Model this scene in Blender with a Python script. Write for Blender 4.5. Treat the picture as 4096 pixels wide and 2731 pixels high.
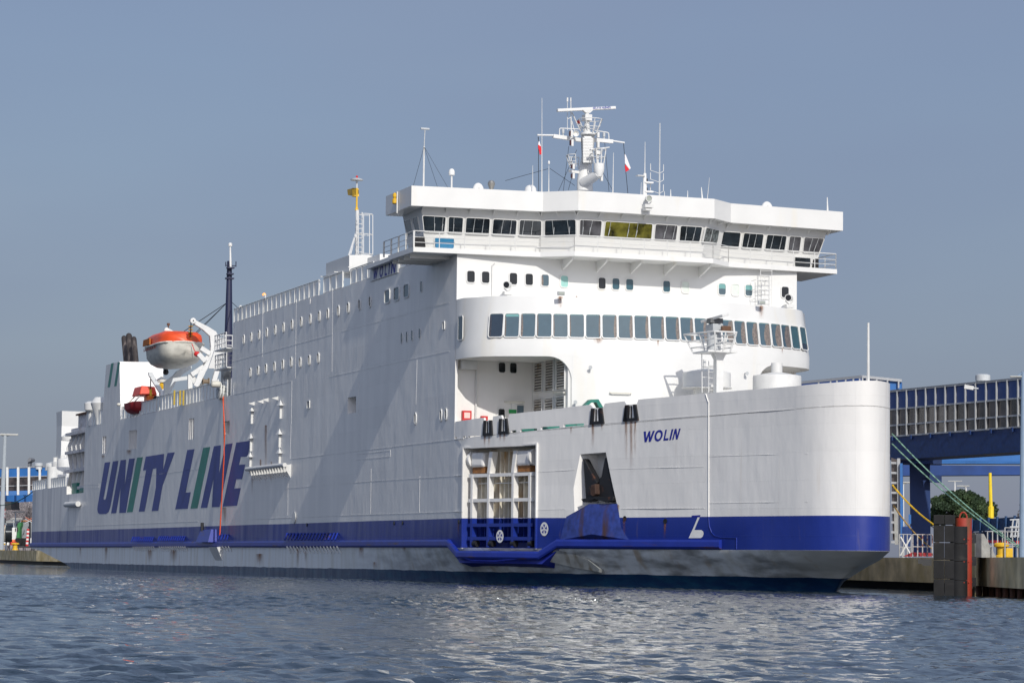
import bpy, bmesh, math, random
from mathutils import Vector, Matrix
from mathutils.geometry import tessellate_polygon
random.seed(7)
R = math.radians
for o in list(bpy.data.objects): bpy.data.objects.remove(o)
SC = bpy.context.scene
COL = SC.collection

# ---------------- camera (solved from the photograph: ship length, beam and straight deck lines)
FPX = 10738.55; YAW = 0.34306381; PITCH = 0.08071548; ROLL = 0.012282658
CAM = Vector((310.7656, -52.0528, 1.521))
_f = Vector((-math.cos(YAW)*math.cos(PITCH), math.sin(YAW)*math.cos(PITCH), math.sin(PITCH)))
_r0 = _f.cross(Vector((0, 0, 1))).normalized(); _u0 = _r0.cross(_f)
_r = math.cos(ROLL)*_r0 + math.sin(ROLL)*_u0
_u = -math.sin(ROLL)*_r0 + math.cos(ROLL)*_u0
cam_d = bpy.data.cameras.new('camera'); cam = bpy.data.objects.new('camera', cam_d); COL.objects.link(cam)
cam_d.sensor_width = 36; cam_d.lens = FPX/4096*36; cam_d.clip_start = .5; cam_d.clip_end = 20000
m3 = Matrix((_r, _u, -_f)).transposed()
cam.matrix_world = Matrix.Translation(CAM) @ m3.to_4x4()
SC.camera = cam

# ---------------- world and sun
SUN_EL = R(32)
to_sun = Vector((math.cos(SUN_EL)*math.cos(R(-4.0)), math.cos(SUN_EL)*math.sin(R(-4.0)), math.sin(SUN_EL)))
w = bpy.data.worlds.new('World'); SC.world = w; w.use_nodes = True
nt = w.node_tree; nt.nodes.clear()
out = nt.nodes.new('ShaderNodeOutputWorld'); bg = nt.nodes.new('ShaderNodeBackground')
sky = nt.nodes.new('ShaderNodeTexSky'); sky.sky_type = 'NISHITA'; sky.sun_disc = False
sky.sun_elevation = SUN_EL; sky.sun_rotation = R(94); sky.air_density = 1.0; sky.dust_density = 1.6; sky.ozone_density = 1.2
SKY_STRENGTH = 0.088
# thin high haze: the sky is a duller, more even grey-blue than clear air gives
mixh = nt.nodes.new('ShaderNodeMixRGB'); mixh.blend_type = 'MIX'; mixh.inputs[0].default_value = .0
tc = nt.nodes.new('ShaderNodeTexCoord'); sep = nt.nodes.new('ShaderNodeSeparateXYZ')
nt.links.new(tc.outputs['Generated'], sep.inputs[0])
ramp = nt.nodes.new('ShaderNodeValToRGB')
ramp.color_ramp.elements[0].position = 0.0; ramp.color_ramp.elements[0].color = (2.15, 2.5, 3.7, 1)
ramp.color_ramp.elements[1].position = 0.22; ramp.color_ramp.elements[1].color = (2.5, 3.2, 4.95, 1)
nz = nt.nodes.new('ShaderNodeTexNoise'); nz.inputs['Scale'].default_value = 3.0; nz.inputs['Detail'].default_value = 3
mp = nt.nodes.new('ShaderNodeMapping'); mp.inputs['Scale'].default_value = (1, 1, 4)
nt.links.new(tc.outputs['Generated'], mp.inputs[0]); nt.links.new(mp.outputs[0], nz.inputs[0])
nt.links.new(sep.outputs['Z'], ramp.inputs[0])
mh = nt.nodes.new('ShaderNodeMath'); mh.operation = 'MULTIPLY_ADD'; mh.inputs[1].default_value = .5; mh.inputs[2].default_value = .45
nt.links.new(nz.outputs[0], mh.inputs[0])
nt.links.new(mh.outputs[0], mixh.inputs[0])
glow = nt.nodes.new('ShaderNodeMapRange'); glow.inputs[1].default_value = -.1; glow.inputs[2].default_value = .95; glow.inputs[3].default_value = 1; glow.inputs[4].default_value = 3.7
nt.links.new(sep.outputs['X'], glow.inputs[0])
gm_ = nt.nodes.new('ShaderNodeVectorMath'); gm_.operation = 'SCALE'; cl_ = nt.nodes.new('ShaderNodeTexNoise'); cl_.inputs['Scale'].default_value = 2.2; cl_.inputs['Detail'].default_value = 4; mp2 = nt.nodes.new('ShaderNodeMapping'); mp2.inputs['Scale'].default_value = (1, 1, 3); mp2.inputs['Location'].default_value = (.3, .55, .2)
nt.links.new(tc.outputs['Generated'], mp2.inputs[0]); nt.links.new(mp2.outputs[0], cl_.inputs[0]); cr_ = nt.nodes.new('ShaderNodeMapRange'); cr_.inputs[1].default_value = .48; cr_.inputs[2].default_value = .72; cr_.inputs[4].default_value = .45; nt.links.new(cl_.outputs[0], cr_.inputs[0])
cm_ = nt.nodes.new('ShaderNodeMixRGB'); nt.links.new(cr_.outputs[0], cm_.inputs[0]); nt.links.new(ramp.outputs[0], cm_.inputs[1]); cm_.inputs[2].default_value = (3.1, 3.25, 4.3, 1)
nt.links.new(cm_.outputs[0], gm_.inputs[0]); nt.links.new(glow.outputs[0], gm_.inputs['Scale'])
wf_ = nt.nodes.new('ShaderNodeMapRange'); wf_.inputs[1].default_value = 0; wf_.inputs[2].default_value = .9; nt.links.new(sep.outputs['X'], wf_.inputs[0])
wm_ = nt.nodes.new('ShaderNodeMixRGB'); wm_.blend_type = 'MULTIPLY'; wm_.inputs[2].default_value = (1.2, 1.0, .80, 1); nt.links.new(wf_.outputs[0], wm_.inputs[0]); nt.links.new(gm_.outputs[0], wm_.inputs[1])
nt.links.new(sky.outputs[0], mixh.inputs[1]); nt.links.new(wm_.outputs[0], mixh.inputs[2])
nt.links.new(mixh.outputs[0], bg.inputs[0]); bg.inputs[1].default_value = SKY_STRENGTH
nt.links.new(bg.outputs[0], out.inputs[0])
sl = bpy.data.lights.new('sun', 'SUN'); sl.energy = 3.3; sl.angle = R(.5); sl.color = (1, .955, .88)
so = bpy.data.objects.new('sun', sl); COL.objects.link(so)
so.rotation_euler = (-to_sun).to_track_quat('-Z', 'Y').to_euler(); so.location = (200, -80, 120)
SC.view_settings.view_transform = 'Standard'; SC.view_settings.look = 'None'
SC.view_settings.exposure = 0; SC.view_settings.gamma = 1
SC.render.engine = 'CYCLES'

# ---------------- helpers: a photo pixel on a known plane of the ship
def ray(px, py): return _f + _r*((px-2048)/FPX) - _u*((py-1365.5)/FPX)
def onX(px, py, X):
    d = ray(px, py); return CAM + d*((X-CAM.x)/d.x)
def onY(px, py, Y=0.0):
    d = ray(px, py); return CAM + d*((Y-CAM.y)/d.y)
def onZ(px, py, Z):
    d = ray(px, py); return CAM + d*((Z-CAM.z)/d.z)
def onD(px, py, dist):
    d = ray(px, py); return CAM + d*(dist/math.hypot(d.x, d.y))
# pixel grids of the measured crops
zg = lambda x, y: (2050+x/3.484, 350+y/3.484)
z1 = lambda x, y: (1500+x/2.24, 350+y/2.24)
z2 = lambda x, y: (2400+x/2.24, 350+y/2.24)
z3 = lambda x, y: (1750+x/2.24, 1000+y/2.24)
z4 = lambda x, y: (2500+x/2.24, 1000+y/2.24)
z5 = lambda x, y: (1750+x/1.96, 1600+y/1.96)
z6 = lambda x, y: (3300+x/1.568, 1450+y/1.568)
zr = lambda x, y: (3550+x/2.412, 1800+y/2.412)
zl = lambda x, y: (x/2.24, 1600+y/2.24)
zc = lambda x, y: (400+x/2.6133, 1200+y/2.6133)
zd = lambda x, y: (900+x/2.24, 1000+y/2.24)
zu = lambda x, y: (300+x/2.4126, 1700+y/2.4126)
zb = lambda x, y: (150+x/3.92, 1550+y/3.92)
zm = lambda x, y: (1350+x/2.851, 700+y/2.851)
zf = lambda x, y: (2700+x/3.483, 1200+y/3.483)
zq = lambda x, y: (x/3.136, 1800+y/3.136)
ze = lambda x, y: (1000+x/2.4122, 1700+y/2.4122)
zo = lambda x, y: (1850+x/2.851, 1750+y/2.851)

B = 23.1; HB = B/2
def interp(tab, x):
    if x <= tab[0][0]: return tab[0][1]
    for (a, b), (c, d) in zip(tab, tab[1:]):
        if x <= c: return b+(d-b)*(x-a)/(c-a)
    return tab[-1][1]
# hull plan, starboard half, stern to stem
PLAN = [(-2, 6), (-2, 1.5), (-1, .6), (2, .2), (8, 0), (23.98, 0), (24, 0), (33.68, 0), (33.7, 0), (45, 0), (60, 0), (75, 0), (90, 0), (105, 0), (120, 0), (135, 0), (146, 0), (154.72, 0), (154.78, 0),
        (156.4, .1), (158, .35), (160.5, 1.0), (163, 1.85), (166, 2.95), (170, 4.35), (174, 5.75), (178, 7.05), (182, 8.3),
        (184.3, 8.95), (185.3, 9.3), (185.95, 9.63), (186.45, 10.0), (186.85, 10.4), (187.15, 10.8), (187.36, 11.18), (187.42, HB)]
PLANF = PLAN + [(x, B-y) for x, y in PLAN[::-1][1:]]
PSEG = [(a, b) for a, b in zip(PLANF, PLANF[1:]) if a[0] > 24]
def hit_plan(px, py, seg, dx=0):
    d = ray(px, py); best = None
    for (x0, y0), (x1, y1) in seg:
        x0 += dx; x1 += dx
        det = d.x*(-(y1-y0)) + (x1-x0)*d.y
        if abs(det) < 1e-9: continue
        bx, by = x0-CAM.x, y0-CAM.y
        t = (bx*(-(y1-y0)) + (x1-x0)*by)/det
        uu = (d.x*by - d.y*bx)/det
        if -1e-6 <= uu <= 1+1e-6 and t > 0 and (best is None or t < best[0]): best = (t, (x1-x0, y1-y0))
    if best is None: return None
    tx, ty = best[1]; L = math.hypot(tx, ty)
    return CAM + d*best[0], Vector((ty/L, -tx/L, 0))
def onP(px, py, off=0.0):
    h = hit_plan(px, py, PSEG)
    while h is None: px -= 1; h = hit_plan(px, py, PSEG)
    return h[0] + h[1]*off
# curved house front plan (x as a function of y)
FR = [(0, 154.75), (.03, 156), (.2, 157), (.6, 157.9), (1.2, 158.6), (2.1, 159.15), (3, 159.65), (3.9, 160.1), (4.9, 160.4), (5.9, 160.65), (6.85, 160.95), (7.8, 161.2), (8.8, 161.4), (9.8, 161.53), (10.8, 161.63), (HB, 161.67)]
FR = FR + [(B-y, x) for y, x in FR[::-1][1:]]
FSEG = [((a[1], a[0]), (b[1], b[0])) for a, b in zip(FR, FR[1:])]
RAKE = .155
def onF(px, py, off=0.0):
    dx = 0
    for _ in range(4):
        h = hit_plan(px, py, FSEG, dx); dx = -RAKE*max(0, h[0].z-14.4)
    return h[0]+h[1]*off, h[1]

# ---------------- materials
MATS = {}
def newmat(name):
    m = bpy.data.materials.new(name); m.use_nodes = True
    MATS[name] = m; return m, m.node_tree, m.node_tree.nodes['Principled BSDF']
def N(nt, t, **k):
    n = nt.nodes.new(t)
    for a, b in k.items(): setattr(n, a, b)
    return n
def mat(name, col, rough=.5, metal=0, var=.06, scale=3.0, bump=0.0, emis=None, dirt=None, dirtscale=(1, 1, 1), dth=(.55, .75), spec=None):
    if name in MATS: return MATS[name]
    m, nt, b = newmat(name); L = nt.links
    tc = N(nt, 'ShaderNodeTexCoord')
    n1 = N(nt, 'ShaderNodeTexNoise'); n1.inputs['Scale'].default_value = scale; n1.inputs['Detail'].default_value = 5
    L.new(tc.outputs['Object'], n1.inputs[0])
    mr = N(nt, 'ShaderNodeMapRange'); mr.inputs['From Min'].default_value = .3; mr.inputs['From Max'].default_value = .7
    mr.inputs['To Min'].default_value = 1-var*1.5; mr.inputs['To Max'].default_value = 1+var*.6
    L.new(n1.outputs[0], mr.inputs[0])
    mx = N(nt, 'ShaderNodeMixRGB', blend_type='MULTIPLY'); mx.inputs[0].default_value = 1
    mx.inputs[1].default_value = (*col, 1); L.new(mr.outputs[0], mx.inputs[2])
    last = mx.outputs[0]
    if dirt:
        mpn = N(nt, 'ShaderNodeMapping'); mpn.inputs['Scale'].default_value = dirtscale; L.new(tc.outputs['Object'], mpn.inputs[0])
        n2 = N(nt, 'ShaderNodeTexNoise'); n2.inputs['Scale'].default_value = 1; n2.inputs['Detail'].default_value = 8; L.new(mpn.outputs[0], n2.inputs[0])
        r2 = N(nt, 'ShaderNodeMapRange'); r2.inputs['From Min'].default_value = dth[0]; r2.inputs['From Max'].default_value = dth[1]; L.new(n2.outputs[0], r2.inputs[0])
        m2 = N(nt, 'ShaderNodeMixRGB'); L.new(r2.outputs[0], m2.inputs[0]); L.new(last, m2.inputs[1]); m2.inputs[2].default_value = (*dirt, 1); last = m2.outputs[0]
    L.new(last, b.inputs['Base Color'])
    b.inputs['Roughness'].default_value = rough; b.inputs['Metallic'].default_value = metal
    if spec is not None: b.inputs['Specular IOR Level'].default_value = spec
    if bump:
        bp = N(nt, 'ShaderNodeBump'); bp.inputs['Strength'].default_value = bump; bp.inputs['Distance'].default_value = .05
        L.new(n1.outputs[0], bp.inputs['Height']); L.new(bp.outputs[0], b.inputs['Normal'])
    if emis: b.inputs['Emission Color'].default_value = (*emis[0], 1); b.inputs['Emission Strength'].default_value = emis[1]
    return m

def hull_paint():
    m, nt, b = newmat('hull_paint'); L = nt.links
    tc = N(nt, 'ShaderNodeTexCoord'); sp = N(nt, 'ShaderNodeSeparateXYZ'); L.new(tc.outputs['Object'], sp.inputs[0])
    def noise(scale, detail=4, mscale=(1, 1, 1), loc=(0, 0, 0)):
        q = N(nt, 'ShaderNodeMapping'); q.inputs['Scale'].default_value = mscale; q.inputs['Location'].default_value = loc; L.new(tc.outputs['Object'], q.inputs[0])
        n = N(nt, 'ShaderNodeTexNoise'); n.inputs['Scale'].default_value = scale; n.inputs['Detail'].default_value = detail; L.new(q.outputs[0], n.inputs[0]); return n.outputs[0]
    def math_(op, a, b_=None, c=None):
        n = N(nt, 'ShaderNodeMath', operation=op)
        for i, v in enumerate((a, b_, c)):
            if v is None: continue
            if isinstance(v, (int, float)): n.inputs[i].default_value = v
            else: L.new(v, n.inputs[i])
        return n.outputs[0]
    def rng(v, a, b_, c=0, d=1):
        n = N(nt, 'ShaderNodeMapRange'); n.inputs[1].default_value = a; n.inputs[2].default_value = b_; n.inputs[3].default_value = c; n.inputs[4].default_value = d
        L.new(v, n.inputs[0]); return n.outputs[0]
    def mix(f, a, c):
        n = N(nt, 'ShaderNodeMixRGB')
        if isinstance(f, (int, float)): n.inputs[0].default_value = f
        else: L.new(f, n.inputs[0])
        for i, v in ((1, a), (2, c)):
            if isinstance(v, tuple): n.inputs[i].default_value = (*v, 1)
            else: L.new(v, n.inputs[i])
        return n.outputs[0]
    X, Y, Z = sp.outputs
    # plates: panels of slightly different touched-up paint
    cb = N(nt, 'ShaderNodeCombineXYZ'); L.new(X, cb.inputs[0]); L.new(Z, cb.inputs[1])
    vr = N(nt, 'ShaderNodeTexBrick'); vr.inputs['Scale'].default_value = 1; vr.offset = .37; vr.squash = 1.0
    vr.inputs['Brick Width'].default_value = 4.3; vr.inputs['Row Height'].default_value = 1.45; vr.inputs['Mortar Size'].default_value = .0
    vr.inputs['Color1'].default_value = (.94, .94, .94, 1); vr.inputs['Color2'].default_value = (1, 1, 1, 1)
    L.new(cb.outputs[0], vr.inputs[0])
    streak = noise(1, 6, (.9, .9, .07)); blot = noise(.25, 5)
    white = mix(rng(streak, .35, .7), (.80, .785, .755), (.755, .745, .72))
    mm = N(nt, 'ShaderNodeMixRGB', blend_type='MULTIPLY'); mm.inputs[0].default_value = .8; L.new(white, mm.inputs[1]); L.new(vr.outputs[0], mm.inputs[2]); white = mm.outputs[0]
    # greyer streaks towards the stern
    aft = math_('MULTIPLY', rng(X, 75, 5), rng(streak, .38, .66))
    white = mix(math_('MULTIPLY', aft, .55), white, (.42, .42, .45))
    white = mix(math_('MULTIPLY', rng(noise(1, 8, (1.6, 1.6, .1), (7, 3, 1)), .66, .80), .35), white, (.46, .30, .16))
    blue = mix(rng(blot, .4, .7), (.009, .027, .215), (.013, .033, .25))
    blue = mix(math_('MULTIPLY', rng(X, 100, 10), .5), blue, (.05, .05, .20))
    blue = mix(math_('MULTIPLY', rng(noise(1, 8, (2.5, 2.5, .5)), .66, .78), .5), blue, (.12, .10, .14))
    low = mix(rng(noise(1, 7, (1.2, 1.2, .12)), .45, .75), (.74, .77, .78), (.58, .58, .53))
    # scuffs and grime under the bow, with the flare's shade painted in
    grime_shade = math_('MULTIPLY', rng(X, 128, 160), rng(noise(.45, 10, (1, 1, 4)), .40, .62))
    low = mix(math_('MULTIPLY', grime_shade, .72), low, (.10, .10, .095))
    stem = rng(X, 181.8, 184.2)  # foot of the stem painted lighter as a highlight
    low = mix(math_('MULTIPLY', stem, .8), low, (.62, .62, .58))
    low = mix(math_('MULTIPLY', rng(noise(1, 8, (.8, .8, .15), (3, 9, 0)), .60, .72), .55), low, (.34, .22, .10))
    boot = mix(rng(noise(.8, 6, (1, 1, 3)), .45, .7), (.006, .032, .095), (.010, .065, .13))
    wob = rng(noise(.5, 8, (1, 1, 1)), .3, .7, -.03, .03)
    zz = math_('ADD', Z, wob)
    wz = math_('ADD', Z, rng(noise(.05, 2), .3, .7, -.02, .02))
    zz2 = math_('SUBTRACT', zz, rng(X, 60, 140, 0, .17))
    c = mix(math_('GREATER_THAN', zz2, .56), boot, low)
    c = mix(math_('GREATER_THAN', wz, 2.15), c, blue)
    c = mix(math_('GREATER_THAN', wz, 3.93), c, white)
    L.new(c, b.inputs['Base Color'])
    b.inputs['Roughness'].default_value = .38
    L.new(rng(streak, .3, .7, .28, .48), b.inputs['Roughness'])
    # plates dished between the frames
    wv = N(nt, 'ShaderNodeTexBrick'); wv.inputs['Brick Width'].default_value = 2.4; wv.inputs['Row Height'].default_value = 1.45
    wv.offset = 0; wv.inputs['Scale'].default_value = 1; wv.inputs['Mortar Size'].default_value = .012; wv.inputs['Mortar Smooth'].default_value = .6
    wv.inputs['Color1'].default_value = (.5, .5, .5, 1); wv.inputs['Color2'].default_value = (.5, .5, .5, 1); wv.inputs['Mortar'].default_value = (1, 1, 1, 1)
    L.new(cb.outputs[0], wv.inputs[0])
    d1 = noise(.55, 2, (1, 1, .55)); d2 = noise(1.6, 2, (1.4, 1.4, .4))
    h = math_('ADD', math_('MULTIPLY', d1, .10), math_('MULTIPLY', d2, .022))
    h = math_('ADD', h, math_('MULTIPLY', rng(wv.outputs[0], .5, 1), .006))
    bp = N(nt, 'ShaderNodeBump'); bp.inputs['Strength'].default_value = .65; bp.inputs['Distance'].default_value = 1.0
    L.new(h, bp.inputs['Height']); L.new(bp.outputs[0], b.inputs['Normal'])
    return m
HULL = hull_paint()
WHITE = mat('white_paint', (.71, .71, .69), .42, var=.03, scale=.6, dirt=(.70, .66, .56), dirtscale=(.7, .7, .10), dth=(.60, .85))
WHITE2 = mat('white_steel', (.66, .66, .64), .5, var=.06, scale=2)
DECK = mat('deck_green', (.10, .22, .17), .8, var=.15)
GREYP = mat('grey_paint', (.50, .52, .53), .5)
GREEN = mat('green_winch_paint', (.01, .16, .12), .5)
BLACK = mat('black_steel', (.012, .012, .014), .5, dirt=(.10, .04, .02), dirtscale=(2, 2, 2), dth=(.6, .75))
RUSTY = mat('rusty_steel', (.12, .05, .025), .8, var=.3)
NAVY = mat('navy_mast_paint', (.012, .016, .05), .5)
ORANGE = mat('orange_fibreglass', (.80, .085, .012), .38, dirt=(.5, .05, .015), dirtscale=(1, 1, 3), dth=(.5, .8))
RED = mat('red_paint', (.55, .02, .02), .5)
FADED = mat('faded_red', (.33, .02, .025), .6)
YELLOW = mat('yellow_paint', (.70, .42, .02), .5)
CREAM = mat('cream_fibreglass', (.66, .64, .56), .45, dirt=(.35, .34, .30), dirtscale=(.8, .8, 2), dth=(.45, .8))
LETTER = mat('blue_lettering', (.036, .055, .26), .5, var=.12, scale=.8)
LETTERW = mat('name_lettering', (.014, .02, .26), .5, var=.05)
LGREEN = mat('green_lettering', (.03, .23, .175), .5, var=.12, scale=.8)
MARKW = mat('white_marking', (.75, .75, .72), .5)
DGLASS = mat('dark_glass', (.012, .015, .018), .06, var=.2, spec=.6)
BGLASS = mat('blue_tinted_glass', (.03, .09, .12), .08, var=.2, spec=.7)
TEAL = mat('blinds_teal', (.30, .55, .50), .4)
CURT = mat('curtain_fabric', (.42, .27, .20), .9, var=.3, scale=8)
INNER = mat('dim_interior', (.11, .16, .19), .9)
RUBBER = mat('black_rubber', (.008, .008, .009), .8, var=.4, scale=2, dirt=(.035, .033, .03), dirtscale=(.8, .8, 3), dth=(.6, .8))
SOOT = mat('sooty_funnel_steel', (.035, .028, .026), .75, dirt=(.13, .11, .10), dirtscale=(2.5, 2.5, .25), dth=(.5, .7))
SCREEN = mat('railing_screen', (.88, .90, .88), .35, var=.04, scale=.7)
def glass_sheet(name, refl, tint):
    m, nt, b = newmat(name); L = nt.links; nt.nodes.remove(b)
    o = nt.nodes['Material Output']; g = N(nt, 'ShaderNodeBsdfGlossy'); g.inputs['Roughness'].default_value = .03; g.inputs['Color'].default_value = (*refl, 1)
    t = N(nt, 'ShaderNodeBsdfTransparent'); t.inputs['Color'].default_value = (*tint, 1)
    f = N(nt, 'ShaderNodeFresnel'); f.inputs['IOR'].default_value = 1.6
    tcn = N(nt, 'ShaderNodeTexCoord'); nn = N(nt, 'ShaderNodeTexNoise'); nn.inputs['Scale'].default_value = .7; L.new(tcn.outputs['Object'], nn.inputs[0])
    bp = N(nt, 'ShaderNodeBump'); bp.inputs['Strength'].default_value = .06; bp.inputs['Distance'].default_value = .3; L.new(nn.outputs[0], bp.inputs['Height'])
    L.new(bp.outputs[0], g.inputs['Normal'])
    mx = N(nt, 'ShaderNodeMixShader'); ad = N(nt, 'ShaderNodeMath', operation='ADD'); L.new(f.outputs[0], ad.inputs[0]); ad.inputs[1].default_value = .05
    L.new(ad.outputs[0], mx.inputs[0]); L.new(t.outputs[0], mx.inputs[1]); L.new(g.outputs[0], mx.inputs[2]); L.new(mx.outputs[0], o.inputs[0]); return m
PANE = glass_sheet('window_glass', (.9, .95, 1), (.75, .85, .88))
def streak_mat():
    m, nt, b = newmat('rust_streak'); L = nt.links
    b.inputs['Base Color'].default_value = (.26, .10, .025, 1); b.inputs['Roughness'].default_value = .8
    o = nt.nodes['Material Output']; t = N(nt, 'ShaderNodeBsdfTransparent'); mx = N(nt, 'ShaderNodeMixShader')
    uv = N(nt, 'ShaderNodeUVMap'); sp = N(nt, 'ShaderNodeSeparateXYZ'); L.new(uv.outputs[0], sp.inputs[0])
    tc = N(nt, 'ShaderNodeTexCoord'); q = N(nt, 'ShaderNodeMapping'); q.inputs['Scale'].default_value = (5, 5, .25); L.new(tc.outputs['Object'], q.inputs[0])
    n = N(nt, 'ShaderNodeTexNoise'); n.inputs['Detail'].default_value = 6; L.new(q.outputs[0], n.inputs[0])
    r = N(nt, 'ShaderNodeMapRange'); r.inputs[1].default_value = .34; r.inputs[2].default_value = .55; L.new(n.outputs[0], r.inputs[0])
    # fades sideways and downwards
    a = N(nt, 'ShaderNodeMath', operation='PINGPONG'); a.inputs[1].default_value = .5; L.new(sp.outputs[0], a.inputs[0])
    a2 = N(nt, 'ShaderNodeMath', operation='MULTIPLY'); a2.inputs[1].default_value = 2; L.new(a.outputs[0], a2.inputs[0])
    pw = N(nt, 'ShaderNodeMath', operation='POWER'); pw.inputs[1].default_value = 1.3; L.new(sp.outputs[1], pw.inputs[0])
    k = N(nt, 'ShaderNodeMath', operation='MULTIPLY'); L.new(a2.outputs[0], k.inputs[0]); L.new(pw.outputs[0], k.inputs[1])
    k2 = N(nt, 'ShaderNodeMath', operation='MULTIPLY'); L.new(k.outputs[0], k2.inputs[0]); L.new(r.outputs[0], k2.inputs[1])
    L.new(k2.outputs[0], mx.inputs[0]); L.new(t.outputs[0], mx.inputs[1]); L.new(b.outputs[0], mx.inputs[2]); L.new(mx.outputs[0], o.inputs[0]); return m
STREAK = streak_mat()

# ---------------- mesh collector
class MB:
    def __init__(s): s.v = []; s.f = []; s.mi = []; s.cur = 0; s.uv = None
    def add(s, vs, fs):
        n = len(s.v); s.v += [Vector(v) for v in vs]; s.f += [tuple(n+i for i in f) for f in fs]; s.mi += [s.cur]*len(fs); return s
    def hexa(s, b, t):   # four bottom, four top points
        return s.add(list(b)+list(t), [(3, 2, 1, 0), (4, 5, 6, 7), (0, 1, 5, 4), (1, 2, 6, 5), (2, 3, 7, 6), (3, 0, 4, 7)])
    def box(s, a, b):
        x0, y0, z0 = a; x1, y1, z1_ = b
        return s.hexa([(x0, y0, z0), (x1, y0, z0), (x1, y1, z0), (x0, y1, z0)], [(x0, y0, z1_), (x1, y0, z1_), (x1, y1, z1_), (x0, y1, z1_)])
    def bar(s, p, q, w, h, up=(0, 0, 1)):
        p = Vector(p); q = Vector(q); d = (q-p).normalized(); a = d.cross(Vector(up))
        if a.length < 1e-4: a = d.cross(Vector((1, 0, 0)))
        a.normalize(); b = a.cross(d); a *= w/2; b *= h/2
        return s.hexa([p-a-b, p+a-b, p+a+b, p-a+b], [q-a-b, q+a-b, q+a+b, q-a+b])
    def tube(s, p, q, r, r2=None, n=8, cap=True):
        p = Vector(p); q = Vector(q); r2 = r if r2 is None else r2; d = (q-p)
        if d.length < 1e-6: return s
        d.normalize(); a = d.cross(Vector((0, 0, 1)))
        if a.length < 1e-3: a = Vector((1, 0, 0))
        a.normalize(); b = d.cross(a)
        vs = [];
        for c, rr in ((p, r), (q, r2)):
            vs += [c+a*math.cos(2*math.pi*i/n)*rr+b*math.sin(2*math.pi*i/n)*rr for i in range(n)]
        fs = [(i, (i+1) % n, n+(i+1) % n, n+i) for i in range(n)]
        if cap: fs += [tuple(range(n))[::-1], tuple(range(n, 2*n))]
        return s.add(vs, fs)
    def path(s, pts, r, n=6):
        for a, b in zip(pts, pts[1:]): s.tube(a, b, r, n=n)
        return s
    def lathe(s, c, prof, n=24, axis=(0, 0, 1)):
        c = Vector(c); ax = Vector(axis).normalized(); a = ax.cross(Vector((0, 0, 1)))
        if a.length < 1e-3: a = Vector((1, 0, 0))
        a.normalize(); b = ax.cross(a); vs = []
        for r, z in prof: vs += [c+ax*z+a*math.cos(2*math.pi*i/n)*r+b*math.sin(2*math.pi*i/n)*r for i in range(n)]
        m = len(prof); fs = []
        for j in range(m-1): fs += [(j*n+i, j*n+(i+1) % n, (j+1)*n+(i+1) % n, (j+1)*n+i) for i in range(n)]
        fs += [tuple(range(n))[::-1], tuple(range((m-1)*n, m*n))]
        return s.add(vs, fs)
    def prism(s, pts, off):   # planar polygon pushed along off (concave allowed)
        pts = [Vector(p) for p in pts]; off = Vector(off); n = len(pts)
        tri = tessellate_polygon([pts])
        fs = [tuple(t) for t in tri] + [tuple(i+n for i in t[::-1]) for t in tri] + [(i, (i+1) % n, n+(i+1) % n, n+i) for i in range(n)]
        return s.add(pts+[p+off for p in pts], fs)
    def sheet(s, pts):
        pts = [Vector(p) for p in pts]; return s.add(pts, [tuple(t) for t in tessellate_polygon([pts])])
    def build(s, name, mats, parent=None, smooth=False, label=None, bevel=0, subd=0, fixn=True):
        me = bpy.data.meshes.new(name); me.from_pydata([tuple(v) for v in s.v], [], s.f)
        if not isinstance(mats, (list, tuple)): mats = [mats]
        for m in mats: me.materials.append(m)
        if len(mats) > 1:
            for p, i in zip(me.polygons, s.mi): p.material_index = i
        if fixn:
            bm = bmesh.new(); bm.from_mesh(me); bmesh.ops.recalc_face_normals(bm, faces=bm.faces); bm.to_mesh(me); bm.free()
        o = bpy.data.objects.new(name, me); COL.objects.link(o)
        if parent is not None:
            o.parent = parent
            base = parent
            off = Vector((0, 0, 0))
            while base is not None: off += base.location; base = base.parent
            o.location = -off
        if smooth:
            for p in me.polygons: p.use_smooth = True
            md = None
            try:
                me.set_sharp_from_angle(angle=R(35))
            except Exception: pass
        if bevel:
            md = o.modifiers.new('bevel', 'BEVEL'); md.width = bevel; md.segments = 2; md.limit_method = 'ANGLE'
        if subd:
            md = o.modifiers.new('sub', 'SUBSURF'); md.levels = subd; md.render_levels = subd
        if label: o['label'] = label
        return o
def thing(name, label, cat, loc=(0, 0, 0), group=None):
    o = bpy.data.objects.new(name, None); COL.objects.link(o); o.location = loc
    o['label'] = label; o['category'] = cat
    if group: o['group'] = group
    return o
def tag(o, label, cat, group=None):
    o['label'] = label; o['category'] = cat
    if group: o['group'] = group
    return o
def struct(o): o['kind'] = 'structure'; return o
def clone(root, delta, label, group=None, rotz=0):
    r = root.copy(); COL.objects.link(r); r.location = Vector(root.location)+Vector(delta); r['label'] = label
    r.rotation_euler.z += rotz
    if group: r['group'] = group
    for ch in list(root.children):
        c = ch.copy(); COL.objects.link(c); c.parent = r
        for g in ch.children:
            d = g.copy(); COL.objects.link(d); d.parent = c
    return r
def boolean(o, cut):
    md = o.modifiers.new('b', 'BOOLEAN'); md.operation = 'DIFFERENCE'; md.solver = 'EXACT'; md.object = cut
    dg = bpy.context.evaluated_depsgraph_get(); dg.update()
    me = bpy.data.meshes.new_from_object(o.evaluated_get(dg)); o.modifiers.clear()
    old = o.data; o.data = me; bpy.data.objects.remove(cut)
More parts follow.
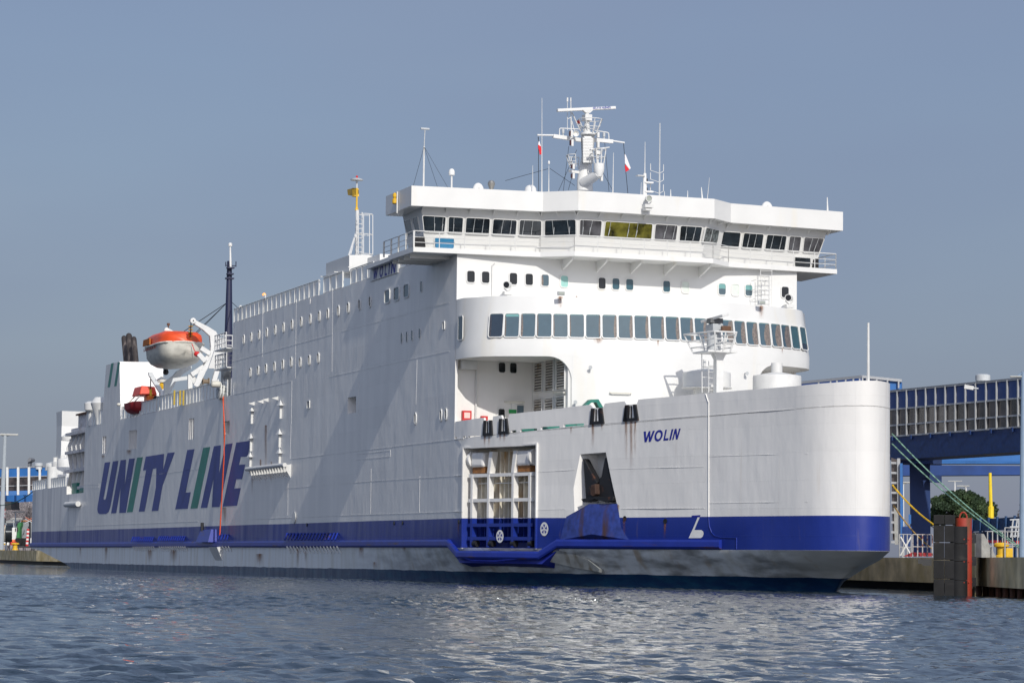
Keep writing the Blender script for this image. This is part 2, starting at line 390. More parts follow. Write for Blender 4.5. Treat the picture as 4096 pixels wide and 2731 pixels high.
def rrect(w, h, r, n=4):
    pts = []
    for cx, cy, a0 in ((w/2-r, h/2-r, 0), (-w/2+r, h/2-r, 90), (-w/2+r, -h/2+r, 180), (w/2-r, -h/2+r, 270)):
        for i in range(n+1):
            a = R(a0+90*i/n); pts.append((cx+r*math.cos(a), cy+r*math.sin(a)))
    return pts
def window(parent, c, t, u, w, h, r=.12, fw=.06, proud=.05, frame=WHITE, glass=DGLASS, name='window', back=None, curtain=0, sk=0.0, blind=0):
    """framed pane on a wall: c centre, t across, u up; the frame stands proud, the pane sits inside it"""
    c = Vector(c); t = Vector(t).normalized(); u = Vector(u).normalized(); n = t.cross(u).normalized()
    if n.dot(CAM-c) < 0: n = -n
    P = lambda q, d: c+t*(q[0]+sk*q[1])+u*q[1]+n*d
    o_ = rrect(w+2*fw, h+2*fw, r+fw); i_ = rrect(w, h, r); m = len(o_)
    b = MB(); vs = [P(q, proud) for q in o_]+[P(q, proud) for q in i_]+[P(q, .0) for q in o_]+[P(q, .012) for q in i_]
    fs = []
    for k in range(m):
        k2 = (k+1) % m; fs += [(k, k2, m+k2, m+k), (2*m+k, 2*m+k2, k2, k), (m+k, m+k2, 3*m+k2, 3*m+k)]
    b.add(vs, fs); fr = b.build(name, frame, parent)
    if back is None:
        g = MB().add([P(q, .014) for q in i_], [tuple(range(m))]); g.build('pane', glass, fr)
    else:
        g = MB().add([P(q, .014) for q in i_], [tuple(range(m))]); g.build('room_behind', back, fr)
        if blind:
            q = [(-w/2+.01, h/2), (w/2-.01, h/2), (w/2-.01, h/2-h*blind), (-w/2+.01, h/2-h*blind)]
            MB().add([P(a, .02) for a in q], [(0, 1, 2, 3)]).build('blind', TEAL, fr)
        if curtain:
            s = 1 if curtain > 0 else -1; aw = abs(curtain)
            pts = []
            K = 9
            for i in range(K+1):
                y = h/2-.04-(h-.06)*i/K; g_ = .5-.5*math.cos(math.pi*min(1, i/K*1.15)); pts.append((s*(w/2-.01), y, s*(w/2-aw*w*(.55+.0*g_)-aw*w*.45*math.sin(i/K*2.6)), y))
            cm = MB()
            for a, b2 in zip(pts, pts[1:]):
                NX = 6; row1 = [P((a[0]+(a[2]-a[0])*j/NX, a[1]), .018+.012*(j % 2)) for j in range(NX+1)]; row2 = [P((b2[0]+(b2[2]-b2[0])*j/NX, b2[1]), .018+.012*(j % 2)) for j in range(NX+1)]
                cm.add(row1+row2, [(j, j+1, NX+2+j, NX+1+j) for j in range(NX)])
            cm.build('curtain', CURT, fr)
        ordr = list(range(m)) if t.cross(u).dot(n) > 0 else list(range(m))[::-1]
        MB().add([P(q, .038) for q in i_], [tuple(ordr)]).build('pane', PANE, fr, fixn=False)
    return fr
def window_px(parent, surf, q, **k):
    """window from its four photographed corners (tl, tr, br, bl) put on the wall given by surf(px, py)"""
    tl, tr, br, bl = [surf(*a) for a in q]
    c = (tl+tr+br+bl)/4; t = ((tr-tl)+(br-bl))/2; u = ((tl-bl)+(tr-br))/2
    return window(parent, c, t, u, t.length, u.length, **k)
def railing(mb, pts, h=1.05, step=1.5, r=.028, bars=(.35, .7, 1.0), post=.03):
    for a, b in zip(pts, pts[1:]):
        a = Vector(a); b = Vector(b); L = (b-a).length; n = max(1, round(L/step))
        for f in bars: mb.tube(a+Vector((0, 0, h*f)), b+Vector((0, 0, h*f)), r if f > .9 else r*.7, n=5)
        for i in range(n+1):
            q = a+(b-a)*i/n; mb.tube(q, q+Vector((0, 0, h)), post, n=5)
# =====================================================================  THE FERRY
ferry = thing('ferry', 'large white and blue car ferry moored along the quay, bow to the right', 'ferry', (95, HB, 0))
# ---- hull: horizontal rings from keel to deck edge, cut for the side door, anchor pocket and mooring deck
WLTAB = [(-3, 0), (120, 0), (135, .12), (150, .8), (157, 1.7), (163, 3.3), (170, 5.6), (176, 8.0), (180, 9.7), (183, 11.2), (183.5, HB)]
def wl_pt(x, y):
    if x < 120: return x, y
    wx = x if x < 150 else 150+(x-150)*(183.5-150)/(187.45-150)
    return wx, min(HB, max(interp(WLTAB, wx), y if x < 146 else 0))
def topz(x):
    if x < 23.99: return 8.68
    if x < 33.69: return 7.8
    if x < 154.75: return 14.55
    return interp([(154.8, 8.75), (172, 9.25), (184, 9.5), (188, 9.6)], x)
ZB = [(-2, 2.10), (4, 2.0), (10, 1.75), (16, 1.3), (22, .7), (27, .1), (32, -.6), (40, -1.5)]
LV = [(-1.5, 1.06), (0, 1), (.55, .86), (1.2, .5), (1.7, .18), (2.15, 0), (3.93, 0), (6.2, 0), (None, 0)]
def make_hull():
    m = MB(); n = len(PLAN); rows = []
    for z, t in LV:
        row = []
        for side in (0, 1):
            for x, y in (PLAN if side == 0 else PLAN[::-1]):
                wx, wy = wl_pt(x, y); xx = x+(wx-x)*t; yy = y+(wy-y)*t
                if side: yy = B-yy
                if z is None: zz = topz(x)
                elif z < 2.15:
                    zb = interp(ZB, x); zz = max(z, zb+(z+1.5)/3.65*.05) if z < zb else z
                    zz = zb+(z+1.5)*(2.15-zb)/3.65 if zb > -1.49 else z
                else: zz = z
                row.append((xx, yy, zz))
        rows.append(row)
    k = 2*n
    for r_ in rows: m.v += [Vector(v) for v in r_]
    for j in range(len(rows)-1):
        for i in range(k): m.f.append((j*k+i, j*k+(i+1) % k, (j+1)*k+(i+1) % k, (j+1)*k+i))
    for i in range(n-1):
        m.f.append((i, i+1, k-2-i, k-1-i)); q = (len(rows)-1)*k; m.f.append((q+k-1-i, q+k-2-i, q+i+1, q+i))
    m.mi = [0]*len(m.f)
    me_o = m.build('hull', HULL, ferry, smooth=False)
    bm = bmesh.new(); bm.from_mesh(me_o.data); bmesh.ops.remove_doubles(bm, verts=bm.verts, dist=1e-4); bmesh.ops.recalc_face_normals(bm, faces=bm.faces); bm.to_mesh(me_o.data); bm.free()
    return me_o
def smooth_angle(o, a=32):
    for p in o.data.polygons: p.use_smooth = True
    o.data.set_sharp_from_angle(angle=R(a))
hull = make_hull()
def cutter(mb):
    o = mb.build('cutter', HULL, None); o.location = hull.location; o.location = (0, 0, 0); return o
bpy.context.view_layer.update()
# side door frame of reference
DA = Vector((156.42, .11, 0)); DB = Vector((163.72, 2.12, 0)); DT = (DB-DA).normalized(); DN = Vector((-DT.y, DT.x, 0))
D = lambda u, d, z: DA+DT*u+DN*d+Vector((0, 0, z))
DW = (DB-DA).length
c1 = MB().hexa([D(0, -1, 2.18), D(DW, -1, 2.18), D(DW, 1.05, 2.18), D(0, 1.05, 2.18)], [D(0, -1, 8.14), D(DW, -1, 8.14), D(DW, 1.05, 8.14), D(0, 1.05, 8.14)])
boolean(hull, cutter(c1))
# anchor pocket
AP = [onP(*z5(*q)) for q in ((1105, 424), (1320, 408), (1412, 812), (1190, 812), (1010, 900))]
an = Vector((-.31, .95, 0)).normalized()
c2 = MB(); bot = [q-an*.9 for q in AP]; top_ = [q+an*1.15 for q in AP]
top_[0] = top_[0]+Vector((.35, .1, 0)); top_[4] = top_[4]+Vector((1.55, .5, .15)); top_[3] += Vector((.2, 0, 0)); top_[2] += Vector((-.15, 0, 0))
c2.add(bot+top_, [(4, 3, 2, 1, 0), (5, 6, 7, 8, 9)]+[(i, (i+1) % 5, 5+(i+1) % 5, 5+i) for i in range(5)])
boolean(hull, cutter(c2))
# sheltered mooring deck behind the house front
c3 = MB().box((154.2, .16, 8.78), (154.9, 5.6, 13.7)); boolean(hull, cutter(c3))
c3 = MB().box((154.2, B-5.6, 8.78), (154.9, B-.16, 13.7)); boolean(hull, cutter(c3))
# square ports in the side
def side_cut(px0, py0, px1, py1, depth=.8):
    a = onY(px0, py0); b = onY(px1, py1)
    boolean(hull if a.z < 14.3 else house, cutter(MB().box((a.x, -.5, min(a.z, b.z)), (b.x, depth, max(a.z, b.z)))))
side_cut(*zd(1100, 1322), *zd(1172, 1455))
side_cut(*zc(1300, 1268), *zc(1353, 1400))
SLOTS = []
for x0, x1, y0, y1, k in ((28, 66, 1425, 1600, 2), (303, 388, 1365, 1560, 4), (930, 984, 1240, 1455, 3)):
    for i in range(k):
        a = x0+(x1-x0)*(i+.08)/k; b = x0+(x1-x0)*(i+.74)/k
        yy = y0+(0 if k == 2 else -.0)-(a-x0)*.11
        SLOTS.append((a, yy, b, yy+(y1-y0)))
for s in SLOTS: side_cut(*zc(s[0], s[1]), *zc(s[2], s[3]), depth=.5)

# ---- rubbing strake with its dip under the side door
def strake():
    m = MB()
    prof = []
    def sec(P, n, z0, z1_, out_): return [P+Vector((0, 0, z0)), P+n*out_*.55+Vector((0, 0, z0)), P+n*out_*.72+Vector((0, 0, z0+.1)), P+n*out_*.72+Vector((0, 0, z1_-.12)), P+n*out_*.6+Vector((0, 0, z1_)), P+Vector((0, 0, z1_))]
    pts = [(-2, 1.5), (-1, .6), (2, .2), (8, 0)]+[(x, 0) for x in range(15, 154, 6)]+[(154.2, 0)]
    S = []
    for i, (x, y) in enumerate(pts):
        n = Vector((-.6, -.8, 0)) if i == 0 else Vector((-.2, -.98, 0)) if i < 3 else Vector((0, -1, 0))
        S.append(sec(Vector((x, y+.02, 0)), n, 2.2, 2.66, .34))
    a = D(-.25, 0, 0); S.append(sec(Vector((155.9, .06, 0)), Vector((-.05, -1, 0)), 1.52, 1.98, .34))
    for x in (158, 160.5, 163, 164.1): S.append(sec(Vector((x, interp(PLAN[18:], x)+.03, 0)), -DN, 1.52, 1.98, .34))
    for x in (165.6, 168, 171, 174, 176.5, 178.6): S.append(sec(Vector((x, interp(PLAN[18:], x)+.03, 0)), Vector((.33, -.94, 0)), 2.2, 2.68, .34))
    for s_ in S: m.v += s_
    for j in range(len(S)-1): m.f += [(j*6+i, j*6+(i+1) % 6, j*6+6+(i+1) % 6, j*6+6+i) for i in range(6)]
    q = (len(S)-1)*6; m.f += [tuple(range(6)), tuple(range(q, q+6))]; m.mi = [0]*len(m.f)
    return m
BLUE = mat('belt_blue_paint', (.014, .034, .30), .4, var=.12, scale=.9, dirt=(.09, .045, .04), dirtscale=(.35, .35, 4), dth=(.60, .72))
strake().build('rubbing_strake', BLUE, ferry)
# fairing that carries the hull side down around the door sill
m = MB(); P0 = [(154.2, 2.15), (155.9, 1.25), (164.2, 1.25), (165.7, 2.15)]
outer = [Vector((x, interp(PLAN[17:], x)+.01, z)) for x, z in P0]
inner = [Vector((x-.4, interp(PLAN[17:], x)+2.6, z-.75)) for x, z in P0]
m.add(outer+inner, [(0, 1, 2, 3), (7, 6, 5, 4), (0, 4, 5, 1), (1, 5, 6, 2), (2, 6, 7, 3), (3, 7, 4, 0)])
SPON = mat('sill_fairing_blue', (.014, .028, .30), .45, var=.1)
m.build('sill_fairing', SPON, ferry)
# thruster fairing under the belt
m = MB(); G = mat('fairing_grey', (.34, .36, .36), .6, var=.2, scale=1.2, dirt=(.10, .08, .05), dirtscale=(1.5, 1.5, .3), dth=(.5, .7))
a = [onP(*z5(910, 1168)), onP(*z5(1050, 1195)), onP(*z5(1160, 1250)), onP(*z5(1225, 1320)), onP(*z5(1215, 1345)), onP(*z5(1030, 1310)), onP(*z5(800, 1250))]
a = [q+Vector((-.3, .8, 0))*(1 if q.z > 1.6 else 1.0)*(2.15-q.z)*.5+Vector((0, -.06, 0)) for q in a]
m.prism(a, Vector((-.4, 1.4, -.2))); m.build('thruster_fairing', G, ferry)

# ---- superstructure on the hull
m = MB(); m.box((97.2, 0, 14.55), (154.75, B, 20.42)); house = m.build('accommodation_block', HULL, ferry)
boolean(house, cutter(MB().box((120.8, -.5, 20.0), (121.2, .4, 20.6))))
m = MB()
cz = [(42.6, 14.55), (52.1, 14.55), (50.8, 20.3), (44.15, 20.36)]
m.hexa([(42.6, 0, 14.55), (52.1, 0, 14.55), (52.1, 4.31, 14.55), (42.6, 4.31, 14.55)], [(44.15, 0, 20.36), (50.8, 0, 20.3), (50.8, 4.31, 20.38), (44.15, 4.31, 20.4)])
cas = m.build('funnel_casing', HULL, ferry)
m = MB()
m.hexa([(42.6, B-4.3, 14.55), (52.1, B-4.3, 14.55), (52.1, B, 14.55), (42.6, B, 14.55)], [(44.15, B-4.3, 20.3), (50.8, B-4.3, 20.3), (50.8, B, 20.3), (44.15, B, 20.3)])
m.build('funnel_casing', HULL, ferry)
for x0, x1 in ((0, 22), (36, 56)):   # green slashes on the casing
    q = [zc(79+x0*1.9, 913-x0*.3), zc(105+x0*1.9, 908-x0*.3), zc(143+x0*1.9, 656-x0*.25), zc(117+x0*1.9, 662-x0*.25)]
    MB().sheet([onY(*a, -.006) for a in q]).build('green_slash', LGREEN, cas)
# exhaust pipes
for cxp, w_, y0, y1 in ((249, 56, 375, 645), (300, 66, 350, 645), (352, 56, 385, 645)):
    a = onY(*zc(cxp+28, y1+30), 2.2); b = onY(*zc(cxp, y0), 2.2); r_ = w_/2/2.6133/FPX*(a-CAM).length
    d = (b-a).normalized(); L = (b-a).length
    mm = MB(); mm.lathe(a, [(r_, 0), (r_*1.02, L*.5), (r_, L-r_), (r_*.8, L-.35*r_), (r_*.4, L)], 16, d); mm.build('exhaust_pipe', SOOT, cas, smooth=True)
# big curved front: columns across y
def zlow(y):
    y = min(y, B-y)
    if y < 4.1: return 13.66
    if y < 5.45: return 13.66-1.5*(1-math.sqrt(max(0, 1-((y-4.1)/1.35)**2)))
    return 8.5
def fsec(ys, zl_f, top):
    """solid between the house front line and the cabin front, lower edge zl_f(y)"""
    fx = [(y, x) for y, x in FR]; m = MB(); rows = []
    for y in ys:
        x = interp(fx, y); e = .01; sl_ = (interp(fx, min(B, y+e))-interp(fx, max(0, y-e)))/(2*e); nl = math.hypot(1, sl_); n = Vector((1/nl, -sl_/nl, 0))
        if top:
            off = -n*RAKE*(17.35-14.4)
            if y < .1 or y > B-.1: off = Vector((0, 0, 0))
            rows.append([(154.79, y, 13.66), (x, y, 13.66), (x, y, 14.4), (x+off.x, min(B, max(0, y+off.y)), 17.35), (154.79, y, 17.35)])
        else:
            th = .18 if zl_f(y) > 9 else None
            bx = 154.79 if th is None else x-th
            rows.append([(bx, y, zl_f(y)), (x, y, zl_f(y)), (x, y, 13.659), (bx, y, 13.659)])
    k = len(rows[0])
    for r_ in rows: m.v += [Vector(v) for v in r_]
    for j in range(len(rows)-1): m.f += [(j*k+i, j*k+(i+1) % k, j*k+k+(i+1) % k, j*k+k+i) for i in range(k)]
    q = (len(rows)-1)*k; m.f += [tuple(range(k)), tuple(range(q, q+k))]; m.mi = [0]*len(m.f); return m
YS = sorted(set([round(y, 3) for y, _ in FR]))
fo = fsec(YS, None, True).build('curved_lounge_front', WHITE, ferry, smooth=True)
fsec([5.46]+[y for y in YS if 5.5 < y < B-5.5]+[B-5.46], lambda y: 8.5, False).build('lower_front', WHITE, ferry, smooth=True)
for A_ in ([4.1, 4.4, 4.7, 4.9, 5.05, 5.2, 5.3, 5.38, 5.43, 5.455],):
    fsec(A_, zlow, False).build('opening_corner', WHITE, ferry, smooth=True); fsec([B-y for y in A_[::-1]], zlow, False).build('opening_corner', WHITE, ferry, smooth=True)
# crease line below the windows
fx = [(y, x) for y, x in FR]
# house front above
m = MB(); m.box((154.75, 0.0, 17.2), (154.80, B, 20.2)); m.build('cabin_front', WHITE, ferry)
m = MB(); m.box((154.75, 0.0, 13.6), (154.78, 0.2, 17.36)); 
m.build('corner_plate', HULL, ferry)
# louvre wall + floor of the mooring recess
rec = MB()
rec.box((154.22, 5.25, 8.9), (160.4, 5.5, 13.655)); rw = rec.build('recess_wall', WHITE, ferry); MB().box((154.22, B-5.5, 8.9), (160.4, B-5.25, 13.655)).build('recess_wall', WHITE, ferry)
def louvre(parent, x0, x1, z0, z1_, y, s=-1):
    m = MB(); m.box((x0, y-.04, z0), (x1, y-.01, z1_)); n = int((z1_-z0)/.16)
    b = MB(); b.box((x0-.06, y-.10, z0-.06), (x0, y, z1_+.06)); b.box((x1, y-.10, z0-.06), (x1+.06, y, z1_+.06)); b.box((x0, y-.10, z1_), (x1, y, z1_+.06)); b.box((x0, y-.10, z0-.06), (x1, y, z0))
    fr = b.build('louvre_frame', WHITE2, parent); m.build('louvre_shadow_box', mat('louvre_back', (.12, .11, .10), .9), fr)
    sl_ = MB()
    for i in range(n):
        z = z0+(z1_-z0)*(i+.5)/n; sl_.bar((x0, y-.07, z), (x1, y-.07, z), .02, .09, (0, .6, 1))
    sl_.build('slat', LOUV, fr)
LOUV = mat('louvre_slats', (.60, .58, .53), .6, dirt=(.30, .20, .08), dirtscale=(1, 1, 2), dth=(.55, .7))
for k_, (a, b) in enumerate((((825, 1015), (900, 1265)), ((940, 990), (1015, 1255)), ((1052, 978), (1130, 1240)), ((825, 1335), (900, 1440)), ((935, 1325), (1015, 1430)), ((1050, 1312), (1132, 1415)))):
    p = onY(*z3(*a), 5.2); q = onY(*z3(*b), 5.2); x0 = 154.75+(k_ % 3)*1.95; louvre(rw, x0, x0+1.35, q.z-(0 if b[1] < 1300 else 1.3), p.z-.1, 5.24)
# small windows, fire boxes, door and lights inside the recess
XW = 154.22
def fpx(q, X, **k):
    x0, y0, x1, y1 = q; s = (x1-x0)*.05
    return window_px(ferry, lambda a, b: onX(a, b, X), [z3(x0, y0), z3(x1, y0+s), z3(x1, y1+s), z3(x0, y1)], **k)
fpx((547, 1006, 606, 1095), XW); fpx((648, 1010, 708, 1100), XW); fpx((543, 1420, 601, 1530), XW)
for q, nm in (((228, 1436, 306, 1530), 'fire_cabinet'), ((397, 1484, 452, 1540), 'fire_cabinet')):
    a = onX(*z3(q[0], q[1]), XW+.3); b = onX(*z3(q[2], q[3]), XW+.3)
    fc = MB().box((XW, a.y, b.z), (XW+.3, b.y, a.z)).build(nm, RED, ferry, bevel=.02)
    if q[0] < 300:
        cc = (a+b)/2; MB().box((XW+.3, cc.y-.2, cc.z-.15), (XW+.315, cc.y+.18, cc.z+.2)).build('hose_sign', mat('pale_sign', (.8, .55, .5), .5), fc)
a = onX(*z3(662, 1375), XW+.06); b = onX(*z3(712, 1480), XW+.06)
dd = MB().box((XW, a.y, 9.0), (XW+.06, b.y, a.z)).build('recess_door', WHITE, ferry)
c_ = onX(*z3(678, 1445), XW+.07); MB().box((XW+.06, c_.y-.28, c_.z-.12), (XW+.07, c_.y+.22, c_.z+.12)).build('exit_sign', mat('green_sign', (.02, .30, .08), .5), dd)
MB().box((XW+.0, b.y+.02, 9.0), (XW+.03, b.y+.45, a.z-.1)).build('doorway', INNER, dd)
m = MB(); a = onX(*z3(350, 1000), XW+.1); m.tube((XW+.1, a.y, 8.9), (XW+.1, a.y, 13.6), .06); a = onX(*z3(372, 1000), XW+.1); m.build('drain_pipe', WHITE2, ferry)
m = MB(); a = onX(*z3(215, 975), XW+.5); b = onX(*z3(355, 1070), XW+.5)
m.box((XW, a.y, b.z), (XW+.5, b.y, a.z)); m.build('duct', WHITE2, ferry)
def strip_light(p, q, parent=ferry):
    b = MB(); p = Vector(p); q = Vector(q); b.bar(p, q, .14, .09); fr = b.build('strip_light', CREAM, parent, bevel=.02)
    c = MB(); d = (q-p).normalized(); c.tube(p+d*.1-Vector((0, 0, .06)), q-d*.1-Vector((0, 0, .06)), .04); c.build('lamp_tube', MARKW, fr)
strip_light(onX(*z3(600, 1357), XW+.12), onX(*z3(780, 1361), XW+.12))
for a, b in ((z3(1540, 1277), z3(1735, 1282)),):
    p, n = onF(*a, .12); q, n = onF(*b, .12); strip_light(p, q)
strip_light(onY(*z3(1040, 1278), 5.12), onY(*z3(1135, 1276), 5.12))
strip_light(onX(*z3(568, 962), 156.6), onX(*z3(752, 965), 156.6))

# ---- lounge window band
WB = []
for q in ((517, 577, 782), (669, 577, 782), (820, 577, 782), (971, 577, 782), (1123, 577, 785), (1275, 581, 788), (1425, 585, 790), (1574, 589, 793), (1720, 593, 797)): WB.append((z3(q[0], q[1]), z3(q[0]-3, q[2]), None))
for q in ((42, 595, 50, 797), (183, 599, 183, 802), (325, 603, 325, 806), (460, 609, 465, 811), (592, 616, 600, 817), (726, 624, 733, 825), (853, 633, 862, 832), (970, 640, 980, 841), (1090, 648, 1098, 850), (1200, 657, 1209, 858), (1306, 667, 1315, 867), (1407, 678, 1416, 878), (1500, 688, 1512, 887), (1588, 702, 1598, 900)): WB.append((z4(q[0], q[1]), z4(q[2], q[3]), None))
NW = len(WB)
def fcurve(s):   # point at arc length s of the front plan
    acc = 0
    for (y0, x0), (y1, x1) in zip(FR, FR[1:]):
        L = math.hypot(x1-x0, y1-y0)
        if acc+L >= s: k = (s-acc)/L; return Vector((x0+(x1-x0)*k, y0+(y1-y0)*k, 0))
        acc += L
    return Vector((154.75, B, 0))
FL = sum(math.hypot(b[1]-a[1], b[0]-a[0]) for a, b in zip(FR, FR[1:]))
first = onF(*WB[0][1])[0]
acc = 0
for (y0, x0), (y1, x1) in zip(FR, FR[1:]):
    if y0 <= first.y <= y1: s0 = acc+math.hypot(x1-x0, y1-y0)*(first.y-y0)/(y1-y0); break
    acc += math.hypot(x1-x0, y1-y0)
for i in range(NW):
    s = s0+(FL-2*s0)*i/(NW-1); c = fcurve(s); t = (fcurve(s+.4)-fcurve(s-.4)).normalized(); n = Vector((t.y, -t.x, 0))
    if n.x < 0: n = -n
    up = (Vector((0, 0, 1))-n*RAKE).normalized()
    z = 15.53; c = c-n*RAKE*(z-14.4)+Vector((0, 0, z)); c += n*.01
    cur = [0.16, .10, .16, .1, .1, .1, -.12, -.2, -.22, -.22, -.2, -.25, -.25, -.3, -.42, -.55, -.42, -.5, -.55, -.6, -.65, 0, 0][i]
    if i < 5: cur = abs(cur)
    sgn = 1 if t.y > 0 else -1
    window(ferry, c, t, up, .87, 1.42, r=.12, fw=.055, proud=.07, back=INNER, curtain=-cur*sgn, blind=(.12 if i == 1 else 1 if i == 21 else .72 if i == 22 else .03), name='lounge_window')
a = onX(*z3(190, 600), 156.0)
# side window wrapping the rounded corner
c = fcurve(.95)+Vector((0, 0, 15.53)); t = (fcurve(1.3)-fcurve(.6)).normalized(); window(ferry, c+Vector((.0, -.02, 0)), t, (0, 0, 1), .75, 1.42, r=.12, back=INNER, name='lounge_window')

# ---- cabin windows of the upper front
for i, q in enumerate(((264, 186, 332, 288), (396, 192, 463, 294), (645, 205, 712, 307), (787, 212, 853, 313), (929, 220, 995, 321), (1104, 230, 1168, 330), (1441, 247, 1504, 346), (1565, 253, 1628, 352), (1688, 259, 1752, 357))):
    fpx(q, 154.81, name='cabin_window', r=.13, glass=TEAL if i == 5 else BGLASS if i in (7, 8) else DGLASS) if i != 4 else fpx(q, 154.81, name='cabin_window', r=.13, back=INNER, curtain=-.3)
for i, q in enumerate(((340, 275, 402, 373), (510, 283, 572, 381), (838, 300, 900, 398), (957, 306, 1020, 404), (1077, 312, 1138, 408), (1401, 328, 1464, 424))):
    x0, y0, x1, y1 = q; s = 4
    window_px(ferry, lambda a, b: onX(a, b, 154.81), [z4(x0, y0), z4(x1, y0+s), z4(x1, y1+s), z4(x0, y1)], name='cabin_window', r=.13, glass=[BGLASS, mat('pale_blind', (.62, .68, .62), .5), BGLASS, mat('pale_blind', (.62, .68, .62), .5), DGLASS, DGLASS][i], **(dict(back=INNER, blind=.45) if i in (2, 4) else {}))
# ---- side windows and ports (flush with the shell plating, deep white frames)
def side_win(cx, cy, w, h, fn=zd, glass=DGLASS, fw=.075, name='side_window', proud=.06, r=.16):
    a = onY(*fn(cx-w/2, cy)); b = onY(*fn(cx+w/2, cy)); t_ = onY(*fn(cx, cy-h/2)); u_ = onY(*fn(cx, cy+h/2))
    window(ferry, ((a.x+b.x)/2, -.004, (t_.z+u_.z)/2), (1, 0, 0), (0, 0, 1), abs(b.x-a.x), abs(t_.z-u_.z), r=r, fw=fw, proud=proud, glass=glass, name=name)
for q in ((170, 802), (237, 782), (308, 761), (377, 740), (452, 718), (526, 694), (603, 668), (685, 645), (766, 619), (847, 594), (923, 571), (1018, 545), (1106, 519), (1207, 489), (1301, 463)): side_win(q[0], q[1], 9+q[0]*.004, 70+q[0]*.012, name='cabin_porthole')
for q in ((229, 1097), (299, 1081), (369, 1063), (445, 1044), (520, 1025), (595, 1004), (676, 1007), (757, 987), (838, 967)): side_win(q[0], q[1], 10+q[0]*.004, 70+q[0]*.012, name='cabin_porthole')
for q in ((1456, 416), (1540, 393), (1628, 365)): side_win(q[0], q[1], 44, 108, glass=BGLASS, name='saloon_window')
for q in ((1760, 328, 14, 98), (1584, 788, 12, 92), (1630, 778, 12, 92), (1677, 766, 14, 92), (1746, 750, 14, 92)): side_win(*q, fw=.03, proud=.03, glass=BGLASS, name='small_side_window')
for q in ((1708, 1510, 12, 88), (1937, 1480, 12, 88), (1982, 1472, 12, 88)): side_win(*q, name='lower_porthole', fw=.1)
for q in ((1962, 676, 14, 62), (750, 1384, 20, 60)): side_win(*q, glass=mat('vent_grey', (.25, .26, .27), .7), fw=.06, name='vent_grille', r=.03)
# liners of the slots: dark boxes already cut; narrow white uprights between them
# ---- weld seams and fender frames: thin raised strips
def strip(mb, pts, w_=.05, th=.025, surf=None):
    for a, b in zip(pts, pts[1:]): mb.bar(a, b, th*2, w_)
m = MB()
def side_line(m0, *pts, fn=zd, w_=.06):
    m = MB(); w_ *= .7; q = [onY(*fn(*p), .008) for p in pts]
    for a, b in zip(q, q[1:]):
        if abs(a.x-b.x) > abs(a.z-b.z): m.bar(a, b, .04, w_)
        else: m.bar(a, b, w_, .04, (0, 1, 0))
    m.build('weld_seam', HULL, ferry)
side_line(m, (65, 1000), (965, 755)); side_line(m, (1045, 732), (2010, 470)); side_line(m, (935, 1136), (2010, 905)); 
side_line(m, (390, 325), (1005, 252), fn=ze); side_line(m, (1005, 250), (1368, 210), fn=ze); side_line(m, (1370, 207), (2060, 128), fn=ze)
side_line(m, (0, 905), (440, 888), fn=ze); side_line(m, (505, 883), (2050, 830), fn=ze)
side_line(m, (0, 972), (1190, 925), fn=zu); side_line(m, (80, 1295), (600, 1175)); side_line(m, (600, 1175), (595, 1560)); side_line(m, (78, 1210), (78, 1295)); 
side_line(m, (232, 545), (1200, 420), fn=zu, w_=.04); side_line(m, (85, 570), (232, 568), fn=zu, w_=.09); side_line(m, (85, 605), (230, 605), fn=zu, w_=.06); side_line(m, (231, 568), (230, 607), fn=zu, w_=.1)
side_line(m, (1015, 282), (1356, 242), fn=ze, w_=.07); side_line(m, (1015, 333), (1356, 300), fn=ze, w_=.09); side_line(m, (1356, 240), (1356, 302), fn=ze, w_=.15)
side_line(m, (0, 638), (1165, 540), (2050, 484), fn=ze, w_=.04)
side_line(m, (340, 520), (336, 960), w_=.03); side_line(m, (640, 440), (632, 1150), w_=.03); side_line(m, (965, 340), (960, 1090), w_=.03); side_line(m, (1200, 1185), (1195, 1490), w_=.03); side_line(m, (1722, 980), (1712, 1380), w_=.03)
side_line(m, (397, 0), (388, 325), fn=ze, w_=.05); side_line(m, (370, 400), (366, 870), fn=ze, w_=.04); side_line(m, (1640, 490), (1635, 840), fn=ze, w_=.05); side_line(m, (1170, 420), (1165, 855), fn=ze, w_=.04)
def bow_line(m0, pts, w_=.03, th=.012, fn=z5):
    m = MB(); q = [onP(*fn(*p), .0) for p in pts]
    for a, b in zip(q, q[1:]): m.bar(a, b, th*2, w_, (0, 0, 1) if abs(a.z-b.z) < (a-b).length*.7 else (1, 0, 0))
    m.build('weld_seam', HULL, ferry)
m = MB(); X5 = 1666   # z5 x = px offset of crop (2600,1600)
bow_line(m, [(0+145, 318), (600, 262), (1100, 200), (1580, 158), (1700, 150), (2097, 118)])
bow_line(m, [(2130, 119), (2400, 98), (2800, 70), (3000, 52), (3200, 36), (3330, 35), (3560, 48)])
bow_line(m, [(790, 562), (1080, 545)], .03); bow_line(m, [(1350, 540), (1700, 530), (2090, 522)], .03)
bow_line(m, [(2130, 440), (2500, 428), (2900, 418), (3160, 415), (3400, 418), (3560, 434)])
bow_line(m, [(2130, 806), (2500, 800), (2900, 796), (3160, 798), (3450, 808), (3560, 815)], .035); bow_line(m, [(785, 858), (1000, 852)]); bow_line(m, [(1440, 850), (2095, 846)])
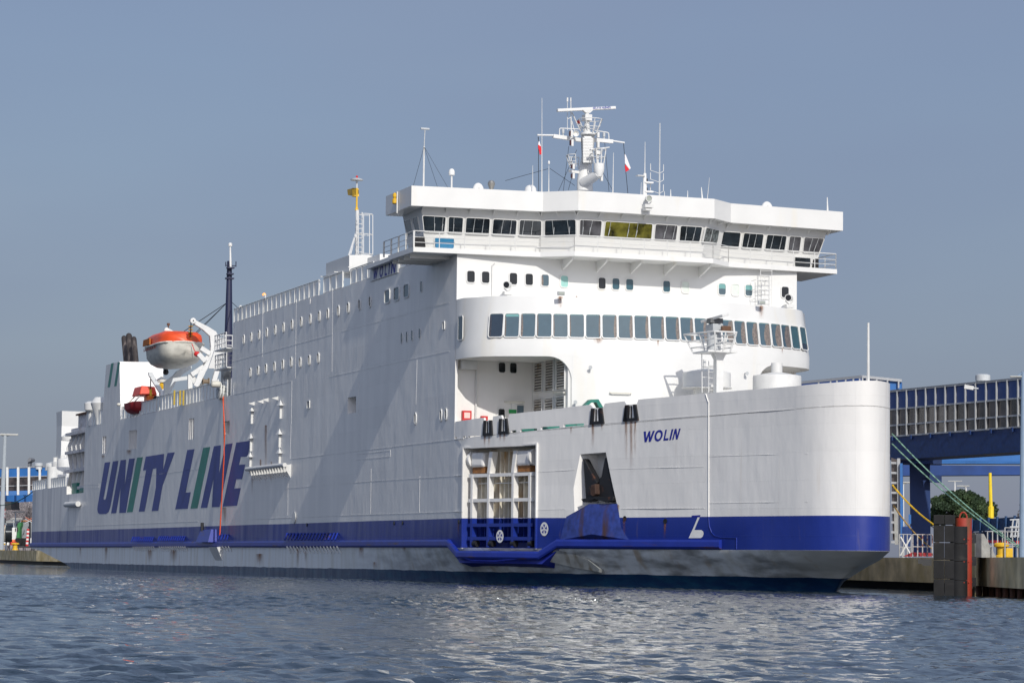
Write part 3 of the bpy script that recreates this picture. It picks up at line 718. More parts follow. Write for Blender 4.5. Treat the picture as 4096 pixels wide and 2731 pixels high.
# outline of the bow visor
m = MB()
q = [onP(*z4(725, 1287), .02), onP(*z4(748, 1360), .02)]+[onP(2600+a/1.96, 1600+b/1.96, .02) for a, b in ((462, 10), (462, 930), (468, 990), (485, 1035), (510, 1062), (560, 1074), (680, 1078), (680, 1166))]
for a, b in zip(q, q[1:]): m.bar(a, b, .05, .035, (1, 0, 0) if abs(a.z-b.z) > (a-b).length*.7 else (0, 0, 1))
m.build('visor_edge', HULL, ferry)

# ---- bulwark with fairlead gaps
bt = [z5(142, 168), z5(250, 152), z5(363, 137), z5(366, 158), z5(432, 156), z5(436, 127), z5(500, 118), z5(507, 143), z5(556, 140), z5(562, 110), z5(800, 82), z5(1000, 58), z5(1198, 35), z5(1222, 62), z5(1300, 57), z5(1312, 26), z5(1466, 8), z5(1482, 35), z5(1562, 30), z4(120, 1338), z4(400, 1313), z4(760, 1280), z4(1100, 1252), z4(1530, 1218), z4(1870, 1187)]
BT = []
for a in bt:
    h = onP(*a); BT.append((h.x, h.z))
BT = sorted(BT)
BT = [(BT[0][0]-.5, BT[0][1]-.05)]+BT+[(187.4, 10.86), (188, 10.9)]
def bulwark():
    m = MB(); xs = sorted(set([154.85]+[b[0] for b in BT if b[0] > 154.9 and b[0] < 187.4]+[x for x, y in PLAN if x > 154.9]))
    half = []
    for x in xs:
        y = interp([(a, b) for a, b in PLAN[18:]], x); half.append((x, y, interp(BT, x)))
    port = [(x, B-y, interp([(154, 9.8), (172, 10.5), (188, 10.9)], x)) for x, y, z in half[::-1][1:]]
    pts = half+port; n = len(pts); R_ = []
    for i, (x, y, z) in enumerate(pts):
        a = Vector(pts[max(0, i-1)][:2]); b = Vector(pts[min(n-1, i+1)][:2]); t = (b-a).normalized(); nn = Vector((-t.y, t.x, 0))
        zb_ = topz(x)-.05; R_.append([Vector((x, y, zb_)), Vector((x, y, z)), Vector((x, y, z))+nn*.14, Vector((x, y, zb_))+nn*.14])
    for r_ in R_: m.v += r_
    for j in range(n-1): m.f += [(j*4+i, j*4+(i+1) % 4, j*4+4+(i+1) % 4, j*4+4+i) for i in range(4)]
    m.f += [(0, 1, 2, 3), tuple(range(n*4-4, n*4))]; m.mi = [0]*len(m.f)
    return m.build('bulwark', HULL, ferry)
bw = bulwark()
for x0, x1, y0, y1 in ((240, 337, 277, 293), (578, 618, 233, 252), (648, 780, 222, 244), (810, 957, 204, 226), (988, 1148, 184, 206), (200, 220, 280, 302), (137, 153, 285, 303)):
    cxm = (x0+x1)/2; a = onP(*z5(x0, y1)); b = onP(*z5(x1, (y0+y1)/2-(x1-x0)*.06)); zc0 = onP(*z5(cxm, y1+2)).z; zc1 = onP(*z5(cxm, y0+2)).z
    t = (b-a); t.z = 0; t.normalize(); nn = Vector((-t.y, t.x, 0)); c = [a-nn*.5, b-nn*.5, b+nn*.6, a+nn*.6]
    mm = MB().hexa([Vector((q.x, q.y, zc0)) for q in c], [Vector((q.x, q.y, zc1)) for q in c]); boolean(bw, cutter(mm))
smooth_angle(bw); smooth_angle(hull)
# fairleads: black roller chocks let into the bulwark
for q in (((370, 160), (430, 157), (437, 275), (362, 280)), ((492, 146), (550, 143), (565, 262), (485, 267)), ((1213, 66), (1295, 60), (1311, 183), (1201, 192)), ((1479, 40), (1562, 34), (1581, 158), (1462, 168))):
    P = [onP(*z5(*a), .10) for a in q]; m = MB()
    tl, tr, br, bl = P; nn = Vector((-.31, .95, 0)) if q[0][0] > 600 else Vector((-.2, .98, 0))
    def lp(u, v): return (tl*(1-u)+tr*u)*(1-v)+(bl*(1-u)+br*u)*v
    m.prism([lp(0, 0), lp(.26, 0), lp(.22, 1), lp(0, 1)], nn*.4); m.prism([lp(.74, 0), lp(1, 0), lp(1, 1), lp(.78, 1)], nn*.4); m.prism([lp(.2, .82), lp(.8, .82), lp(.8, 1), lp(.2, 1)], nn*.4)
    fr = m.build('fairlead', BLACK, ferry)
    for u in (.38, .62) if q[0][0] < 1300 else (.30, .48):
        MB().tube(lp(u, .05)+nn*.2, lp(u, .9)+nn*.2, .13).build('roller', BLACK, fr, smooth=True)
    if q[0][0] > 1300: MB().prism([lp(.0, 0), lp(.3, 0), lp(.3, 1), lp(0, 1)], nn*.3).build('roller_housing', BLACK, fr)
# green winches seen over and through the bulwark
for cxp, cyp, s, yy in ((1390, 1345, 1.0, 4.6),):
    pts = [z3(1285, 1400), z3(1345, 1342), z3(1415, 1340), z3(1458, 1412), z3(1425, 1420), z3(1395, 1365), z3(1350, 1370), z3(1320, 1400)]
    m = MB(); q = [onX(*a, 162.6) for a in pts]
    m.prism(q, (.5, 0, 0)); m.box((161.9, q[0].y-.6, 8.9), (163.5, q[3].y+.2, q[3].z-.25)); wn = m.build('mooring_winch', GREEN, ferry)
    MB().tube((162.6, q[0].y-.9, 9.6), (162.6, q[0].y+.6, 9.6), .45, n=14).build('rope_drum', GREEN, wn, smooth=True)
m = MB(); m.box((158.6, 2.0, 9.1), (160.6, 4.6, 9.9)); m.box((161.8, 2.6, 9.1), (163.4, 4.8, 9.9)); m.tube((160, 1.8, 9.6), (160, 4.4, 9.6), .45, n=14); m.build('mooring_winch', GREEN, ferry)
# fore deck foremost: steel deck a little above the hull top
# ---- breasting items: round grey eyes, marks
def disc_mark(c, t, n, r):
    c = Vector(c); t = Vector(t).normalized(); u = Vector((0, 0, 1)); K = 28
    o = MB().add([c+t*math.cos(2*math.pi*i/K)*r+u*math.sin(2*math.pi*i/K)*r for i in range(K)], [tuple(range(K))]).build('thruster_mark', MARKW, ferry)
    m = MB()
    for k in range(5):
        a0 = R(90+72*k+0); da = R(20)
        pts = [c+n*.008+(t*math.cos(a)+u*math.sin(a))*rr for a, rr in ((a0-R(6), r*.18), (a0-da, r*.72), (a0+da, r*.72), (a0+R(6), r*.18))]
        m.add(pts, [(0, 1, 2, 3)])
    m.build('propeller_blades', LETTERW, o)
h = onP(*z5(841, 1009), .04); disc_mark(h, DT, -DN, .40)
disc_mark(D(3.83, -.0, 2.85)+DN*.02, DT, -DN, .38)
# bulbous-bow mark
q = [(328, 903), (397, 899), (393, 914), (362, 985), (349, 1016), (405, 1017), (418, 1028), (422, 1045), (415, 1067), (400, 1079), (304, 1080), (345, 990), (376, 914), (328, 915)]
MB().sheet([onP(2600+a/1.96, 1600+b/1.96, .012) for a, b in q[2:13]]).build('bulb_mark', MARKW, ferry)
MB().sheet([onP(2600+a/1.96, 1600+b/1.96, .014) for a, b in ((328, 903), (397, 899), (393, 917), (328, 917))]).build('bulb_mark', LETTERW, ferry)
# overboard pipes in the blue stripe
for a in (z5(1471, 926), z5(1788, 947), (2600+123/1.96, 1600+946/1.96)):
    h = onP(*a, .02); m = MB(); m.lathe(h, [(.14, 0), (.14, .02), (.10, .02), (.10, -.05)], 16, (.33, -.94, 0)); m.build('overboard_pipe', BLACK, ferry)
for a in ((550, 960), (1391, 945), (1472, 942), (2013, 930), (1228, 0)):
    if a[1]: h = onY(*ze(*a), -.02); MB().lathe(h, [(.13, 0), (.13, .03), (.1, .03)], 14, (0, -1, 0)).build('overboard_pipe', BLACK, ferry)

# ---- side door, folded-in ribs and frames
m = MB()
for u in (.55, 2.3, 4.85, 6.55): m.hexa([D(u, .1, 2.2), D(u+.22, .1, 2.2), D(u+.22, .45, 2.2), D(u, .45, 2.2)], [D(u, .1, 6.55), D(u+.22, .1, 6.55), D(u+.22, .45, 6.55), D(u, .45, 6.55)])
for z in (2.62, 3.42, 4.9, 6.4): m.hexa([D(.3, .12, z), D(7.0, .12, z), D(7.0, .42, z), D(.3, .42, z)], [D(.3, .12, z+.2), D(7.0, .12, z+.2), D(7.0, .42, z+.2), D(.3, .42, z+.2)])
m.build('door_frame', HULL, ferry)
m = MB()
CREAMP = mat('door_cream_paint', (.74, .69, .57), .5, var=.08, dirt=(.42, .24, .09), dirtscale=(1.5, 1.5, .4), dth=(.52, .74))
m2 = MB()
for u in (.95, 1.35, 1.75, 2.9, 3.35, 3.8, 4.25, 4.65, 5.4, 5.85, 6.25):
    for mm_, za, zb2 in ((m, 2.5, 3.93), (m2, 3.93, 7.9)): mm_.hexa([D(u, .6, za), D(u+.06, .6, za), D(u+.06, .99, za), D(u, .99, za)], [D(u, .6, zb2), D(u+.06, .6, zb2), D(u+.06, .99, zb2), D(u, .99, zb2)])
m2.hexa([D(.02, 1.0, 3.95), D(DW-.02, 1.0, 3.95), D(DW-.02, 1.04, 3.95), D(.02, 1.04, 3.95)], [D(.02, 1.0, 8.1), D(DW-.02, 1.0, 8.1), D(DW-.02, 1.04, 8.1), D(.02, 1.04, 8.1)]); m2.build('door_back_plating', CREAMP, ferry)
for z in (3.9, 6.0): m.hexa([D(.6, .52, z), D(6.9, .52, z), D(6.9, .57, z), D(.6, .57, z)], [D(.6, .52, z+.05), D(6.9, .52, z+.05), D(6.9, .57, z+.05), D(.6, .57, z+.05)])
m.build('door_rib', HULL, ferry)
for u0, u1 in ((.45, 1.75), (5.2, 6.5)):
    m = MB(); c0 = D(u0, .55, 7.45); c1_ = D(u1, .55, 7.45); m.bar(c0, c1_, .8, .9); hb = m.build('hinge_housing', HULL, ferry, bevel=.15)
    e = c0 if u0 < 1 else c1_
    MB().tube(D(u0-.25 if u0 < 1 else u1+.05, .5, 7.5), D(u0-.05 if u0 < 1 else u1+.25, .5, 7.5), .5, n=16).build('hinge_disc', HULL, hb, smooth=True)
    MB().hexa([D(u0, .3, 6.65), D(u1, .3, 6.65), D(u1, .9, 6.65), D(u0, .9, 6.65)], [D(u0, .3, 7.0), D(u1, .3, 7.0), D(u1, .9, 7.0), D(u0, .9, 7.0)]).build('rusty_bracket', mat('ochre_rust', (.30, .13, .04), .8, var=.3), hb)
for u in (2.4, 4.9):
    MB().hexa([D(u-.12, .1, 6.6), D(u+.15, .1, 6.6), D(u+.15, .5, 6.6), D(u-.12, .5, 6.6)], [D(u+.1, .1, 7.9), D(u+.45, .1, 7.9), D(u+.45, .5, 7.9), D(u+.1, .5, 7.9)]).build('hinge_arm', HULL, ferry)
for u in (.9, 2.6, 4.9, 6.7):
    MB().tube(D(u-.1, .25, 2.42), D(u+.25, .25, 2.42), .2, n=12).build('door_roller', BLACK, ferry, smooth=True)
m = MB(); 
for a, b in ((D(-.06, -.05, 2.1), D(-.06, -.05, 8.2)), (D(DW+.05, -.06, 2.1), D(DW+.05, -.06, 8.2))): m.bar(a, b, .12, .10, DT)
m.bar(D(-.1, -.05, 8.22), D(DW+.1, -.06, 8.22), .1, .1); m.build('door_surround', HULL, ferry)

# ---- anchor and its blue apron
bl = [onP(*z5(*q)) for q in ((1190, 812), (1412, 812), (1440, 1000), (1500, 1092), (960, 1095), (985, 1000), (1010, 912))]
cbul = onP(*z5(1250, 1050), .38); cb2 = onP(*z5(1310, 900), .26)
m = MB(); m.add(bl+[cbul, cb2], [(0, 1, 8), (1, 2, 8), (2, 7, 8), (2, 3, 7), (3, 4, 7), (4, 5, 7), (5, 6, 7), (6, 0, 8), (6, 8, 7)])
APR = mat('apron_blue_paint', (.03, .055, .26), .5, var=.25, dirt=(.06, .03, .03), dirtscale=(1.3, 1.3, .28), dth=(.52, .70))
m.build('anchor_apron', APR, ferry, smooth=True)
m = MB()
am = lambda q, o: [onP(*z5(*a), o) for a in q]
oo = an*.35
m.prism(am(((1127, 455), (1142, 465), (1180, 540), (1240, 645), (1215, 700), (1205, 790), (1152, 798), (1138, 600)), -.1), oo*1.2)
m.prism(am(((1300, 447), (1318, 458), (1345, 560), (1395, 760), (1330, 790), (1250, 760), (1258, 610), (1272, 600)), -.1), oo*1.2)
anc = m.build('anchor', BLACK, ferry, bevel=.05)
m = MB(); m.prism(am(((1140, 775), (1200, 766), (1245, 752), (1330, 762), (1392, 755), (1388, 785), (1330, 798), (1250, 772), (1160, 800)), .15), oo*1.6); m.build('crown', BLACK, anc, bevel=.06)
m = MB(); m.prism(am(((1222, 668), (1256, 655), (1262, 735), (1240, 755), (1218, 740)), .22), oo*1.1); m.build('shank', mat('dark_rust', (.06, .03, .02), .8, var=.3), anc, bevel=.05)

# ---- lettering
def sheet_y(polys, fn, mt, name, off=-.012):
    for q in polys: MB().sheet([onY(*fn(*a), off) for a in q]).build(name, mt, ferry)
U = [[(287, 360), (340, 354), (279, 690), (276, 712), (283, 718), (292, 716), (299, 700), (366, 349), (419, 342), (352, 730), (340, 790), (325, 835), (300, 855), (238, 857), (222, 845), (215, 815), (218, 780)],
     [(440, 337), (492, 331), (480, 572), (522, 324), (577, 319), (490, 843), (427, 845), (440, 598), (398, 847), (347, 850)],
     [(683, 303), (860, 275), (850, 430), (893, 268), (963, 260), (845, 583), (803, 823), (740, 827), (780, 597), (785, 415), (752, 420), (672, 830), (615, 833), (686, 432), (656, 436)],
     [(1083, 239), (1153, 230), (1067, 650), (1117, 645), (1088, 804), (967, 811)],
     [(1340, 202), (1407, 193), (1390, 465), (1453, 183), (1520, 174), (1395, 788), (1320, 790), (1336, 520), (1276, 795), (1213, 797)],
     [(1556, 168), (1693, 148), (1668, 302), (1600, 305), (1583, 382), (1643, 377), (1612, 520), (1556, 521), (1537, 610), (1600, 605), (1563, 775), (1424, 784)]]
sheet_y(U, zu, LETTER, 'line_name_letter')
sheet_y([[(598, 313), (655, 307), (556, 837), (500, 840)], [(1236, 218), (1305, 208), (1182, 800), (1114, 803)]], zu, LGREEN, 'line_name_letter')
GL = {'W': [[(0, 1), (.22, 1), (.27, .38), (.48, 1), (.62, 1), (.68, .38), (.86, 1), (1.05, 1), (.76, 0), (.56, 0), (.5, .58), (.34, 0), (.14, 0)]],
      'L': [[(0, 1), (.3, 1), (.3, .19), (1, .19), (1, 0), (0, 0)]], 'I': [[(0, 1), (1, 1), (1, 0), (0, 0)]],
      'N': [[(0, 1), (.3, 1), (.74, .36), (.74, 1), (1, 1), (1, 0), (.70, 0), (.26, .64), (.26, 0), (0, 0)]]}
def ring(n=20):
    o = [(.5+.5*math.cos(2*math.pi*i/n), .5+.53*math.sin(2*math.pi*i/n)) for i in range(n)]; i_ = [(.5+.27*math.cos(2*math.pi*i/n), .5+.33*math.sin(2*math.pi*i/n)) for i in range(n)]; return o, i_
def word(quad, surf, mt, name, shear=0.0, lay=(('W', 0, .29), ('O', .31, .54), ('L', .585, .725), ('I', .755, .805), ('N', .84, 1.0)), thin=1.0, out=None):
    tl, tr, br, bl_ = quad
    def P(u, v):
        u = u+shear*(v-.5); x = (bl_[0]*(1-u)+br[0]*u)*(1-v)+(tl[0]*(1-u)+tr[0]*u)*v; y = (bl_[1]*(1-u)+br[1]*u)*(1-v)+(tl[1]*(1-u)+tr[1]*u)*v
        return surf(x, y)
    for ch, a, b in lay:
        if ch == 'O':
            o, i_ = ring(); m = MB(); n = len(o); m.add([P(a+(b-a)*u, v) for u, v in o]+[P(a+(b-a)*u, v) for u, v in i_], [(k, (k+1) % n, n+(k+1) % n, n+k) for k in range(n)])
        else:
            m = MB()
            for poly in GL[ch]:
                pts = [P(a+(b-a)*u, v) for u, v in poly]; flat = [Vector((u, v, 0)) for u, v in poly]; m.add(pts, [tuple(t) for t in tessellate_polygon([flat])])
        m.build(name, mt, ferry)
z5b = lambda x, y: (2600+x/1.96, 1600+y/1.96)
word((z5(1613, 246), z5b(238, 221), z5b(222, 306), z5(1618, 330)), lambda x, y: onP(x, y, .014), LETTERW, 'ship_name_letter', shear=.03)
# name board under the bridge wing
a = [zm(382, 1046), zm(696, 968), zm(696, 1112), zm(380, 1216)]
pts = [onY(*q, -.02) for q in a]; nb = MB().prism([Vector((q.x, -.02, q.z)) for q in pts], (0, -.06, 0)).build('name_board', WHITE2, ferry)
word((zm(410, 1060), zm(665, 975), zm(660, 1112), zm(408, 1192)), lambda x, y: onY(x, y, -.09), LETTERW, 'ship_name_letter', shear=.02, lay=(('W', 0, .19), ('O', .28, .44), ('L', .52, .62), ('I', .69, .73), ('N', .80, 1.0)))

# ---- rust streaks on the paint
def streak(surf, a, wpx, hpx, fn):
    p = [surf(*fn(a[0]-wpx/2, a[1])), surf(*fn(a[0]+wpx/2, a[1])), surf(*fn(a[0]+wpx/2, a[1]+hpx)), surf(*fn(a[0]-wpx/2, a[1]+hpx))]
    STR.append(p)
STR = []
sP = lambda x, y: onP(x, y, .018); sY = lambda x, y: onY(x, y, -.018)
for a, w_, h_ in (((1220, 190), 26, 200), ((1290, 186), 16, 60), ((1480, 168), 26, 330), ((1550, 165), 22, 300), ((1520, 165), 30, 420), ((372, 282), 22, 100), ((405, 280), 18, 90), ((492, 266), 20, 60), ((525, 264), 22, 70), ((1048, 212), 14, 60), ((1420, 820), 18, 60), ((165, 960), 16, 140), ((1465, 940), 26, 150), ((1785, 960), 26, 140)): streak(sP, a, w_, h_, z5)
for a, w_, h_ in (((1840, 0), 26, 640), ((1790, 330), 22, 260), ((1710, 400), 22, 300), ((1895, 350), 18, 250), ((520, 240), 60, 60), ((270, 290), 40, 40), ((1440, 790), 50, 180), ((300, 1180), 36, 150), ((720, 1200), 60, 140), ((950, 1200), 90, 140), ((2150, 1180), 34, 200), ((2225, 1180), 28, 170), ((1780, 1240), 80, 130), ((50, 1180), 20, 120)): streak(sY, a, w_, h_, zu)
for a, w_, h_ in (((1075, 1180), 60, 110), ((1490, 1180), 40, 40), ((1205, 1320), 46, 80)): streak(lambda x, y: onP(x, y, .02), a, w_, h_, ze)
FRs = []
for a, w_, h_ in (((1100, 416), 60, 130), ((1245, 412), 30, 22), ((1440, 790), 100, 60), ((1085, 785), 70, 10), ((670, 780), 60, 12)):
    STR.append([onF(*z3(a[0]+s*w_/2, a[1]+t*h_), .02)[0] for s, t in ((-1, 0), (1, 0), (1, 1), (-1, 1))])
for a, w_, h_ in (((1220, 500), 56, 130), ((296, 805), 26, 70), ((1166, 690), 16, 150), ((1408, 880), 16, 50), ((1180, 660), 10, 60)):
    STR.append([onF(*z4(a[0]+s*w_/2, a[1]+t*h_), .02)[0] for s, t in ((-1, 0), (1, 0), (1, 1), (-1, 1))])
m = MB()
for p in STR: m.add(p, [(0, 1, 2, 3)])
so_ = m.build('rust_streaks', STREAK, ferry, fixn=False); so_['kind'] = 'stuff'
uvl = so_.data.uv_layers.new(name='UVMap')
for p in so_.data.polygons:
    for li, uv in zip(p.loop_indices, ((0, 1), (1, 1), (1, 0), (0, 0))): uvl.data[li].uv = uv
# =====================================================================  BRIDGE
def sym_plan(pts): return pts + [(x, B-y) for x, y in pts[::-1]]
def ring_walls(mb, lo, hi, close=True):
    n = len(lo); mb.add(list(lo)+list(hi), [(i, (i+1) % n, n+(i+1) % n, n+i) for i in range(n if close else n-1)])
    if close: mb.add(lo, [tuple(t) for t in tessellate_polygon([[Vector(p) for p in lo]])]); mb.add(hi, [tuple(t) for t in tessellate_polygon([[Vector(p) for p in hi]])])
plat = sym_plan([(149.6, -2.85), (154.85, -2.85), (155.6, 5.16), (157.05, 6.88)])
m = MB(); ring_walls(m, [(x, y, 20.17) for x, y in plat], [(x, y, 20.47) for x, y in plat]); m.build('bridge_deck', WHITE, ferry)
for x in (149.7, 150.9, 152.1, 153.3): MB().box((x, -2.6, 19.95), (x+.1, -.01, 20.168)).build('wing_bracket', WHITE, ferry)
for y in (6.9, 9.2, 11.5, 13.8, 16.2): MB().prism([(154.8, y, 19.5), (154.8, y, 20.168), (156.6, y, 20.168), (156.5, y, 20.0)], (0, .12, 0)).build('wing_bracket', WHITE, ferry)
for y in (-2.1, -1.3): MB().box((151.2, y, 20.06), (152.0, y+.25, 20.12)).build('strip_light', CREAM, ferry)
a = onY(*zm(325, 1030), -.5); b_ = onY(*zm(612, 925), -.5)
m = MB(); m.prism([a, b_, b_-Vector((0, 0, .28)), a-Vector((0, 0, .28))], (0, .7, 0)); m.build('side_ledge', WHITE, ferry)
eyeb = sym_plan([(149.8, -3.12), (155.15, -3.12), (155.92, 5.18), (157.38, 6.97)])
m = MB(); ring_walls(m, [(x, y, 22.96) for x, y in eyeb], [(x, y, 24.19) for x, y in eyeb]); m.build('bridge_roof', WHITE, ferry)
# wheelhouse walls lean out to the top
WL_ = [(150.0, -1.55), (153.75, -1.75), (154.5, 5.40), (155.95, 7.25)]
lo = [(x, y, 20.45) for x, y in sym_plan(WL_)]
hi = [(x, y, 22.97) for x, y in sym_plan([(150.0, -2.05), (154.55, -2.28), (155.3, 5.22), (156.75, 7.05)])]
m = MB(); ring_walls(m, lo, hi); m.build('wheelhouse', WHITE, ferry)
def on_wall(px, py, a, b, a2, b2):
    """hit the leaning wall through a-b (floor) and a2-b2 (top)"""
    a, b, a2 = Vector(a), Vector(b), Vector(a2); n = (b-a).cross(a2-a).normalized(); d = ray(px, py); t = (a-CAM).dot(n)/d.dot(n); return CAM+d*t
WSEG = [(lo[i], lo[i+1], hi[i], hi[i+1]) for i in range(len(lo)-1)]
def wwin(seg, pts, glass=DGLASS, wip=(), name='bridge_window', cover=None):
    s = WSEG[seg]; q = [on_wall(*p, *s) for p in pts]; tl, tr, br, bl_ = q
    c = (tl+tr+br+bl_)/4; t = ((tr-tl)+(br-bl_)); u = ((tl-bl_)+(tr-br)); n = t.cross(u).normalized()
    if n.dot(CAM-c) < 0: n = -n
    def P(a, b, d): return (bl_*(1-a)+br*a)*(1-b)+(tl*(1-a)+tr*a)*b + n*d
    W_ = (tr-tl).length; H_ = (tl-bl_).length
    base = rrect(1, 1, .1); rx = .10/W_; ry = .10/H_
    def rr(gx, gy, r):
        pts_ = []
        for cx, cy, a0 in ((1, 1, 0), (0, 1, 90), (0, 0, 180), (1, 0, 270)):
            for i in range(5):
                a = R(a0+22.5*i); pts_.append(((cx+(gx/W_ if cx else -gx/W_))-(1 if cx else -1)*r/W_+r/W_*math.cos(a), (cy+(gy/H_ if cy else -gy/H_))-(1 if cy else -1)*r/H_+r/H_*math.sin(a)))
        return pts_
    o_ = rr(.045, .045, .14); i_ = rr(0, 0, .10); k = len(o_); mb = MB(); E_ = .05 if seg in (1, 5) else .02
    mb.add([P(*a, .035+E_) for a in o_]+[P(*a, .035+E_) for a in i_]+[P(*a, -.05) for a in o_]+[P(*a, .0+E_) for a in i_], sum([[(j, (j+1) % k, k+(j+1) % k, k+j), (2*k+j, 2*k+(j+1) % k, (j+1) % k, j), (k+j, k+(j+1) % k, 3*k+(j+1) % k, 3*k+j)] for j in range(k)], []))
    fr = mb.build(name, WHITE, ferry)
    MB().add([P(*a, .010+E_) for a in i_], [tuple(range(k))]).build('pane', glass, fr)
    for wx, lean in wip:
        w_ = MB(); w_.tube(P(wx, 1.03, .13), P(wx+lean, .12, .11), .012, n=5); w_.tube(P(wx+lean+.02, .55, .11), P(wx+lean, .08, .10), .02, n=5); w_.build('wiper', GREYP, fr)
    return fr
SEA = mat('bridge_glass', (.018, .026, .034), .04, var=.5, scale=.8, spec=.8)
OLIVE = mat('olive_blind_glass', (.14, .13, .02), .12, var=.6, scale=1.6, spec=.7)
GREYG = mat('grey_blind_glass', (.10, .10, .11), .15, var=.4, scale=1.5, spec=.7)
def qz1(x0, y0, x1, y1, sk0=14, dy=6): return [z1(x0, y0), z1(x1, y0+dy), z1(x1-sk0*.8, y1+dy), z1(x0+sk0, y1)]
wwin(1, [z1(425, 1147), z1(632, 1160), z1(618, 1297), z1(441, 1290)], SEA, ((.5, 0), (.88, .0)))
wwin(1, [z1(660, 1158), z1(787, 1166), z1(778, 1303), z1(655, 1297)], SEA, ((.35, 0),))
wwin(1, [z1(818, 1166), z1(1028, 1176), z1(1018, 1314), z1(808, 1305)], SEA, ((.36, -.04), (.74, -.04)))
wwin(1, [z1(1060, 1178), z1(1267, 1190), z1(1257, 1324), z1(1048, 1314)], SEA, ((.42, -.05), (.78, -.03)))
wwin(1, [z1(1297, 1186), z1(1487, 1194), z1(1485, 1332), z1(1288, 1326)], SEA, ((.2, -.05), (.6, -.05)))
wwin(2, [z1(1525, 1192), z1(1798, 1184), z1(1800, 1321), z1(1524, 1328)], SEA, ((.25, .04), (.74, .06)))
wwin(3, [z1(1836, 1185), z1(2030, 1196), z1(2018, 1333), z1(1832, 1323)], GREYG, ((.12, 0), (.55, -.1)))
wwin(3, [z2(50, 1199), z2(468, 1224), z2(456, 1360), z2(33, 1336)], OLIVE, ((.1, -.02), (.5, -.02), (.68, -.02)))
wwin(3, [z2(498, 1225), z2(693, 1237), z2(676, 1370), z2(485, 1358)], GREYG, ((.5, -.08), (.88, -.05)))
wwin(3, [z2(722, 1239), z2(914, 1251), z2(888, 1383), z2(710, 1374)], SEA, ((.26, 0), (.68, -.04)))
wwin(4, [z2(948, 1256), z2(1067, 1282), z2(1045, 1396), z2(920, 1385)], mat('clear_glass_grey', (.12, .14, .14), .1, var=.7, scale=4, spec=.8), ((.4, 0),))
wwin(5, [z2(1092, 1290), z2(1256, 1300), z2(1238, 1432), z2(1068, 1420)], SEA)
wwin(5, [z2(1287, 1303), z2(1462, 1315), z2(1442, 1447), z2(1266, 1435)], SEA, ((.28, -.03), (.62, -.03)))
wwin(5, [z2(1495, 1318), z2(1668, 1330), z2(1647, 1462), z2(1473, 1450)], SEA, ((.3, -.03), (.75, -.03)))
wwin(5, [z2(1697, 1332), z2(1798, 1338), z2(1780, 1470), z2(1681, 1462)], GREYG, ((.4, -.05),))
wwin(5, [z2(1828, 1341), z2(2003, 1354), z2(1955, 1482), z2(1814, 1473)], GREYG, ((.4, -.05), (.7, -.05)))
wwin(1, [z1(535, 1340), z1(706, 1348), z1(704, 1441), z1(535, 1434)], mat('blue_lower_glass', (.03, .20, .38), .08, spec=.7), name='look_down_window')
wwin(5, [z4(1518, 58), z4(1656, 66), z4(1655, 155), z4(1517, 147)], SEA, name='look_down_window')
wwin(0, [zm(767, 530), zm(838, 505), zm(868, 672), zm(808, 698)], BGLASS, name='wing_end_window')
wwin(0, [zm(862, 500), zm(916, 475), zm(945, 640), zm(900, 662)], BGLASS, name='wing_end_window')
# chart box/door opening at the wing corners
m = MB(); q = [onX(*zm(890, 702), 154.3), onX(*zm(992, 700), 154.3), onX(*zm(1005, 820), 154.3), onX(*zm(880, 822), 154.3)]
m.prism(q, (-.5, 0, 0)); m.build('wing_door', mat('dark_opening', (.01, .01, .012), .8), ferry)
m = MB(); m.box((153.3, B+1.55, 20.48), (154.0, B+1.95, 21.3)); m.build('wing_door', mat('dark_opening', (.01, .01, .012), .8), ferry)
for s in range(1, 6):
    lo_a, lo_b, hi_a, hi_b = WSEG[s]
    L = (Vector(hi_b)-Vector(hi_a)).length; n = max(1, round(L/1.45)); 
    a = Vector(hi_a); b = Vector(hi_b); t = (b-a).normalized(); nn = Vector((t.y, -t.x, 0)); nn = nn if nn.x > 0 else -nn
    for i in range(n+1):
        c = a+(b-a)*i/n; MB().prism([c+Vector((0, 0, -.3)), c+Vector((0, 0, -.012)), c+nn*.5+Vector((0, 0, -.012))], t*.05).build('eyebrow_gusset', WHITE, ferry)
m = MB()
pts = [(148.5, -2.8, 20.47), (154.78, -2.8, 20.47), (155.53, 5.16, 20.47), (156.98, 6.88, 20.47), (156.98, B-6.88, 20.47), (155.53, B-5.16, 20.47), (154.78, B+2.8, 20.47), (148.5, B+2.8, 20.47)]
railing(m, pts, 1.0, 1.55, .03, (.3, .62, 1.0), .03)
for a, b in ((pts[0], pts[1]),):
    for i in range(5):
        q = Vector(a)+(Vector(b)-Vector(a))*i/4; m.bar(q, q+Vector((0, 0, 1)), .11, .05)
m.build('bridge_railing', WHITE2, ferry)
# searchlight on the roof edge and yellow unit on the wing end
def searchlight(name, c, look, r, parent, glassm=DGLASS, baseh=.6):
    c = Vector(c); look = Vector(look).normalized(); m = MB()
    m.lathe(c-look*r*1.5, [(r*.35, 0), (r*.85, r*.25), (r*.95, r*.9), (r, r*2.6), (r*1.08, r*2.65), (r*1.08, r*2.9), (r*.9, r*2.9), (r*.86, r*2.6)], 20, look); o = m.build(name, WHITE2, parent, smooth=True)
    MB().lathe(c-look*r*1.5, [(r*.87, r*2.62), (r*.87, r*2.66)], 20, look).build('lens', glassm, o)
    s = look.cross(Vector((0, 0, 1))).normalized(); m = MB()
    for k in (-1, 1): m.path([c+s*k*r*1.1, c+s*k*r*1.05-Vector((0, 0, r*1.0)), c-Vector((0, 0, r*1.9))], .035)
    m.box(c-Vector((.2, .28, r*1.9+baseh)), c-Vector((-.2, -.28, r*1.9))); m.build('bracket', WHITE2, o); return o
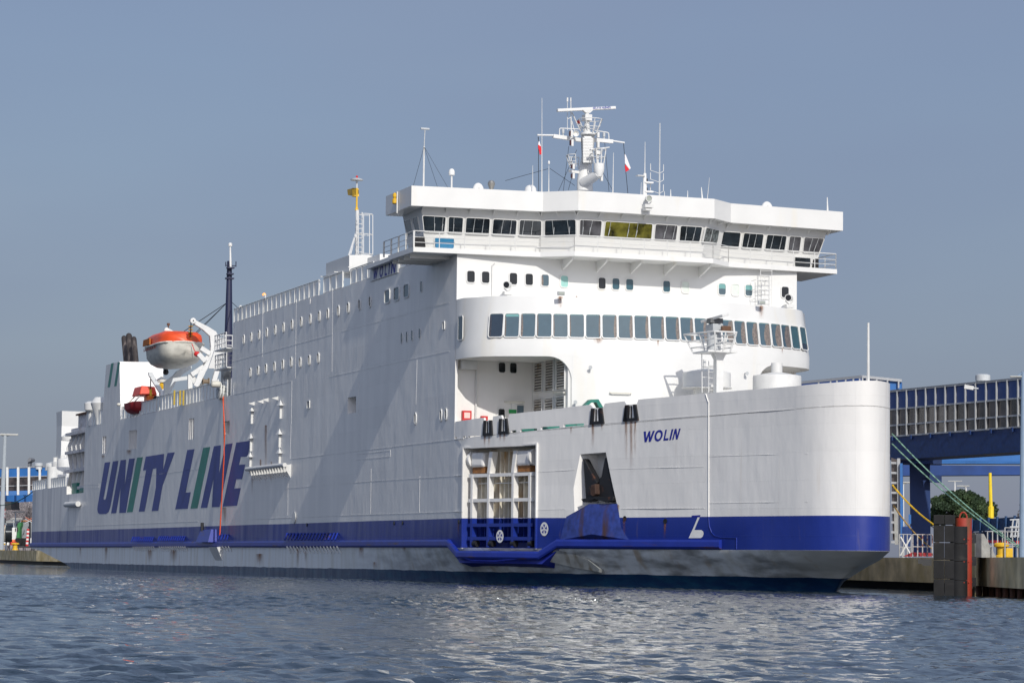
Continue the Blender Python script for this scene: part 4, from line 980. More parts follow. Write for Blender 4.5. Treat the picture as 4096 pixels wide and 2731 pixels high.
h, _ = onF(*z3(630, 312)); c = Vector((155.9, onX(*z3(630, 312), 155.9).y, onX(*z3(630, 312), 155.9).z)); searchlight('searchlight', c, (.8, -.62, -.10), .22, ferry, baseh=.2)
c = onX(*z4(1472, 430), 155.9); searchlight('searchlight', c, (.9, -.7, -.05), .22, ferry, baseh=.2)
c = onX(*z2(432, 998), 157.9); searchlight('searchlight', c, (.95, -.15, -.05), .19, ferry, mat('lamp_lens', (.35, .38, .34), .1), baseh=.2)
MB().prism([(157.39, c.y-.2, 23.15), (157.39, c.y+.2, 23.15), (157.39, c.y+.2, 23.45), (157.39, c.y-.2, 23.45)], (.6, 0, 0)).build('searchlight_shelf', WHITE, ferry)
c = onY(*zm(648, 255), -3.35); m = MB(); m.lathe((c.x, -3.32, c.z-.42), [(.10, 0), (.16, .05), (.16, .3), (.08, .36), (.13, .45), (.13, .6), (.05, .7)], 12); m.build('wing_buoy', YELLOW, ferry)
c = onY(*zm(673, 300), -3.25); MB().tube((c.x, -3.2, c.z-.75), (c.x, -3.2, c.z+.6), .05).build('wing_rod', WHITE2, ferry)
# floodlights on the tier roof
for fn, q in ((z3, (1108, 388)), (z4, (1226, 470))):
    c = onX(*fn(*q), 160.6); o = MB().box((c.x-.12, c.y-.22, c.z-.12), (c.x+.1, c.y+.22, c.z+.12)).build('floodlight', GREYP, ferry, bevel=.04)
    MB().box((c.x+.1, c.y-.18, c.z-.08), (c.x+.11, c.y+.18, c.z+.08)).build('lens', mat('lamp_lens', (.35, .38, .34), .1), o)
    MB().box((c.x-.08, c.y-.08, 17.355), (c.x+.08, c.y+.08, c.z-.12)).build('foot', WHITE2, o)
# small loudhailers on the front
for fn, q in ((z3, (1377, 1050)), (z3, (1240, 1360)), (z4, (1070, 1103))):
    h, n = onF(*fn(*q)); o = MB().lathe(h+n*.05, [(.04, 0), (.05, .14), (.11, .30), (.115, .30)], 14, (n+Vector((0, -.25, -.1))).normalized()).build('loudhailer', GREYP, ferry, smooth=True)
# ladders on the front
def ladder(mb, p, q, side, w_=.42, step=.3, r=.022):
    p = Vector(p); q = Vector(q); s = Vector(side).normalized()*w_/2
    mb.tube(p-s, q-s, r, n=5); mb.tube(p+s, q+s, r, n=5); L = (q-p).length
    for i in range(int(L/step)): c = p+(q-p)*(i+.5)*step/L; mb.tube(c-s, c+s, r*.8, n=5)
m = MB()
a = onX(*z4(1225, 455), 155.4); b = onX(*z4(1225, 230), 155.4); ladder(m, a, b, (0, 1, 0), .45)
a = onX(*z4(1265, 500), 155.3); b = onX(*z4(1265, 145), 155.3); ladder(m, a, b, (0, 1, 0), .8)
for z in (18.2, 18.8, 19.4): m.path([(155.0, a.y-.9, z), (155.9, a.y-1.0, z), (155.9, a.y-.2, z), (155.0, a.y-.1, z)], .02)
m.build('front_ladder', WHITE2, ferry)
m = MB(); a = onX(*z3(488, 400), 154.9); b = onX(*z3(488, 140), 154.9); m.path([a, b, b+Vector((0, .2, .2))], .025); m.build('front_pipe', WHITE2, ferry)

# =====================================================================  ROOF GEAR
ZR = 24.19
def roof_y(px, y): return onY(px[0], px[1], y)
# whip aerials: (pixel base, pixel top, y, radius)
m = None
def pole(name, b, t, y, r=.05, r2=None, mt=WHITE2, zbase=ZR, parent=None):
    a = onY(*b, y); c = onY(*t, y); a.z = min(a.z, zbase) if zbase else a.z; mm = MB(); mm.tube(a, c, r, r2 or r*.6, n=8); return mm.build(name, mt, parent or ferry, smooth=True), a, c
def roof_spot(px, x=None):  # y so that the foot stands on the roof a little behind the edge
    return onX(px[0], px[1], x).y
o, a, c = pole('aerial_mast', z1(435, 885), z1(440, 530), roof_spot(z1(435, 885), 151),   .06, .055); d = onY(*z1(448, 372), a.y)
MB().tube(c, d, .035).tube(d-Vector((0, .28, 0)), d+Vector((0, .28, 0)), .07).build('aerial_head', GREYP, o)
m = MB()
for t in (z1(335, 875), z1(572, 890), z1(675, 890)):
    e = onX(*t, 153.5); e.z = ZR; m.tube(c, e, .012, n=4)
m.build('stay_wire', BLACK, o)
y = roof_spot(z1(687, 900), 151.5); o, a, c = pole('dome_aerial', z1(687, 900), z1(687, 790), y, .06, .06)
MB().lathe(c, [(.13, 0), (.19, .03), (.20, .20), (.17, .33), (.1, .42), (.02, .44)], 20).build('dome', WHITE, o, smooth=True)
def arc_vent(px, x, w_, h_):
    c = onX(*px, x); m = MB(); pts = []
    K = 14
    for i in range(K+1):
        a = R(-20+(200+10)*i/K); rr = .20; o_ = Vector((c.x, c.y-w_*.5*math.cos(a), ZR+(h_-.3)*math.sin(a)+.05)); nn = Vector((0, -math.cos(a), math.sin(a)))
        pts += [o_+nn*rr*math.cos(2*math.pi*j/12)+Vector((1, 0, 0))*rr*math.sin(2*math.pi*j/12) for j in range(12)]
    m.add(pts, [(i*12+j, i*12+(j+1) % 12, i*12+12+(j+1) % 12, i*12+12+j) for i in range(K) for j in range(12)]+[tuple(range(12)), tuple(range(K*12, K*12+12))])
    return m.build('swan_neck_vent', WHITE, ferry, smooth=True)
arc_vent(z1(925, 880), 154.2, .34, .62); arc_vent(z2(1495, 1040), 153.2, .46, .72)
m = MB(); c = onX(*z1(1080, 905), 151); m.lathe((c.x, c.y, ZR), [(.62, 0), (.65, .28), (.55, .34)], 24); m.build('roof_hatch', WHITE, ferry, smooth=True)
c = onX(*z1(1043, 870), 154); MB().lathe((c.x, c.y, ZR-.1), [(.09, 0), (.10, .3), (.22, .62), (.235, .72), (.16, .86), (.05, .9)], 18).build('galley_vent', mat('galvanised', (.35, .34, .31), .4, metal=.7), ferry, smooth=True)
c = onX(*z1(1394, 900), 152.5); o = MB().lathe((c.x, c.y, ZR-.05), [(.35, 0), (.38, .12)], 24).build('satellite_dome', GREYP, ferry, smooth=True)
MB().lathe((c.x, c.y, ZR), [(.385, .12), (.39, .48), (.35, .68), (.25, .82), (.1, .88), (.02, .89)], 24).build('radome', WHITE, o, smooth=True)
for b, t, r in ((z1(1413, 935), z1(1413, 700), .035), (z1(1495, 935), z1(1496, 95), .038), (z1(1557, 935), z1(1558, 700), .04), (z2(115, 940), z2(121, 585), .04), (z2(365, 958), z2(370, 850), .03), (z2(577, 970), z2(578, 930), .04), (z2(634, 975), z2(633, 915), .06), (z2(784, 985), z2(786, 925), .05), (z2(958, 992), z2(981, 808), .03), (z2(920, 990), z2(908, 895), .07), (z2(2040, 1105), z2(2036, 985), .08)):
    pole('whip_aerial', b, t, roof_spot(b, 155.2 if b[0] < 3000 else 153.5), r, r*.35)
c = onX(*z1(1558, 690), 155.2); MB().lathe(c, [(.04, 0), (.07, .06), (.07, .15), (.02, .24)], 12).build('gps_aerial', WHITE, ferry, smooth=True)
# stacked-light post
b = z2(400, 960); y = roof_spot(b, 155); a = onX(*b, 155.0); tp = onX(*z2(400, 770), 155.0)
m = MB(); m.tube((155, y, ZR-.1), (155, y, tp.z), .17, .10, n=10); o = m.build('signal_post', WHITE, ferry, smooth=True)
for z in (onX(*z2(430, 935), 155).z, onX(*z2(430, 853), 155).z):
    MB().box((154.8, y-.05, z-.05), (155.2, y+.52, z+.04)).build('shelf', WHITE, o); MB().tube((155, y+.12, z+.04), (155, y+.12, z+.24), .08).build('signal_lamp', BLACK, o, smooth=True)
t = onX(*z2(400, 488), 155.0); MB().tube((155, y, tp.z), (155, y, t.z), .035, .015).box((154.8, y-.55, tp.z-.2), (155.2, y-.05, tp.z-.15)).build('whip', WHITE2, o)
# tall dipole array
b = z2(532, 965); y = roof_spot(b, 154.8); t = onX(*z2(536, 320), 154.8); mid = onX(*z2(536, 775), 154.8)
o = MB().tube((154.8, y, ZR-.1), (154.8, y, mid.z), .06).tube((154.8, y, mid.z), (154.8, y, t.z), .045, .035).build('dipole_mast', GREYP, ferry, smooth=True)
for k in (770, 850, 950):
    z = onX(*z2(536, k), 154.8).z; m = MB()
    for s, L in ((-1, .62), (1, .27)):
        e = Vector((154.8, y+s*L, z+.2)); m.tube((154.8, y, z), e-Vector((0, 0, .05)), .018); m.tube(e-Vector((0, 0, .05)), e+Vector((0, 0, .38)), .025)
    m.build('dipole_arm', WHITE2, o)

# ---- main mast
MX = 147.2
G = lambda x, y, X=MX: onX(*zg(x, y), X)
mast = MB()
cen = [(1010, 1440, 118), (1005, 1300, 112), (1015, 1130, 95), (1040, 950, 78), (1050, 780, 92), (1050, 690, 98), (1052, 660, 100)]
prev = None; rings = []
for x, y, hw in cen:
    c = G(x, y); r = hw/3.484/FPX*(c-CAM).length*1.0; rings.append([c+Vector((.75*r*math.sin(2*math.pi*i/16), r*math.cos(2*math.pi*i/16), 0)) for i in range(16)])
for r_ in rings: mast.v += r_
for j in range(len(rings)-1): mast.f += [(j*16+i, j*16+(i+1) % 16, j*16+16+(i+1) % 16, j*16+16+i) for i in range(16)]
mast.f += [tuple(range(16)), tuple(range((len(rings)-1)*16, len(rings)*16))]; mast.mi = [0]*len(mast.f)
mast_o = mast.build('radar_mast', WHITE, ferry, smooth=True)
m = MB()   # louvres on the front of the column
for i in range(17):
    y = 700+i*21; w_ = 68 if i else 50; p = G(1048-w_, y, MX+.85); q = G(1048+w_, y+1, MX+.85); m.bar(p, q, .16, .09, (1, 0, .5))
m.build('mast_louvre', WHITE, mast_o)
m = MB(); a = G(1048, 1060, MX+.3); b = G(1052, 640, MX+.3)
m.prism([G(968, 700, MX+.78), G(1130, 700, MX+.78), G(1120, 1060, MX+.78), G(985, 1060, MX+.78)], (-.2, 0, 0)); m.build('mast_grille_back', mat('grille_grey', (.30, .30, .29), .8), mast_o)
m = MB(); m.lathe(G(1055, 660, MX+.2), [(.46, -.05), (.52, .0), (.52, .10), (.45, .11)], 24); m.build('mast_top_rim', WHITE, mast_o, smooth=True)
# cross-tree
m = MB(); m.bar(G(565, 680), G(945, 735), .25, .24); m.tube(G(345, 665), G(570, 668), .06)
m.path([G(*q) for q in ((655, 690), (655, 580), (670, 570), (920, 582))], .035); m.build('crosstree', WHITE, mast_o)
m = MB(); m.bar(G(1140, 733), G(1395, 757), .25, .24); m.tube(G(1390, 745), G(1560, 772), .06); m.path([G(*q) for q in ((1345, 745), (1340, 640), (1320, 628), (1130, 598))], .035); m.build('crosstree', WHITE, mast_o)
# boom platform below
m = MB(); c = G(1205, 1130, MX+1.6); r = 75/3.484/FPX*(c-CAM).length
m.lathe(c, [(r*.5, -.55), (r*.95, -.2), (r, .0), (r, .32)], 22); m.build('forward_platform', WHITE, mast_o, smooth=True)
m = MB(); m.tube(G(1000, 1330, MX+.2), c-Vector((0, 0, .35)), .38, .28, n=14); m.build('mast_boom', WHITE, mast_o, smooth=True)
def basket(c, r0, r1, h, name, n=8, arc=(0, 360)):
    m = MB(); c = Vector(c)
    for f in (.45, 1.0):
        rr = r0+(r1-r0)*f; pts = [c+Vector((rr*math.cos(R(arc[0]+(arc[1]-arc[0])*i/16)), rr*math.sin(R(arc[0]+(arc[1]-arc[0])*i/16)), h*f)) for i in range(17)]; m.path(pts, .028, 5)
    for i in range(n):
        a = R(arc[0]+(arc[1]-arc[0])*i/(n-1 if arc[1]-arc[0] < 360 else n)); m.tube(c+Vector((r0*math.cos(a), r0*math.sin(a), 0)), c+Vector((r1*math.cos(a), r1*math.sin(a), h)), .032, n=5)
    return m.build(name, WHITE2, mast_o)
t = G(1085, 645, MX+.3); basket(t, .42, .80, G(1085, 450, MX+.3).z-t.z, 'radar_guard')
basket(c+Vector((0, 0, .3)), r*.95, r*1.35, .95, 'radar_guard')
t2 = G(900, 1120, MX+.0); basket(t2, .45, .72, .8, 'radar_guard', 5, (150, 330))
# scanners
def scanner(parent, cpx, endl, endr, X, h=.22, name='radar_scanner', mt=WHITE):
    a = onX(*endl, X); b = onX(*endr, X); m = MB(); m.bar(a, b, .28, h); return m.build(name, mt, parent, bevel=.03), a, b
sc, a, b = scanner(mast_o, None, zg(622, 322), zg(1432, 285), MX+.4, .19)
c0 = G(1040, 360, MX+.4); c1_ = G(1045, 660, MX+.3); m = MB(); m.lathe(Vector((MX+.4, c0.y, c1_.z)), [(.28, 0), (.2, .4), (.16, .8)], 14); zt = G(1045, 470, MX+.4).z; z2_ = G(1045, 385, MX+.4).z
m.box((MX+.1, c0.y-.24, zt), (MX+.7, c0.y+.24, z2_)); m.tube((MX+.4, c0.y, z2_), (MX+.4, c0.y, c0.z+.1), .14); m.prism([(MX+.3, c0.y-.42, c0.z+.22), (MX+.3, c0.y+.42, c0.z+.26), (MX+.3, c0.y+.15, c0.z+.0), (MX+.3, c0.y-.15, c0.z+.0)], (.25, 0, 0)); m.build('radar_motor', WHITE2, mast_o)
LETR = mat('radar_lettering', (.03, .06, .40), .5)
def small_text(txt, p, q, h, mt, parent, name):
    """short sans-serif words from simple strokes, laid along p-q"""
    ST = {'K': ['0010', '0112', '1202'], 'E': [], }
    SEG = {'K': [((0, 0), (0, 1)), ((0, .45), (1, 1)), ((.3, .6), (1, 0))], 'E': [((0, 0), (0, 1)), ((0, 1), (1, 1)), ((0, .5), (.8, .5)), ((0, 0), (1, 0))], 'L': [((0, 1), (0, 0)), ((0, 0), (1, 0))],
           'V': [((0, 1), (.5, 0)), ((.5, 0), (1, 1))], 'I': [((.5, 0), (.5, 1))], 'N': [((0, 0), (0, 1)), ((0, 1), (1, 0)), ((1, 0), (1, 1))], 'H': [((0, 0), (0, 1)), ((1, 0), (1, 1)), ((0, .5), (1, .5))],
           'U': [((0, 1), (0, 0)), ((0, 0), (1, 0)), ((1, 0), (1, 1))], 'G': [((1, 1), (0, 1)), ((0, 1), (0, 0)), ((0, 0), (1, 0)), ((1, 0), (1, .5)), ((1, .5), (.5, .5))], 'S': [((1, 1), (0, 1)), ((0, 1), (0, .5)), ((0, .5), (1, .5)), ((1, .5), (1, 0)), ((1, 0), (0, 0))],
           'W': [((0, 1), (.25, 0)), ((.25, 0), (.5, .9)), ((.5, .9), (.75, 0)), ((.75, 0), (1, 1))], 'O': [((0, 0), (0, 1)), ((0, 1), (1, 1)), ((1, 1), (1, 0)), ((1, 0), (0, 0))], 'M': [((0, 0), (0, 1)), ((0, 1), (.5, .3)), ((.5, .3), (1, 1)), ((1, 1), (1, 0))]}
    p = Vector(p); q = Vector(q); d = (q-p); n = len(txt); step = d.length/n; d.normalize(); up = Vector((0, 0, 1)); nrm = d.cross(up).normalized()
    m = MB(); wd = step*.68; th = h*.17
    for k, ch in enumerate(txt):
        for (x0, y0), (x1, y1) in SEG.get(ch, []):
            m.bar(p+d*(k*step+x0*wd)+up*y0*h, p+d*(k*step+x1*wd)+up*y1*h, th, .01, nrm)
    return m.build(name, mt, parent)
small_text('KELVIN', G(1125, 301, MX+.56), G(1236, 296, MX+.56), .11, LETR, sc, 'radar_lettering'); small_text('HUGHES', G(1250, 295, MX+.56), G(1372, 290, MX+.56), .11, LETR, sc, 'radar_lettering')
sc2, a, b = scanner(mast_o, None, zg(1080, 870), zg(1345, 838), MX+1.7, .07); c3_ = G(1187, 910, MX+1.7)
m = MB(); m.box(c3_-Vector((.2, .17, .14)), c3_+Vector((.2, .17, .14))); m.tube(c3_-Vector((0, 0, .8)), c3_, .08); m.tube(c3_, c3_+Vector((0, 0, .3)), .04); m.build('radar_motor', WHITE2, mast_o, bevel=.03)
# nav light boxes on the mast
for x, y0, y1 in ((820, 600, 690), (828, 728, 818), (1190, 628, 700), (1190, 760, 842), (845, 1068, 1140), (845, 1195, 1272), (1238, 1200, 1305)):
    p = G(x, y1, MX+.6); q = G(x, y0, MX+.6); o = MB().box((MX+.5, p.y-.07, p.z), (MX+.7, p.y+.08, q.z)).build('navigation_light', WHITE2, mast_o)
    if x < 900: MB().box((MX+.52, p.y-.15, p.z+.05), (MX+.68, p.y-.07, q.z-.05)).build('red_lens', mat('dark_red_lens', (.06, .01, .01), .2), o)
m = MB(); m.bar(G(785, 1165), G(965, 1190), .14, .16); m.build('light_arm', WHITE, mast_o)
for x, y in ((705, 640), (1275, 690)): p = G(x, y); MB().lathe(p, [(.04, -.3), (.05, 0), (.09, 0), (.09, .24), (.06, .28)], 12).build('deck_lamp', GREYP, mast_o, smooth=True)
p = G(915, 648, MX+.7); MB().lathe(p-Vector((.6, 0, 0)), [(.07, 0), (.08, .4), (.12, .55), (.20, .65), (.19, .65), (.08, .5)], 20, (1, -.25, 0)).build('whistle_horn', WHITE, mast_o, smooth=True)
m = MB(); m.tube(G(818, 610), G(812, 160), .045, .03); m.tube(G(765, 600), G(765, 180), .02); m.tube(G(765, 200), G(767, 145), .06); m.tube(G(812, 200), G(812, 145), .045); m.tube(G(828, 350), G(945, 600), .04); m.tube(G(828, 470), G(862, 605), .03); m.tube(G(770, 440), G(815, 420), .025); m.tube(G(930, 480), G(955, 615), .045)
m.build('wind_sensor_pole', WHITE2, mast_o)
p = G(920, 485); MB().box(p-Vector((.08, .10, .10)), p+Vector((.08, .10, .10))).build('red_lamp', mat('dull_red_lamp', (.25, .03, .03), .4), mast_o)
m = MB()
for a, b in (((895, 870), (640, 1445)), ((785, 820), (708, 1442)), ((870, 1100), (776, 1435)), ((1262, 1190), (1410, 1460)), ((1285, 770), (1345, 1455)), ((362, 690), (366, 1450)), ((1105, 1340), (1112, 1445)), ((520, 1130), (870, 1370)), ((495, 1135), (-100, 1300))): m.tube(G(*a), G(*b), .014, n=4)
m.build('rigging_wire', BLACK, mast_o)
# flags hang from the cross-tree: things of their own
def flag(pts, split, lab, line):
    cols = (mat('flag_white', (.75, .72, .74), .8), mat('flag_red', (.62, .02, .03), .8)); t = thing('flag', lab, 'flag', G(*line[0]), 'signal flags on the radar mast')
    m = MB(); m.path([G(*q) for q in line], .02, 4); m.build('halyard', BLACK, t)
    for k, poly in enumerate(pts):
        q = [G(*a, MX+.02*k) for a in poly]
        # gentle folds
        mm = MB(); n = len(q); mm.prism([v+Vector((.12*math.sin(i*2.1), 0, 0))*0 for i, v in enumerate(q)], (.05, .0, 0)); mm.build('white_half' if k == 0 else 'red_half', cols[k], t)
flag([[(362, 755), (372, 752), (385, 800), (393, 830), (355, 800)], [(355, 800), (393, 825), (413, 925), (378, 943), (365, 870), (354, 845)]], 0, 'small white and red flag hanging from the left end of the mast cross-tree', ((357, 690), (362, 750), (363, 1100), (366, 1450)))
flag([[(1560, 930), (1575, 945), (1645, 1130), (1625, 1142), (1565, 1060)], [(1563, 1075), (1625, 1142), (1612, 1158), (1575, 1178), (1566, 1120)]], 0, 'long white and red flag hanging from the right end of the mast cross-tree', ((1548, 785), (1560, 930), (1580, 1180), (1608, 1475)))

# ---- foremast on the fore deck
FX = 166.9
V = lambda x, y, X=FX: onX(*zf(x, y), X)
b = V(603, 1290); t = V(603, 835); w_ = 50/3.483/FPX*(b-CAM).length
m = MB(); m.box((FX-w_*1.2, b.y-w_, 9.0), (FX+w_, b.y+w_, t.z)); fm = m.build('fore_mast', WHITE2, ferry)
m = MB(); tt = V(603, 735); hw = w_*1.6
m.hexa([(FX-w_, b.y-w_, t.z), (FX+w_, b.y-w_, t.z), (FX+w_, b.y+w_, t.z), (FX-w_, b.y+w_, t.z)], [(FX-hw, b.y-hw*1.2, tt.z), (FX+hw, b.y-hw*1.2, tt.z), (FX+hw, b.y+hw*1.1, tt.z), (FX-hw, b.y+hw*1.1, tt.z)]); m.build('mast_head', WHITE2, fm)
m = MB(); zp = V(600, 725).z; yl = V(375, 740).y; yr = V(780, 730).y
m.box((FX-1.3, yl, zp-.06), (FX+.9, yr, zp+.04)); m.build('platform', WHITE2, fm)
for s, yy in ((-1, yl+.7), (1, yr-.7)): MB().bar((FX, b.y+s*w_*.6, V(600, 850).z), (FX, yy, zp-.05), .12, .14).build('knee', WHITE2, fm)
m = MB(); zt = V(600, 465).z; e = .75; P0 = [(FX-1.3, yl), (FX+.9, yl+.45), (FX+.9, yr-.45), (FX-.2, yr), (FX-1.3, yr-.3)]; cc = Vector((FX-.2, (yl+yr)/2, 0)); P1 = [((x-cc.x)*1.35+cc.x, (y-cc.y)*1.45+cc.y) for x, y in P0]; n = len(P0)
for i in range(n):
    a, a2 = P0[i], P1[i]; b_, b2 = P0[(i+1) % n], P1[(i+1) % n]; m.tube((*a, zp), (*a2, zt), .05, n=6); m.tube(((a[0]+b_[0])/2, (a[1]+b_[1])/2, zp), ((a2[0]+b2[0])/2, (a2[1]+b2[1])/2, zt), .04, n=6)
    for f in (.28, .63, 1): m.tube((a[0]+(a2[0]-a[0])*f, a[1]+(a2[1]-a[1])*f, zp+(zt-zp)*f), (b_[0]+(b2[0]-b_[0])*f, b_[1]+(b2[1]-b_[1])*f, zp+(zt-zp)*f), .035 if f < 1 else .05, n=6)
m.build('basket_rail', WHITE2, fm)
m = MB(); q = V(560, 430); m.tube((FX-.2, q.y, zp), (FX-.2, q.y, q.z), .42, n=14); m.build('scanner_column', GREYP, fm, smooth=True)
q1 = V(480, 440); q2 = V(625, 340); MB().box((FX-.6, q1.y, q1.z), (FX+.5, q2.y, q2.z)).build('radar_motor', mat('grey_steel_light', (.42, .44, .45), .45), fm, bevel=.04)
m = MB(); q = V(555, 300); m.tube((FX-.1, q.y, q.z-.35), (FX-.1, q.y, q.z), .25); m.box((FX-.3, q.y-.4, q.z-.1), (FX+.3, q.y+.4, q.z+.18)); m.build('scanner_bracket', mat('dark_grey_steel', (.12, .125, .13), .5), fm)
a = V(400, 292, FX-.9); b_ = V(705, 205, FX+1.1); MB().bar(a, b_, .5, .16, (0, -.3, 1)).build('radar_scanner', WHITE2, fm, bevel=.03)
q = V(708, 402, FX+.9); MB().box(q-Vector((.15, .30, .18)), q+Vector((.15, .30, .18))).build('fog_lamp', mat('brown_lens', (.12, .06, .03), .3), fm, bevel=.08); MB().path([q, q-Vector((.1, 0, .9)), (FX+.4, q.y-.3, zp+.6)], .05).build('lamp_stand', WHITE2, fm)
m = MB(); a = V(465, 1290, FX-.8); t_ = V(460, 740, FX-.8); ladder(m, a, t_, (0, 1, .0), .8, .6, .03); a = V(508, 1290, FX-.3); t_ = V(508, 850, FX-.3); ladder(m, a, t_, (0, 1, 0), .35, .35, .025)
m.build('mast_ladder', WHITE2, fm)
# mushroom ventilators on the fore deck
def drum(px_l, px_r, ytop, ybot, X, stack, parent=ferry, stalk=True, capx=None, name='mushroom_ventilator'):
    a = onX(px_l, ybot, X); b_ = onX(px_r, ybot, X); r = abs(b_.y-a.y)/2*.985; c = (a+b_)/2; zt = onX((px_l+px_r)/2, ytop, X).z; zb_ = c.z; m = MB()
    m.lathe((X-.0, c.y, 0), [(r*1.03, zb_-.02), (r*1.05, zb_+.02), (r, zb_+.06), (r, zt-.15), (r*.98, zt-.08), (r*.05, zt+.18)], 36); o = m.build(name, WHITE2, parent, smooth=True)
    if stalk: MB().lathe((X, c.y, 0), [(r*.55, 8.6), (r*.55, zb_)], 28).build('stalk', WHITE2, o, smooth=True)
    if stack: s = onX(*stack[:2], X); MB().tube((X, s.y, zt-.1), (X, s.y, s.z), stack[2], n=16).build('chimney', WHITE2, o, smooth=True)
    return o
drum(*[z4(530, 0)[0], z4(933, 0)[0]], z4(0, 1085)[1], z4(0, 1238)[1], 163.6, (*z4(712, 980), .09))
drum(*[z4(1160, 0)[0], z4(1562, 0)[0]], z4(0, 1115)[1], z4(0, 1262)[1], 165.5, (*z4(1360, 1012), .34))
# jack staff at the stem
a = onY(*z6(305, 130), HB); o = MB().tube((a.x-.6, HB, 9.6), (a.x-.6, HB, onY(*z6(305, -255), HB).z), .09, .06).build('jack_staff', WHITE2, ferry, smooth=True)

# =====================================================================  HOUSE TOP, SIDE DECKS
def panel_rail(name, p, q, h, n, screen=True, parent=ferry, mt=SCREEN):
    p = Vector(p); q = Vector(q); m = MB(); m.tube(p+Vector((0, 0, h)), q+Vector((0, 0, h)), .04, n=6); m.tube(p+Vector((0, 0, .05)), q+Vector((0, 0, .05)), .03, n=6)
    for i in range(n+1):
        c = p+(q-p)*i/n; m.bar(c, c+Vector((0, 0, h)), .07, .05, (1, 0, 0))
    o = m.build(name, WHITE2, parent)
    if screen:
        s = MB(); d = Vector((0, .06, 0)); s.prism([p+d+Vector((0, 0, .08)), q+d+Vector((0, 0, .08)), q+d+Vector((0, 0, h-.04)), p+d+Vector((0, 0, h-.04))], (0, .03, 0)); s.build('screen', mt, o)
    return o
panel_rail('deck_railing', (97.3, .05, 20.42), (123.0, .05, 20.42), 1.15, 19)
panel_rail('deck_railing', (124.3, .05, 20.42), (129.2, .05, 20.42), 1.15, 3)
a = onY(*zd(1125, 300), .05); b_ = onY(*zd(1310, 255), .05); panel_rail('deck_railing', (a.x, .05, 20.42), (b_.x+.5, .05, 20.42), 1.1, 4)
a = onY(*zd(1560, 160), .05); b_ = onY(*zd(1740, 110), .05); panel_rail('deck_railing', (a.x, .05, 20.42), (b_.x+.5, .05, 20.42), 1.0, 3)
panel_rail('deck_railing', (97.3, B-.1, 20.42), (150, B-.1, 20.42), 1.1, 30)
a = onY(*zd(855, 250), .0); b_ = onY(*zd(1100, 205), .0)
m = MB()   # slatted awning
for i in range(6): y = .2+i*.55; m.bar((a.x, y, a.z+.1), (b_.x, y, b_.z+.15), .12, .05)
for x in (a.x, (a.x+b_.x)/2, b_.x): m.bar((x, 0, a.z+.1), (x, 3.2, a.z+.1), .1, .05)
m.build('awning_slats', WHITE2, ferry)
# white deck house and screens behind the rail
a = onY(*zd(1113, 190), .3); t = onY(*zd(1113, 45), .3); x0 = a.x
m = MB(); m.box((x0-8, .9, 20.42), (x0, 1.6, 22.1)); 
pts = [onX(*zd(1113, 190), x0), onX(*zd(1113, 45), x0), onX(*zd(1290, 45), x0), onX(*zd(1355, 66), x0), onX(*zd(1395, 110), x0), onX(*zd(1395, 170), x0)]
m = MB(); m.prism([Vector((x0, q.y, max(q.z, 20.3))) for q in pts], (-6, 0, 0)); m.build('air_intake_house', WHITE, ferry)
m = MB(); q = onY(*zd(1400, 35), 1.5); m.box((q.x-3, 1.4, 20.42), (q.x, 3.2, q.z)); m.build('deck_locker', WHITE, ferry)
m = MB(); m.box((103, 3, 20.42), (118, B-3, 21.0)); m.build('roof_trunk', WHITE, ferry)
# floodlights along the rail
for fn, q, lit in ((zd, (350, 395), 1), (zd, (140, 505), 0)):
    c = onY(*fn(*q), .1); o = MB().path([(c.x+.4, .1, 20.4), (c.x+.4, .1, c.z-.2), c], .05).build('rail_lamp', WHITE2, ferry); MB().lathe(c, [(.06, .08), (.14, 0), (.16, -.06)], 12, (.5, -.2, .8)).build('shade', mat('lit_amber_lamp', (.8, .35, .1), .4, emis=((1, .35, .08), 1.2)) if lit else WHITE2, o, smooth=True)
# yellow signal mast and caged ladder
ys = 3.4
b_ = onY(*zm(218, 905), ys); m = MB(); m.tube((b_.x, ys, 20.42), (b_.x, ys, onY(*zm(218, 405), ys).z), .13); 
for q in (zm(215, 650),):
    s = onY(*q, ys); e = onY(*zm(65, 1120), .3); m.tube(s, e, .08); e = onY(*zm(150, 905), ys-.8); m.tube(s, e, .05)
sm = m.build('signal_mast', WHITE2, ferry, smooth=True)
MB().tube(onY(*zm(219, 405), ys), onY(*zm(219, 360), ys), .15, .07).tube(onY(*zm(219, 370), ys), onY(*zm(221, 150), ys), .07).build('yellow_pole', YELLOW, sm, smooth=True)
q = [onY(*zm(*a), ys) for a in ((110, 168), (168, 152), (172, 240), (118, 230))]; MB().prism(q, (0, .5, 0)).build('yellow_radar_reflector', YELLOW, sm)
m = MB(); m.path([onY(*zm(*a), ys) for a in ((170, 155), (215, 155), (215, 250), (172, 242))], .05); m.build('reflector_bracket', YELLOW, sm)
c = onY(*zm(221, 60), ys); MB().tube(onY(*zm(221, 150), ys), c, .07).lathe(c-Vector((0, 0, .05)), [(.2, 0), (.46, .03), (.48, .10), (.2, .2)], 20).build('floodlight_ring', GREYP, sm, smooth=True); MB().lathe(c+Vector((0, 0, .2)), [(.08, -.1), (.08, .1), (.04, .14)], 10).build('red_lamp', RED, sm)
m = MB(); a = onY(*zm(250, 905), ys); t = onY(*zm(250, 425), ys); ladder(m, a, t, (0.3, 1, 0), .40, .35, .035)
cc0 = onY(*zm(320, 905), ys); 
for f in (905, 680, 450): 
    c = onY(*zm(320, f), ys+.2); m.path([c+Vector((.5*math.cos(R(a)), .55*math.sin(R(a)), 0)) for a in range(0, 361, 45)], .03)
for k in (-.55, -.15, .3, .55): m.tube(onY(*zm(320, 905), ys)+Vector((0, k, 0)), onY(*zm(320, 450), ys)+Vector((0, k, 0)), .03)
